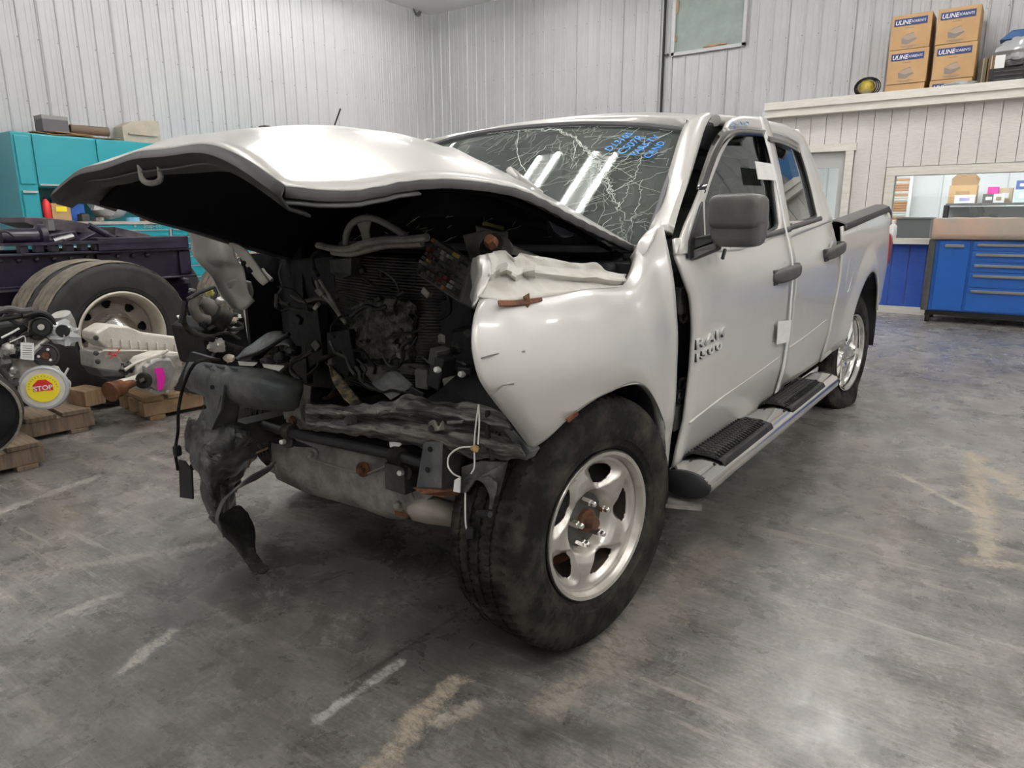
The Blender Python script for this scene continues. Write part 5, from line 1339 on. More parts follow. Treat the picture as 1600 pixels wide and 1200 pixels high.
# tangled looms, hoses and snapped brackets across the open bay
rb = random.Random(21)
for i in range(34):
    x, y = rb.uniform(440, 735), rb.uniform(400, 615); Yd = .06 - .22 * (y - 400) / 215 + rb.uniform(-.04, .02)
    pts = []; a = rb.uniform(0, 6.28)
    for k in range(5):
        pts.append((x, y, Yd)); a += rb.uniform(-.9, .9); st = rb.uniform(10, 26); x += math.cos(a) * st; y += math.sin(a) * st * .8; x = min(740, max(432, x)); y = min(622, max(392, y)); Yd += rb.uniform(-.02, .01)
    MB().tube(pyl(pts), rb.choice((.003, .004, .006, .008)), 6, 22).obj('bay_cable', rb.choice((bay_black, black_pl, trim_pl, rubber, steel_dark)), T, smooth=True)
for i in range(16):
    x, y = rb.uniform(440, 735), rb.uniform(420, 615); Yd = .02 - .22 * (y - 400) / 215
    c = aY(x, y, Yd); s1, s2 = rb.uniform(.012, .035), rb.uniform(.01, .03)
    MB().box(c, (s1, .02, s2), Matrix.Rotation(rb.uniform(-.8, .8), 3, 'Y') @ Matrix.Rotation(rb.uniform(-.5, .5), 3, 'X')).obj('snapped_bracket', rb.choice((trim_pl, steel_grey, black_pl, steel_dark)), T, bev=.003)
# ============================================================ LEFT: teal tool storage along the wall
silver_pull = mat('silver_pull', (.55, .57, .58), .3, .8)
TX = -7.75                                     # face of the cabinets
lk0, lk1 = aX(30, 300, TX).y, aX(64, 320, TX).y
ltop = aX(60, 208, TX).z
lk = thing_w('tool_locker', 'tall narrow teal locker standing at the left end of the worktop', 'cabinet', ((XL + TX)/2, (lk0 + lk1)/2, 0))
MB().box(((XL + .1 + TX)/2, (lk0+lk1)/2, ltop/2 + .06), (TX - XL - .1, lk1-lk0, ltop - .12)).obj('body', teal, lk, bev=.008)
MB().box((TX + .012, (lk0+lk1)/2, (1.66 + ltop)/2), (.024, lk1-lk0 - .05, ltop - 1.74)).obj('upper_door', teal, lk, bev=.006)
MB().box((TX + .012, (lk0+lk1)/2, .86), (.024, lk1-lk0 - .05, 1.44)).obj('lower_door', teal, lk, bev=.006)
MB().box((TX + .03, (lk0+lk1)/2, 1.615), (.03, lk1-lk0 - .05, .025)).obj('door_pull', silver_pull, lk)
for a in (lk0 + .05, lk1 - .05): MB().lathe([(0, -.02), (.06, -.02), (.06, .02), (0, .02)], (TX - .1, a, .06), (0, 1, 0), 16).obj('caster', rubber, lk)
bz = aX(150, 346, TX).z; by1 = 5.6
cb = thing_w('tool_cabinet', 'long teal roll cabinet with rows of drawers beside the tall locker', 'cabinet', ((XL + TX)/2, (lk1 + by1)/2, 0))
MB().box(((XL + .1 + TX)/2, (lk1+by1)/2, bz/2 + .038), (TX - XL - .1, by1-lk1 - .02, bz - .165)).obj('body', teal, cb, bev=.008)
dv = aX(265, 360, TX).y
for (ya, yb_) in ((lk1 + .06, dv - .03), (dv + .03, by1 - .05)):
    z = bz - .10
    for h in (.10, .09, .09, .09, .13, .16, .22):
        d = MB().box((TX + .008, (ya+yb_)/2, z - h/2), (.02, yb_-ya, h - .012)).obj('drawer', teal, cb, bev=.003)
        MB().box((TX + .024, (ya+yb_)/2, z - .016), (.02, yb_-ya, .014)).obj('drawer_pull', silver_pull, d)
        z -= h
MB().box((TX + .01, dv, bz/2), (.03, .03, bz - .2)).obj('drawer_divider', silver_pull, cb)
text_mesh('maker_plate', 'Snap-on', silver_pull, cb, .075, .003, frame_from(Vector((TX + .026, aX(222, 354, TX).y, bz - .085)), (0, 1, 0), (0, 0, 1)), 1.0, .25)
MB().lathe([(0, .012), (.014, .012), (.014, 0)], (TX + .02, aX(209, 351, TX).y, bz - .06), (1, 0, 0), 12).obj('lock', silver_pull, cb)
for a in (lk1 + .15, by1 - .15): MB().lathe([(0, -.03), (.07, -.03), (.07, .03), (0, .03)], (TX - .12, a, .07), (0, 1, 0), 16).obj('caster', rubber, cb)
wt = tag(MB().box(((XL + .06 + TX)/2, (lk1+by1)/2, bz - .02), (TX - XL - .02, by1-lk1, .04)).obj('worktop', mat('grey_worktop', (.42, .41, .38), .6, c2=(.33, .31, .28), nscale=5), None, bev=.004), 'grey worktop lying on the long teal roll cabinet', 'worktop')
ht = thing_w('tool_hutch', 'teal hutch with overhead cabinet standing over the worktop', 'hutch', (XL + .25, (lk1+by1)/2, bz))
HUZ = bz + .40
MB().box((XL + .06, (lk1+by1)/2, (bz+HUZ)/2), (.03, by1-lk1 - .04, HUZ-bz)).obj('back_panel', teal, ht)
MB().box(((XL + .06 + TX - .06)/2, (lk1+by1)/2, (HUZ+ltop)/2), (TX - XL - .12, by1-lk1 - .02, ltop-HUZ)).obj('overhead_cabinet', teal, ht, bev=.006)
nd = 5
for k in range(nd):
    y_a = lk1 + .02 + (by1-lk1 - .04) * k / nd; y_b = lk1 + .02 + (by1-lk1 - .04) * (k+1) / nd
    d = MB().box((TX - .05, (y_a+y_b)/2, (HUZ+ltop)/2), (.022, y_b-y_a - .015, ltop-HUZ - .03)).obj('cabinet_door', teal, ht, bev=.004)
    MB().box((TX - .03, (y_a+y_b)/2, HUZ + .03), (.025, y_b-y_a - .03, .02)).obj('door_pull', silver_pull, d)
MB().box(((XL + .08 + TX - .06)/2, by1 - .03, (bz+HUZ)/2), (TX - XL - .15, .03, HUZ-bz)).obj('end_panel', teal, ht)
# things on the worktop
def wtp(px, py, x=TX - .15): p = aX(px, py, x); return p
def carton(name, label, x, ya, yb_, z0, z1, m, dx=.18, grp=None):
    t = thing_w(name, label, 'box', (x, (ya+yb_)/2, z0), grp)
    MB().box((x, (ya+yb_)/2, (z0+z1)/2), (dx, yb_-ya, z1-z0)).obj('carton', m, t, bev=.004)
    MB().box((x, (ya+yb_)/2, z1 + .001), (dx * .98, .012, .003)).obj('flap_seam', card_dark, t)
    return t
p, q = wtp(78, 341), wtp(104, 318)
c1 = carton('carton', 'yellow-brown carton at the locker end of the worktop', TX - .15, p.y, q.y, bz, q.z, card)
MB().box((TX - .055, (p.y+q.y)/2, (bz+q.z)/2 + .04), (.004, .12, .06)).obj('yellow_label', yellow, c1)
p, q = wtp(69, 340, TX - .08), wtp(76, 311, TX - .08)
t = thing_w('red_canister', 'slim red canister standing beside the yellow-brown carton', 'canister', (TX - .08, (p.y+q.y)/2, bz))
MB().lathe([(.04, 0), (.045, .01), (.045, q.z - bz - .05), (.03, q.z - bz - .02), (.015, q.z - bz), (0, q.z - bz)], (TX - .08, (p.y+q.y)/2, bz), (0, 0, 1), 16).obj('can', red_print, t, smooth=True)
MB().lathe([(.012, 0), (.018, .01), (.0, .03)], (TX - .08, (p.y+q.y)/2, q.z), (0, 0, 1), 10).obj('nozzle', black_pl, t)
p, q = wtp(106, 328, TX - .38), wtp(126, 319, TX - .38)
c2_ = carton('carton', 'flat bright blue carton behind the yellow-brown carton', TX - .38, p.y, q.y, bz, q.z, mat('blue_carton', (.03, .14, .55), .5))
p, q = wtp(86, 318, TX - .60), wtp(104, 309, TX - .60)
carton('carton', 'white carton standing at the back of the worktop', TX - .60, p.y, q.y, bz, q.z, paper)
p = wtp(205, 338)
t = thing_w('tape_roll', 'light blue roll of tape lying on the worktop', 'tape roll', (TX - .12, p.y, bz))
MB().lathe([(.045, 0), (.085, 0), (.085, .05), (.045, .05)], (TX - .12, p.y, bz), (0, 0, 1), 22, close=True).obj('tape_ring', mat('light_blue_tape', (.20, .50, .75), .4), t, smooth=True)
MB().lathe([(.040, 0), (.046, 0), (.046, .05), (.040, .05)], (TX - .12, p.y, bz), (0, 0, 1), 22, close=True).obj('core', card, t)
p = wtp(178, 330)
t = thing_w('parts_bag', 'crumpled clear bag of parts heaped on the worktop', 'bag', (TX - .27, p.y, bz))
MB().blob((TX - .27, p.y, bz + .185), (.13, .24, .15), 12, .3, 3).obj('bag', clear_bag, t, smooth=True)
MB().blob((TX - .27, p.y - .05, bz + .13), (.09, .14, .09), 8, .3, 5).obj('contents', mat('brown_parts', (.22, .17, .12), .7), t)
for i, (px_, w_, h_, m, lab) in enumerate(((128, .16, .09, trim_pl, 'dark grey tool case in the middle of the worktop'), (150, .18, .05, steel_grey, 'low grey metal tray on the worktop'), (226, .2, .04, card_dark, 'flat brown board lying on the worktop near the tape roll'))):
    y = wtp(px_, 336).y
    t = thing_w('tool_tray', lab, 'tray', (TX - .12, y, bz))
    MB().box((TX - .12, y, bz + h_/2), (.14, w_ * .55, h_)).obj('tray', m, t, bev=.006); MB().box((TX - .12, y, bz + h_ + .006), (.10, .03, .012)).obj('tray_grip', black_pl, t)
# on top of the locker
z = ltop + .0
pa, pb_ = aX(62, 205, TX - .3), aX(99, 184, TX - .3)
fl0 = thing_w('cardboard_flat', 'bent flat sheet of brown cardboard lying on top of the teal hutch', 'cardboard', (TX - .3, lk1 + .2, z))
yy0 = aX(44, 208, TX - .2).y
MB().grid(surf_rows([[Vector((TX - .55, yy0 + k * .25, z + .02 + .015 * math.sin(k * 2))) for k in range(5)], [Vector((TX - .05, yy0 + k * .25, z + .015 + .012 * math.sin(k * 3 + 1))) for k in range(5)]], 14, 5)).obj('sheet', card_dark, fl0, smooth=True, th=.008)
MB().box((TX - .3, yy0 + .45, z + .042), (.4, .5, .008), .2).obj('sheet', card_dark, fl0)
gb = thing_w('speaker_box', 'small grey box standing on the cardboard on top of the teal hutch', 'box', (TX - .3, (pa.y+pb_.y)/2, z + .05))
MB().box((TX - .3, (pa.y+pb_.y)/2, z + .05 + (pb_.z - z - .05)*.38), (.22, pb_.y-pa.y, (pb_.z - z - .05)*.76)).obj('lower_case', mat('dark_grey_case', (.10, .10, .11), .6), gb)
MB().box((TX - .3, (pa.y+pb_.y)/2, z + .05 + (pb_.z - z - .05)*.88), (.225, pb_.y-pa.y + .004, (pb_.z - z - .05)*.24)).obj('lid', mat('mid_grey_case', (.26, .26, .26), .6), gb)
p = aX(140, 204, TX - .3)
tb = thing_w('cardboard_tube', 'dark cardboard tube lying on top of the teal hutch', 'tube', (TX - .3, p.y, z))
MB().lathe([(.045, -.22), (.058, -.22), (.058, .22), (.045, .22)], (TX - .3, p.y, z + .115), (.15, 1, 0), 18, close=True).obj('tube', mat('dark_tube_card', (.16, .12, .09), .8), tb, smooth=True)
p = aX(221, 193, TX - .5)
et = thing_w('pulp_tray', 'beige moulded pulp tray on top of the teal hutch', 'tray', (TX - .5, p.y, ltop))
zt = ltop
MB().prism([Vector((TX - .5, p.y - .26, zt)), Vector((TX - .5, p.y + .26, zt)), Vector((TX - .5, p.y + .25, p.z + .06)), Vector((TX - .5, p.y + .05, p.z + .05)), Vector((TX - .5, p.y - .14, p.z + .01)), Vector((TX - .5, p.y - .27, p.z - .06))], (-.25, 0, 0)).obj('pulp_block', beige, et, bev=.012)
MB().box((TX - .49, p.y, (zt + p.z)/2), (.05, .4, .02)).obj('pulp_ridge', beige, et)

# ============================================================ SEMI TRACTOR REAR (dual wheels, purple chassis)
sm_loc = Vector((-4.4, .6, 0))
semi = thing_w('semi_tractor_chassis', 'dark purple semi tractor rear chassis with dusty dual wheels behind the pallets', 'truck chassis', sm_loc)
FX = -3.95
e0, e1 = aX(298, 386, FX), aX(298, 432, FX)
rail_z0, rail_z1 = e1.z, aX(150, 392, FX).z
for x in (FX, FX - .86):
    MB().box((x - .04, (-2.4 + e0.y)/2, (rail_z0+rail_z1)/2), (.02, e0.y + 2.4, rail_z1-rail_z0)).box((x, (-2.4 + e0.y)/2, rail_z1 - .008), (.09, e0.y + 2.4, .016)).box((x, (-2.4 + e0.y)/2, rail_z0 + .008), (.09, e0.y + 2.4, .016)).obj('chassis_rail', purple, semi, bev=.003)
for y in (-1.4, -.2, .9, e0.y - .06): MB().box((FX - .43, y, (rail_z0+rail_z1)/2), (.86, .10, (rail_z1-rail_z0) * .8)).obj('crossmember', purple, semi, bev=.006)
y = -2.2
while y < e0.y - .3:
    MB().lathe([(.018, 0), (.018, .02), (.0, .024)], (FX - .03, y, rail_z1 - .05), (1, 0, 0), 6).obj('rail_bolt', purple, semi); y += .115
y = .35
while y < 1.25:
    MB().box((FX + .01, y, rail_z1 + .03), (.07, .055, .05)).obj('slider_tooth', purple, semi, bev=.004); y += .1
MB().box((FX + .02, .85, rail_z1 + .065), (.10, 1.25, .02)).obj('slider_rail', purple, semi)
b0, b1 = aX(152, 380, FX + .05), aX(296, 398, FX + .05)
MB().box((FX + .0, (b0.y+b1.y)/2 + .0, (b0.z + rail_z1)/2 + .02), (.12, b1.y-b0.y, .10)).obj('rear_deck_beam', purple, semi, bev=.006)
# fifth-wheel plate, tipped
fx = -4.38
top_ = [aX(x, y, fx) for x, y in ((38, 339), (70, 340), (110, 344), (150, 352), (195, 362), (233, 375))]
bot_ = [aX(x, y, fx) for x, y in ((38, 348), (70, 358), (110, 362), (150, 366), (195, 374), (233, 379))]
fw = MB().prism(top_ + bot_[::-1], (-.5, 0, 0)).prism([p + Vector((.32, 0, -.01)) for p in (top_ + bot_[::-1])[3:9]], (-.3, 0, 0)).obj('fifth_wheel_plate', mat('greasy_plate', (.035, .030, .045), .45, .4, c2=(.12, .10, .11), nscale=8), semi, bev=.006)
MB().box(aX(76, 352, fx + .05), (.06, .05, .08), .3).obj('plate_tag', grey_handle, fw)
MB().tube([aX(138, 352, fx + .34), aX(178, 372, fx + .34)], .025, 8).obj('release_arm', purple, semi, smooth=True)
for q in ([(50, 378), (80, 366), (118, 360), (128, 378)], [(112, 380), (150, 362), (190, 376), (188, 384)]):
    MB().prism([aX(x, y, fx + .2) for x, y in q], (-.4, 0, 0)).obj('plate_stand', purple, semi, bev=.01)
for i, (x, y, r) in enumerate(((92, 374, .03), (106, 371, .035), (72, 377, .025))): MB().tube([aX(x - 8, y + 3, fx + .3), aX(x + 8, y - 2, fx + .3)], r * .7, 8).obj('air_fitting', grey_handle if i < 2 else purple, semi)
c = aX(38, 370, FX - .1)
MB().lathe([(0, -.16), (.05, -.15), (.06, -.1), (.06, .08), (.09, .09), (.09, .13), (.05, .15), (0, .16)], c, (0, 1, 0), 18).obj('brake_chamber', purple, semi, smooth=True)
MB().tube([aX(0, 362, FX), aX(10, 362, FX), aX(22, 370, FX)], .008, 6, 10).obj('air_line', black_pl, semi)
for x, y in ((262, 425), (275, 432), (268, 445)): MB().blob(aX(x, y, FX - .3), (.12, .09, .07), 8, .5, x).obj('spring_hanger', purple, semi, smooth=True)
MB().box((FX - .2, .7, .62), (.25, 1.9, .36)).obj('spring_beam', purple, semi, bev=.05)
MB().box((FX - .02, -1.2, .72), (.1, 1.6, .30)).obj('spring_beam', purple, semi, bev=.05)
# wheels
wc = aX(184, 512, -3.28); WY = wc.y; RT = .505
semi_tyre_wall = mat('black_sidewall', (.012, .012, .013), .55, c2=(.03, .029, .028), nscale=6, spec=.3)
def semi_wheel(x, y, sgn, outer=True):
    root = tyre_obj('dual_wheel', RT, .275, .29, semi_tyre_wall, semi, 100, None, 4, ribs=5, gd=.012)
    root.matrix_parent_inverse = Matrix.Translation(-sm_loc)
    root.location = (x, y, RT); root.rotation_euler = (0, 0, 0 if sgn > 0 else math.pi)
    tread = [(-.118 + .236 * k / 10, RT + .004 - .010 * abs(k - 5) ** 2 / 25) for k in range(11)]
    rows = []
    for i in range(121):
        a = 2 * math.pi * i / 120
        rows.append([Vector((xx, math.cos(a) * (r - (.008 if k in (2, 5, 8) else 0) - (.005 if (i + k // 3) % 4 == 0 and k not in (2, 5, 8) else 0)), math.sin(a) * (r - (.008 if k in (2, 5, 8) else 0)))) for k, (xx, r) in enumerate(tread)])
    MB().grid(rows).obj('tread_band', rubber_dusty, root, smooth=True, th=.004, ang=30)
    if outer:
        rimm = mat('cream_wheel_steel', (.52, .48, .42), .45, .1, c2=(.40, .36, .30), nscale=6)
        rimd = mat('brown_wheel_disc', (.16, .135, .11), .55, .1, c2=(.25, .22, .19), nscale=6)
        MB().lathe([(.292, .135), (.300, .143), (.292, .148), (.282, .14), (.272, .11), (.262, .04), (.258, -.02)], (0, 0, 0), (1, 0, 0), 60, cap=False).obj('rim_flange', rimm, root, smooth=True, th=.005)
        rim_face('wheel_disc', .262, [.05, .12, .145, .16, .21, .262], [.03, .03, .0, -.02, -.03, .01], (8, .205, .030, .14, .1), rimd, root, 240, 40, .09, .01)
        MB().lathe([(.258, -.10), (.258, -.06), (.0, -.06)], (0, 0, 0), (1, 0, 0), 40).obj('drum_face', bay_black, root)
        MB().lathe([(.14, -.02), (.135, .03), (.115, .05), (.11, .055)], (0, 0, 0), (1, 0, 0), 32).obj('hub_ring', rimd, root, smooth=True)
        MB().lathe([(.125, .05), (.125, .085), (.085, .125), (.045, .165), (.0, .19)], (0, 0, 0), (1, 0, 0), 32).obj('hub_cone', chrome_hi, root, smooth=True)
        for k in range(10):
            a = 2 * math.pi * k / 10; MB().lathe([(.016, 0), (.016, .035), (.0, .045)], (.0, math.cos(a) * .128, math.sin(a) * .128), (1, 0, 0), 6).obj('wheel_nut', rimd, root)
    return root
for yy in (WY, WY + 1.36):
    semi_wheel(-3.20 - .14, yy, 1, True); semi_wheel(-3.20 - .14 - .335, yy, 1, False)
    semi_wheel(-5.45, yy, -1, False)
    MB().tube([(-5.4, yy, RT), (-3.5, yy, RT)], .07, 10).obj('axle', purple, semi)

# ============================================================ PALLETS
def pallet(name, label, A, B, depth, h, m, nb=6, flip=1):
    """A->B near edge on the floor, depth away from it"""
    A, B = Vector((A.x, A.y, 0)), Vector((B.x, B.y, 0)); L = (B - A).length; ang = math.atan2(B.y - A.y, B.x - A.x)
    t = thing(name, label, 'pallet', A, ang)
    for k in range(3):
        y = (.05 + (depth - .10) * k / 2) * flip
        MB().box((L/2, y, h * .5), (L, .09, h * .62)).obj('stringer', m, t, bev=.004)
    for k in range(nb):
        x = L * (k + .5) / nb; MB().box((x, depth/2 * flip, h - h * .09), (L / nb - .03, depth, h * .18)).obj('deck_board', m, t, bev=.003)
    for k in range(3):
        MB().box((L * (.08 + .42 * k), depth/2 * flip, h * .09), (.10, depth, h * .18)).obj('bottom_board', m, t, bev=.003)
    return t
c2p = aZ(228, 659, 0); d2 = Vector((.10, 1.0, 0)).normalized()
pal2 = pallet('pallet', 'light wooden pallet carrying the transmission', c2p, c2p + d2 * 1.0, .44, .15, wood, 7, 1)
c1p = aZ(144, 668, 0) + Vector((.06, 0, 0)); d1 = Vector((-.06, -1.0, 0)).normalized()
pal1 = pallet('pallet', 'weathered wooden pallet under the engine with the round red and yellow sticker', c1p, c1p + d1 * 1.15, .30, .145, wood_grey, 6, -1)
c3p = aZ(74, 727, 0)
pal3 = pallet('pallet', 'weathered pallet in the near left corner with the dark drum on it', c3p, c3p + Vector((-.05, -1, 0)).normalized() * 1.1, .30, .14, wood_grey, 6, -1)
# timber block at the pallet corner
p = aZ(138, 650, .145)
p = Vector((c1p.x - .13, c1p.y + .02, 0))
tag(MB().box((p.x, p.y, .196), (.20, .13, .10), .12).box((p.x, p.y, .1475), (.19, .12, .004), .12).obj('timber_block', wood, None, bev=.004), 'short square timber block lying across the engine pallet corner', 'timber')
dr = thing_w('brake_drum', 'dark round drum standing on the near left pallet', 'drum', (-2.2, aX(-52, 650, -2.2).y, .14))
c = aX(-52, 650, -2.2); rdr = (c.z - .143)
MB().lathe([(rdr * .55, -.10), (rdr, -.10), (rdr, .0), (rdr * .94, .012), (rdr * .9, .0), (rdr * .86, -.03), (rdr * .3, -.02), (0, -.02)], c, (.9, -.42, 0), 40).obj('drum_shell', bay_black, dr, smooth=True)
MB().lathe([(rdr * .96, .0), (rdr * 1.01, .0), (rdr * 1.01, .012), (rdr * .96, .012)], c, (.9, -.42, 0), 40, close=True).obj('drum_rim', steel_grey, dr, smooth=True)

# ============================================================ ENGINE ON PALLET (far left)
EX = -2.50
en = thing_w('engine', 'bare engine on the far left pallet with a round red and yellow sticker', 'engine', (EX, aX(50, 620, EX).y, .145))
def ex(l, X=EX): return [aX(x, y, X) for x, y in l]
toC = Vector((.88, -.47, .12)).normalized()
MB().prism(ex([(-30, 560), (5, 545), (40, 535), (70, 560), (82, 580), (70, 620), (30, 636), (-30, 636)], EX - .08), (-.35, 0, 0)).obj('engine_block', alu, en, bev=.012)
MB().prism(ex([(0, 540), (40, 515), (52, 530), (46, 552), (20, 566), (2, 560)], EX - .04), (-.3, 0, 0)).obj('cylinder_head', alu, en, bev=.01)
MB().prism(ex([(-20, 520), (0, 508), (36, 503), (48, 514), (12, 538), (-20, 552)], EX - .02), (-.3, 0, 0)).obj('valve_cover', black_pl, en, bev=.015)
MB().tube(ex([(2, 528), (18, 520), (30, 513)], EX - .005), .006, 6).obj('cover_label', paper, en)
MB().prism(ex([(28, 555), (62, 560), (80, 578), (78, 600), (50, 606), (34, 590)], EX - .06), (-.1, 0, 0)).obj('timing_cover', alu_pale, en, bev=.01)
MB().prism(ex([(40, 579), (50, 577), (45, 583)], EX - .05), (.006, 0, 0)).obj('red_mark', red_print, en)
for i, l in enumerate(([(-5, 487), (15, 482), (33, 486), (50, 484)], [(-5, 500), (20, 496), (45, 492), (75, 498)], [(5, 493), (30, 505), (50, 496), (80, 500)], [(35, 494), (60, 488), (78, 496), (84, 508)], [(-8, 482), (8, 484), (20, 490)], [(28, 540), (38, 525), (60, 520), (78, 512)], [(0, 575), (12, 590), (20, 612)], [(-4, 560), (8, 572), (10, 600)])):
    MB().tube(ex(l, EX + .02 - .02 * (i % 3)), .016 - .002 * (i % 3), 8, 18).obj('harness_hose', black_pl if i % 2 else trim_pl, en, smooth=True)
def pulley(x, y, r, m, m2, X=EX + .02, ttl='pulley'):
    c = aX(x, y, X)
    o = MB().lathe([(.0, -.03), (r * .9, -.03), (r, -.02), (r * .9, -.008), (r, .004), (r, .012), (r * .88, .014), (r * .8, .004), (r * .35, .004), (r * .3, .016), (0, .016)], c, toC, 30).obj(ttl, m, en, smooth=True)
    MB().lathe([(r * .32, .004), (r * .30, .022), (0, .022)], c, toC, 16).obj('pulley_hub', m2, o, smooth=True)
    return o, c
pulley(65, 511, .055, black_pl, alu)
o, c = pulley(72, 555, .066, mat('pulley_black', (.025, .025, .026), .5), rust)
u = toC.orthogonal().normalized(); v = toC.cross(u)
for k in range(3):
    a = 2 * math.pi * k / 3 + .4; MB().lathe([(.009, .004), (.008, .014), (0, .014)], c + (u * math.cos(a) + v * math.sin(a)) * .034, toC, 8).obj('pulley_bolt', chrome_hi, o)
pulley(60, 520, .045, steel_dark, alu, EX - .02)
MB().tube(ex([(40, 560), (56, 545), (73, 530)], EX), .018, 8).obj('belt_arm', alu, en, smooth=True)
bg = MB().blob(aX(98, 522, EX + .02), (.06, .07, .06), 12, .7, 4).obj('wrapped_throttle', clear_bag, en, smooth=True)
MB().lathe([(.05, -.05), (.055, 0), (.05, .05), (.0, .05)], aX(100, 503, EX - .05), (.2, -.3, 1), 20).obj('throttle_body', alu, en, smooth=True)
MB().lathe([(.0, .004), (.03, .004), (.035, -.004)], aX(98, 517, EX + .082), toC, 18).obj('throttle_bore', bay_black, bg)
MB().prism(ex([(32, 535), (53, 536), (53, 563), (32, 561)], EX + .05), (.002, 0, 0)).obj('paper_tag', paper, en)
mb = MB()
for k in range(6): mb.prism(ex([(35, 540 + 3.4*k), (50, 540.5 + 3.4*k), (50, 541.3 + 3.4*k), (35, 540.8 + 3.4*k)], EX + .0525), (.0006, 0, 0))
tag(mb.obj('tag_print', grey_print, en), kind='stuff')
MB().tube(ex([(40, 535), (38, 525), (30, 528), (15, 535)], EX + .045), .003, 6, 14).obj('tag_string', wire_white, en)
for i, (x, y, r) in enumerate(((14, 545, .035), (24, 552, .028), (22, 535, .03), (10, 590, .03), (20, 600, .035), (5, 570, .04), (28, 622, .03), (2, 615, .04), (40, 625, .03), (18, 578, .025))):
    MB().blob(aX(x, y, EX - .0), (r, r, r), 7, .5, i + 20).obj('engine_fitting', (alu, black_pl, steel_dark)[i % 3], en, smooth=True)
# transmission-side cover with the sticker
c = aX(68, 606, EX + .08)
hs = MB().lathe([(.0, -.14), (.085, -.14), (.11, -.06), (.112, .0), (.105, .010), (.0, .012)], c, toC, 36).obj('water_pump_housing', alu_pale, en, smooth=True)
MB().prism(ex([(80, 580), (100, 586), (113, 597), (112, 608), (95, 622), (78, 630)], EX + .02), (-.14, 0, 0)).obj('pump_outlet', alu_pale, en, bev=.012)
MB().tube(ex([(101, 586), (107, 575)], EX + .03), .007, 6).obj('pump_stud', alu, en)
MB().prism(ex([(75, 574), (92, 572), (98, 582), (82, 586)], EX + .03), (-.08, 0, 0)).obj('pump_ear', alu_pale, en, bev=.008)
cz = c + toC * .0125
MB().lathe([(.0, .0), (.078, .0), (.078, .003), (.0, .003)], cz, toC, 40).obj('round_sticker', yellow, hs)
Mt = frame_from(cz + toC * .0035, Vector((0, 0, 1)).cross(toC), (0, 0, 1))
rot8 = [Mt @ Vector((.05 * math.cos(R(22.5 + 45*k)), .05 * math.sin(R(22.5 + 45*k)), 0)) for k in range(8)]
MB().prism(rot8, toC * .0015).obj('sticker_octagon', red_print, hs)
text_mesh('sticker_word', 'STOP', white_print, hs, .036, .0008, Mt @ Matrix.Rotation(.06, 4, 'Z') @ Matrix.Translation((0, -.011, .0025)), 1.05, 0, 0, .0008, 'CENTER')
for k in range(28):
    a = 2 * math.pi * k / 28; ctr = Mt @ Vector((.066 * math.cos(a), .066 * math.sin(a), 0))
    MB().box(ctr, (.003, .008, .001), Mt.to_3x3() @ Matrix.Rotation(a + 1.57, 3, 'Z')).obj('sticker_letter', grey_print, hs)
MB().lathe([(.104, .012), (.118, .004), (.122, -.02), (.116, -.06)], c, toC, 36, cap=False).obj('plastic_wrap', clear_bag, en, smooth=True, th=.002)

# ============================================================ TRANSMISSION ON ITS PALLET
GX = -2.78
gb_ = thing_w('transmission', 'pale aluminium transmission lying on the light wooden pallet', 'transmission', (GX, aX(230, 600, GX).y, .15))
def gx(l, X=GX): return [aX(x, y, X) for x, y in l]
g0, g1 = aX(160, 545, GX), aX(316, 552, GX)
ax_ = (g1 - g0); LL = ax_.length
MB().lathe([(.115, 0), (.13, .01), (.128, .05), (.118, .08), (.122, LL * .28), (.112, LL * .5), (.095, LL * .75), (.085, LL * .95), (.0, LL * .95)], g0 + Vector((-.08, 0, 0)), ax_, 14).obj('gear_case', alu_pale, gb_, smooth=True, ang=30)
MB().prism(gx([(150, 520), (170, 508), (200, 510), (225, 520), (300, 530), (312, 540), (306, 556), (230, 548), (168, 545), (150, 532)], GX + .05), (-.2, 0, 0)).obj('upper_housing', alu_pale, gb_, bev=.012)
for k in range(9):
    x = 176 + 14 * k; MB().box(aX(x, 536 + k * 1.2, GX + .058), (.012, .012, .055), .2).obj('case_rib', alu_pale, gb_, bev=.003)
MB().tube(gx([(160, 548), (200, 548), (250, 549), (300, 556)], GX + .06), .008, 6).obj('case_seam', alu_pale, gb_)
MB().prism(gx([(146, 550), (170, 545), (190, 560), (196, 580), (170, 590), (148, 575)], GX + .03), (-.2, 0, 0)).obj('bell_housing', alu, gb_, bev=.012)
for k, (x, y) in enumerate(((150, 528), (150, 552), (153, 565))): MB().lathe([(.012, -.02), (.016, .0), (.008, .004)], aX(x, y, GX + .06), toC, 12).obj('bolt_boss', steel_dark, gb_)
MB().prism(gx([(168, 546), (176, 545), (172, 552)], GX + .055), (.006, 0, 0)).obj('red_mark', red_print, gb_)
for l in ([(172, 560), (180, 553), (188, 545)], [(170, 553), (182, 556)]): MB().tube(gx(l, GX + .065), .004, 5).obj('red_mark', red_print, gb_)
MB().prism(gx([(150, 575), (190, 580), (205, 590), (160, 590)], GX + .05), (-.2, 0, 0)).obj('oil_pan', trim_pl, gb_, bev=.01)
MB().lathe([(.075, 0), (.08, .02), (.06, .03), (.04, .05), (.0, .05)], aX(309, 540, GX), ax_, 20).obj('tail_flange', alu_pale, gb_, smooth=True)
MB().lathe([(.022, 0), (.03, .03), (.03, .07), (.018, .11), (0, .11)], aX(314, 549, GX + .05), (.3, 1, .1), 14).obj('output_yoke', rust, gb_, smooth=True)
HX = -2.52
df = thing_w('transfer_case', 'pale transfer case with a pink tape strip in front of the transmission', 'transfer case', (HX, aX(240, 610, HX).y, .15))
def hx(l, X=HX): return [aX(x, y, X) for x, y in l]
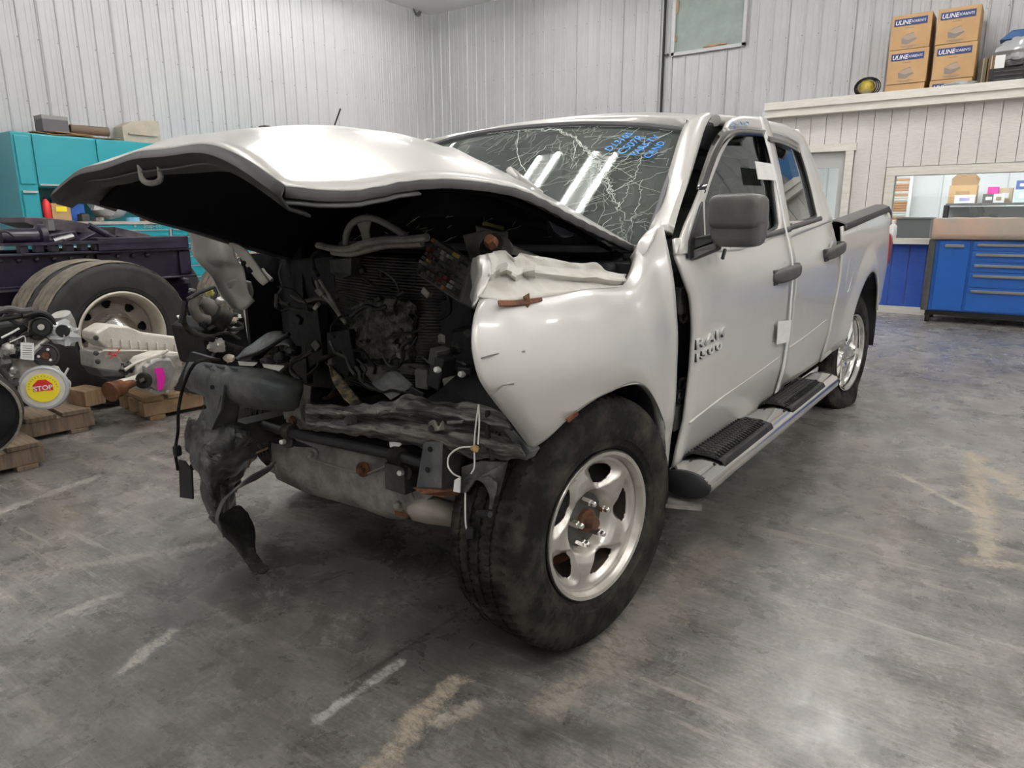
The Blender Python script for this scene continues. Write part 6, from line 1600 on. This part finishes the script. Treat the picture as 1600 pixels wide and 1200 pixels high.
MB().prism(hx([(212, 575), (226, 560), (250, 552), (280, 550), (288, 560), (284, 585), (272, 610), (252, 618), (228, 612), (214, 598)], HX), (-.16, 0, 0)).obj('case_half', alu_pale, df, bev=.02)
MB().prism(hx([(225, 572), (245, 560), (268, 560), (276, 575), (266, 604), (246, 611), (230, 602)], HX + .03), (-.05, 0, 0)).obj('case_cover', alu, df, bev=.015)
MB().lathe([(.02, .02), (.045, .02), (.05, .0), (.05, -.05), (.02, -.05)], aX(224, 595, HX + .05), toC, 24, close=True).obj('shaft_seal', rubber, df, smooth=True)
MB().lathe([(.02, -.02), (.0, -.02)], aX(224, 595, HX + .06), toC, 16).obj('shaft_bore', bay_black, df)
MB().lathe([(.025, .0), (.03, .08), (.05, .09), (.052, .13), (.04, .15), (.06, .16), (.06, .18), (.0, .18)], aX(208, 598, HX + .03), (.35, -1, -.1), 20).obj('rusty_flange', rust, df, smooth=True)
MB().tube(hx([(188, 600), (205, 596), (222, 590)], HX + .02), .03, 10).obj('input_neck', alu_pale, df, smooth=True)
MB().grid([cr(hx([(241, 576), (245, 590), (246, 611)], HX + .045), 8), cr(hx([(254, 574), (258, 590), (255, 608)], HX + .045), 8)]).obj('pink_tape', pink, df, th=.002)
for i, (x, y) in enumerate(((232, 565), (256, 556), (276, 558), (282, 572), (276, 596), (262, 612), (236, 610))): MB().lathe([(.012, -.02), (.012, .012), (.0, .014)], aX(x, y, HX + .01), toC, 8).obj('case_bolt', alu, df)
MB().tube(hx([(195, 578), (215, 566), (240, 558), (262, 548)], HX - .01), .010, 8, 14).obj('vent_line', alu_pale, df, smooth=True)
for x, y in ((195, 578), (205, 575), (198, 572)): MB().blob(aX(x, y, HX - .05), (.03, .03, .03), 7, .5, x).obj('bracket_lump', steel_dark, df)

# ============================================================ SECOND ENGINE, behind the truck's torn corner
QX = -1.85
e2 = thing_w('engine', 'dark wire-covered engine standing behind the right front corner of the wreck', 'engine', (QX - .1, aX(370, 540, QX).y, 0))
def qx(l, X=QX): return [aX(x, y, X) for x, y in l]
MB().prism(qx([(316, 515), (335, 500), (370, 500), (400, 520), (405, 560), (390, 585), (330, 575)], QX - .05), (-.35, 0, 0)).obj('engine_block', bay_black, e2, bev=.015)
blk = aX(385, 560, QX)
MB().box((QX - .22, blk.y, .2), (.24, .22, .40)).obj('engine_cradle_stand', steel_dark, e2, bev=.01)
MB().lathe([(.0, -.07), (.05, -.07), (.055, -.02), (.055, .03), (.045, .06), (.0, .07)], aX(396, 507, QX + .05), (.2, -.1, 1), 20).obj('reservoir', black_pl, e2, smooth=True)
MB().prism(qx([(397, 506), (408, 503), (409, 513), (398, 516)], QX + .115), (.002, 0, 0)).obj('white_label', paper, e2)
MB().grid(superbox(aX(420, 497, QX + .02), .05, .05, .05, 3.4, 20), True).obj('blue_capped_tank', mat('dusty_cream_plastic', (.42, .40, .37), .6), e2, smooth=True)
MB().lathe([(.0, .02), (.030, .02), (.034, .0)], aX(421, 493, QX + .075), toC, 16).obj('blue_cap', mat('blue_cap', (.04, .10, .24), .5), e2, smooth=True)
MB().grid(superbox(aX(441, 503, QX + .02), .025, .03, .07, 3, 16), True).obj('clear_lens', lampm, e2, smooth=True)
MB().tube(qx([(312, 470), (326, 478), (340, 492), (352, 505)]), [.03, .045, .05, .04], 14, 16).obj('intake_runner', mat('taupe_plastic', (.10, .09, .08), .5), e2, smooth=True)
MB().tube(qx([(308, 462), (302, 478), (310, 495), (326, 500)], QX + .03), .028, 12, 16).obj('intake_elbow', MATS['taupe_plastic'], e2, smooth=True)
MB().lathe([(.06, 0), (.065, .02), (.06, .04), (.065, .06), (.06, .08)], aX(335, 492, QX + .04), (.2, .8, -.6), 18).obj('ribbed_hose', rubber, e2, smooth=True)
for i, l in enumerate(([(292, 468), (310, 458), (330, 450), (338, 448)], [(290, 480), (286, 500), (300, 520), (330, 530), (360, 540), (385, 548)], [(300, 515), (325, 525), (355, 520), (375, 530)], [(310, 500), (322, 515), (340, 520), (360, 512)], [(288, 470), (284, 490), (282, 505)], [(345, 505), (352, 495), (364, 492), (380, 500)], [(330, 560), (340, 545), (352, 548)], [(328, 505), (336, 512), (340, 525)], [(392, 470), (396, 482), (400, 495)], [(405, 480), (415, 485), (420, 478)], [(388, 460), (398, 448), (412, 442), (424, 440)], [(380, 478), (396, 468), (410, 472)], [(325, 515), (345, 505), (362, 515), (380, 512)])):
    MB().tube(qx(l, QX + .06 - .03 * (i % 4)), (.011, .016, .008, .006)[i % 4], 8, 20).obj('wiring_loom', (black_pl, rubber, trim_pl, black_pl)[i % 4], e2, smooth=True)
for i, (x, y, r, m) in enumerate(((328, 457, .022, yellow), (344, 470, .025, alu), (352, 492, .026, alu_pale), (362, 500, .028, beige), (372, 495, .02, wire_white), (388, 490, .022, black_pl), (318, 505, .03, black_pl), (366, 516, .024, alu), (405, 448, .035, alu), (398, 462, .03, MATS['copper_brown']), (412, 460, .03, steel_grey), (350, 512, .02, wire_white), (340, 540, .05, alu), (358, 560, .03, beige), (300, 455, .02, trim_pl), (415, 512, .03, beige), (282, 495, .015, wire_white))):
    MB().blob(aX(x, y, QX + .03), (r, r, r * .8), 7, .5, i + 40).obj('engine_fitting', m if m is not yellow else mat('dull_yellow', (.5, .48, .12), .5), e2, smooth=True)

# ============================================================ RIGHT: blue tool chest under a cloth
CY = 8.5
k0, k1 = aY(1450, 480, CY), 3.3
cx0 = aY(1452, 430, CY).x
cz0, cz1 = aY(1445, 484, CY).z, aY(1456, 374, CY).z
ch = thing_w('tool_chest', 'blue rolling tool chest in front of the office window', 'tool chest', ((cx0+k1)/2, CY + .3, 0))
MB().box(((cx0+k1)/2, CY + .31, (cz0+cz1)/2), (k1-cx0, .60, cz1-cz0)).obj('body', blue_box, ch, bev=.006)
MB().box((cx0 - .01, CY + .02, (cz0+cz1)/2), (.075, .08, cz1-cz0)).obj('corner_post', trim_pl, ch, bev=.006)
MB().box(((cx0+k1)/2, CY + .31, cz0 - .03), (k1-cx0, .58, .05)).obj('base_rail', black_pl, ch)
split = aY(1511, 430, CY).x
dd = MB().box(((cx0 + .06 + split)/2, CY + .0, (cz0+cz1)/2), (split-cx0 - .08, .02, cz1-cz0 - .03)).obj('chest_door', blue_box, ch, bev=.003)
MB().box(((cx0 + .06 + split)/2, CY - .022, cz1 - .075), (split-cx0 - .20, .025, .035)).obj('door_pull', grey_handle, dd, bev=.004)
dzs = [cz1 - .015] + [aY(1512, y, CY).z for y in (392, 409, 425, 449)] + [cz0 + .015]
for i in range(5):
    z1_, z0_ = dzs[i], dzs[i+1]
    d = MB().box(((split + k1)/2, CY, (z0_+z1_)/2), (k1-split - .04, .02, z1_-z0_ - .008)).obj('drawer', blue_box, ch, bev=.003)
    MB().box(((split + k1)/2 + .01, CY - .022, z1_ - .045), (k1-split - .10, .025, .032)).obj('drawer_pull', grey_handle, d, bev=.004)
for x, y in ((cx0 + .03, CY + .06), (k1 - .1, CY + .06), (cx0 + .03, CY + .54), (k1 - .1, CY + .54)):
    r = (cz0 - .05) / 2
    o = MB().lathe([(r * .5, -.025), (r, -.022), (r, .022), (r * .5, .025)], (x, y, r), (1, 0, 0), 20).obj('caster', rubber, ch, smooth=True)
    MB().box((x, y + .03, r * 2 - .01), (.07, .08, .03)).obj('caster_fork', steel_dark, o)
cvz = aY(1470, 341, CY + .03).z
cv = []
for i in range(9):
    t = i / 8; row = []
    for k in range(41):
        x = cx0 - .03 + (k1 - cx0 + .06) * k / 40
        w_ = .012 * math.sin(x * 13 + math.sin(x*5)*2) * (1 if i < 5 else .2)
        if i < 5: row.append(Vector((x, CY - .035 + w_ - .006 * math.sin(i), cz1 + .004 + (cvz - cz1) * i / 4 - .01 * (1 if i == 4 else 0))))
        else: row.append(Vector((x, CY + .06 + .16 * (i - 5), cvz + .015 * mnoise.noise(Vector((x*4, i, 0))) + (0 if i < 8 else -.05))))
    cv.append(row)
cloth = mat('dusty_pink_cloth', (.52, .36, .28), .9, c2=(.42, .36, .31), nscale=3, ncon=(.4, .6), bump=.25, bscale=30)
cvo = thing_w('chest_cover', 'tan pink dust cloth draped over the blue tool chest', 'cloth', ((cx0+k1)/2, CY + .3, cz1))
MB().grid(cv).obj('cloth', cloth, cvo, smooth=True, th=.006)
MB().box(((cx0+k1)/2, CY + .3, (cz1 + cvz)/2 - .008), (k1-cx0 - .04, .50, cvz-cz1 - .03)).obj('padding', cloth, cvo, bev=.02)
MB().grid([[Vector((cx0 - .035, y, z)) for y in (CY - .03, CY + .2, CY + .4, CY + .58)] for z in (cz1 + .004, (cz1+cvz)/2, cvz)]).obj('cloth_end', mat('red_cloth_edge', (.35, .12, .10), .9), cvo, th=.006)

# ============================================================ on the office sill and behind the glass
SIL = wBot
p = aY(1395, 360, YO - .06)
bt_ = thing_w('spray_bottle', 'white plastic bottle standing on the window sill', 'bottle', (p.x, YO - .06, SIL))
MB().lathe([(.045, 0), (.05, .01), (.05, .14), (.04, .17), (.018, .19), (.018, .21)], (p.x, YO - .06, SIL), (0, 0, 1), 18).obj('bottle_body', paper, bt_, smooth=True)
MB().lathe([(.022, .205), (.022, .235), (.0, .24)], (p.x, YO - .06, SIL), (0, 0, 1), 14).obj('cap', white_print, bt_)
a, b = aY(1402, 352, 9.75), aY(1452, 375, 9.75)
ct = thing_w('office_counter', 'grey counter unit behind the left end of the office window', 'counter', ((a.x+b.x)/2, 9.9, 0))
MB().box(((a.x+b.x)/2, 9.9, aY(1402, 342, 9.6).z/2), (b.x-a.x, .5, aY(1402, 342, 9.6).z)).obj('counter_body', mat('counter_grey', (.22, .23, .24), .5), ct, bev=.006)
MB().box(((a.x+b.x)/2, 9.88, aY(1402, 342, 9.6).z + .012), (b.x-a.x + .03, .56, .024)).obj('counter_top', mat('counter_top_grey', (.30, .31, .31), .4), ct, bev=.004)
# louvred blind at the far end
a, b = aY(1392, 300, 12.2), aY(1409, 340, 12.2)
bl = thing_w('louvred_blind', 'orange and white striped slatted blind at the left of the office window', 'blind', ((a.x+b.x)/2, 12.2, 0))
zz = .9
i = 0
m_or = mat('orange_slat', (.62, .34, .18), .6); m_wh = mat('white_slat', (.80, .80, .78), .6)
while zz < 2.3:
    MB().box(((a.x+b.x)/2 - .15, 12.2, zz), (.62, .03, .028), Matrix.Rotation(.5, 3, 'X')).obj('slat', m_or if (int(zz * 7) % 2 == 0 or i % 3 == 0) else m_wh, bl); zz += .042; i += 1
MB().box(((a.x+b.x)/2 + .19, 12.2, 1.18), (.05, .05, 2.35)).box(((a.x+b.x)/2 - .15, 12.2, .44), (.62, .06, .88)).obj('blind_frame', white_print, bl)
# wire shelf with stock
sy = 11.6
s0, s1 = aY(1478, 318, sy), aY(1600, 318, sy); sz = s0.z
sh = thing_w('stock_shelf', 'grey metal shelf with boxes seen through the office window', 'shelf', ((s0.x + s1.x)/2, sy, 0))
MB().box(((s0.x + 5.2)/2, sy + .2, sz - .015), (5.2 - s0.x, .42, .03)).obj('shelf_board', grey_handle, sh)
MB().box(((s0.x + 5.2)/2, sy + .38, sz - .5), (5.2 - s0.x, .02, .9)).obj('shelf_back', mat('pale_grey_sheet', (.42, .44, .44), .5), sh)
for x in (s0.x, 5.15):
    for y in (sy + .02, sy + .38): MB().box((x, y, sz/2 - .01), (.05, .03, sz - .03)).obj('shelf_post', steel_dark, sh)
def stock(name, label, l, r, top, m, bottom=None, d=.3, dy=.0, extra=None):
    a = aY(l, top, sy + .04 + dy); b = aY(r, top, sy + .04 + dy); z0 = sz if bottom is None else aY(l, bottom, sy + .04 + dy).z
    t = thing_w(name, label, 'box', ((a.x+b.x)/2, sy + .04 + dy + d/2, z0))
    MB().box(((a.x+b.x)/2, sy + .04 + dy + d/2, (z0 + a.z)/2), (b.x-a.x, d, a.z-z0)).obj('box_body', m, t, bev=.005)
    MB().box(((a.x+b.x)/2, sy + .037 + dy, (z0 + a.z)/2), ((b.x-a.x) * .5, .004, (a.z-z0) * .35)).obj('box_label', extra or paper, t)
    return t
stock('stock_box', 'low white box with violet print on the office shelf under the open carton', 1492, 1524, 305, paper, None, .12, -.03, mat('violet_print', (.45, .40, .70), .6))
oc = stock('open_carton', 'large open brown carton on the office shelf', 1484, 1528, 290, card, None, .28, .1, card_dark)
a, b = aY(1484, 290, sy + .14), aY(1529, 273, sy + .14)
MB().prism([Vector((a.x, sy + .42, a.z)), Vector((b.x, sy + .42, a.z)), Vector((b.x + .01, sy + .5, b.z - .04)), Vector((b.x - .06, sy + .52, b.z + .03)), Vector((a.x + .05, sy + .52, b.z + .03)), Vector((a.x - .01, sy + .5, b.z - .03))], (0, .01, 0)).obj('raised_flap', card_dark, oc)
stock('stock_box', 'bright pink box on the office shelf', 1544, 1561, 292, mat('magenta_box', (.80, .05, .36), .5), 303, .2, .1, MATS['magenta_box'])
stock('stock_box', 'dark striped carton under the bright pink box', 1536, 1556, 303, mat('dark_stock', (.14, .12, .11), .6), None, .24, .06)
stock('stock_box', 'tan box beside the bright pink box', 1562, 1584, 294, mat('tan_box', (.60, .45, .30), .6), None, .2, .14)
stock('stock_box', 'small white box with printed figures in front on the office shelf', 1553, 1570, 303, paper, None, .12, -.03, mat('brown_print', (.40, .25, .15), .6))
stock('stock_box', 'tall mint white box at the right end of the office shelf', 1587, 1612, 296, mat('mint_box', (.62, .74, .72), .6), None, .2, .0)
stock('stock_box', 'dark blue box stacked on the tall mint white box', 1589, 1612, 282, mat('navy_box', (.10, .15, .40), .6), 296, .2, .0)

# ============================================================ on the ledge above the office
BYF = YO + .12
def sorb(name, label, l, r, tl, bl, full=True, rot=0.0, xo=0.0):
    a, b = aY(l, tl, BYF), aY(r, tl, BYF)
    z0 = aY(l, bl, BYF).z
    t = thing_w(name, label, 'box', ((a.x+b.x)/2, BYF + .2, z0), 'sorbent cartons stacked on the ledge')
    return t, a.x, b.x, z0, a.z
WB = .46
colx = [aY(1390, 70, BYF).x, aY(1460, 62, BYF).x + .01]
zt2 = (aY(1424, 21, BYF).z + aY(1496, 12, BYF).z) / 2
hb = (zt2 - LEDGE) / 2.28
labs = {(0, 2): 'brown sorbent carton, topmost of the left stack on the ledge', (0, 1): 'brown sorbent carton, middle of the left stack on the ledge', (0, 0): 'plain-looking brown carton at the foot of the left stack on the ledge',
        (1, 2): 'brown sorbent carton, topmost of the right stack on the ledge', (1, 1): 'brown sorbent carton, middle of the right stack on the ledge', (1, 0): 'brown sorbent carton at the foot of the right stack, only its band showing'}
for ci in (0, 1):
    for lv in (2, 1, 0):
        z1_ = zt2 - hb * (2 - lv); z0_ = max(LEDGE, z1_ - hb + .006)
        x0 = colx[ci] + (.008 if lv == 1 else 0); 
        t = thing_w('sorbent_carton', labs[ci, lv], 'box', (x0 + WB/2, BYF + .21, z0_), 'sorbent cartons stacked on the ledge')
        cb_ = MB().box((x0 + WB/2, BYF + .21, (z0_+z1_)/2), (WB, .42, z1_-z0_)).obj('carton', card, t, bev=.004)
        if (ci, lv) == (0, 0): 
            MB().box((x0 + WB/2, BYF - .001, z1_ - .004), (WB * .96, .003, .004)).obj('flap_seam', card_dark, t); continue
        bz1 = z1_ - .045; bh = .085
        bd = MB().box((x0 + WB * .48, BYF - .002, bz1 - bh/2), (WB * .82, .004, bh)).obj('printed_band', band_blue, t)
        text_mesh('band_word', 'ULINE', white_print, bd, .072, .0008, frame_from(Vector((x0 + WB * .095, BYF - .0045, bz1 - .068)), (1, 0, 0), (0, 0, 1)), .92, .15, 0, .0012)
        text_mesh('band_word', 'SORBENTS', white_print, bd, .042, .0008, frame_from(Vector((x0 + WB * .50, BYF - .0045, bz1 - .058)), (1, 0, 0), (0, 0, 1)), .80, .18)
        if lv == 0: continue
        zc = (z0_ + bz1 - bh) / 2
        pc = MB().prism([Vector((x0 + WB * u, BYF - .003, zc + v * .1)) for u, v in ((.28, -.1), (.30, -.75), (.46, -.85), (.68, -.25), (.62, -.05), (.58, .55), (.42, .35))], (0, .003, 0)).obj('printed_picture', mat('grey_pad_print', (.22, .19, .18), .7), t)
        MB().prism([Vector((x0 + WB * u, BYF - .004, zc + v * .1)) for u, v in ((.30, -.05), (.46, -.35), (.64, -.15), (.58, .45), (.44, .3))], (0, .002, 0)).obj('printed_picture_light', mat('tan_pad_print', (.38, .29, .22), .7), pc)
        for zz, wd_ in ((bz1 - bh - .03, .10), (z0_ + .035, .18), (z0_ + .02, .12)): MB().box((x0 + WB * .47, BYF - .002, zz), (wd_, .003, .006)).obj('printed_line', grey_print, t)
# yellow canister with black hose
p = aY(1354, 133, YO + .1)
yc = thing_w('yellow_pump', 'small yellow canister with a coiled black hose on the ledge', 'canister', (p.x, YO + .12, LEDGE))
MB().lathe([(.10, 0), (.105, .02), (.105, .06)], (p.x, YO + .12, LEDGE), (0, 0, 1), 22).obj('base_ring', mat('olive_metal', (.20, .18, .10), .6), yc, smooth=True)
MB().lathe([(.10, .06), (.105, .08), (.105, .14), (.08, .19), (.03, .21), (0, .21)], (p.x, YO + .12, LEDGE), (0, 0, 1), 22).obj('tank', mat('worn_yellow', (.48, .36, .02), .5, c2=(.25, .18, .05), nscale=14), yc, smooth=True)
for k in range(3): MB().tube([(p.x + .02 + (.12 + .02*k) * math.cos(a), YO + .02 + .02*k, LEDGE + .11 + (.10 + .012*k) * math.sin(a)) for a in [2*math.pi*i/20 for i in range(21)]], .008, 6).obj('hose_coil', rubber, yc, smooth=True)
# odds and ends at the right end of the ledge
a, b = aY(1546, 108, YO + .0), aY(1640, 108, YO + .0)
bc = thing_w('black_crate', 'black ribbed plastic crate at the right end of the ledge', 'crate', ((a.x+b.x)/2, YO + .15, LEDGE))
MB().box(((a.x+b.x)/2, YO + .18, (LEDGE + a.z)/2), (b.x-a.x, .36, a.z-LEDGE)).obj('crate_body', black_pl, bc, bev=.006)
for k in range(3): MB().box(((a.x+b.x)/2 - .1, YO - .004, LEDGE + .04 + .045 * k), (b.x-a.x - .3, .012, .012)).obj('crate_rib', trim_pl, bc)
p = aY(1580, 85, YO + .15)
gbag = thing_w('grey_bag', 'crumpled silver grey plastic bag lying on the black crate', 'bag', (p.x + .05, YO + .2, a.z))
MB().blob((p.x + .08, YO + .2, a.z + .20), (.24, .15, .15), 14, .5, 7).obj('bag', clear_bag, gbag, smooth=True)
MB().blob((p.x + .08, YO + .22, a.z + .13), (.2, .13, .12), 8, .4, 9).obj('contents', mat('dark_contents', (.12, .12, .13), .6), gbag)
MB().box((p.x - .10, YO + .05, a.z + .08), (.10, .02, .15), .1).obj('white_card', paper, gbag)
tq = [aY(1562, 62, YO + .42), aY(1576, 47, YO + .42)]
bt2 = thing_w('blue_tote', 'blue plastic tote behind the grey bag on the ledge', 'tote', (tq[0].x + .5, YO + .5, LEDGE))
MB().prism([Vector((tq[0].x + .12, YO + .40, LEDGE)), Vector((tq[0].x + 1.0, YO + .40, LEDGE)), Vector((tq[0].x + 1.05, YO + .40, tq[0].z)), Vector((tq[0].x + .05, YO + .40, tq[0].z))], (0, .22, 0)).obj('tote_body', mat('blue_tote', (.03, .15, .38), .45), bt2, bev=.01)
MB().prism([Vector((tq[0].x, YO + .37, tq[0].z - .02)), Vector((tq[0].x + 1.1, YO + .37, tq[0].z - .02)), Vector((tq[0].x + 1.06, YO + .40, tq[0].z + .09)), Vector((tq[0].x + .12, YO + .40, tq[0].z + .09))], (0, .24, 0)).obj('tote_lid', mat('blue_lid', (.02, .09, .24), .4), bt2, bev=.008)
for i, (l, r, t_, m, lab) in enumerate(((1532, 1544, 92, mat('olive_carton', (.30, .26, .16), .8), 'narrow olive carton between the stacked cartons and the black crate'), (1546, 1556, 88, card_dark, 'narrow brown carton behind the black crate'))):
    a_, b_ = aY(l, t_, YO + .42), aY(r, t_, YO + .42)
    t = thing_w('small_carton', lab, 'box', ((a_.x+b_.x)/2, YO + .5, LEDGE))
    MB().box(((a_.x+b_.x)/2, YO + .5, (LEDGE+a_.z)/2), (b_.x-a_.x, .2, a_.z-LEDGE)).obj('carton', m, t, bev=.004); MB().box(((a_.x+b_.x)/2, YO + .397, (LEDGE+a_.z)/2), (.012, .004, a_.z-LEDGE)).obj('tape_line', paper, t)
p = aY(1500, 128, YO - .02)
rg_ = thing_w('plastic_scrap', 'crumpled clear plastic scrap lying at the foot of the stacked cartons', 'scrap', (p.x, YO - .02, LEDGE))
MB().blob((p.x, YO - .04, LEDGE + .028), (.16, .05, .03), 10, .6, 3).obj('scrap', clear_bag, rg_, smooth=True)
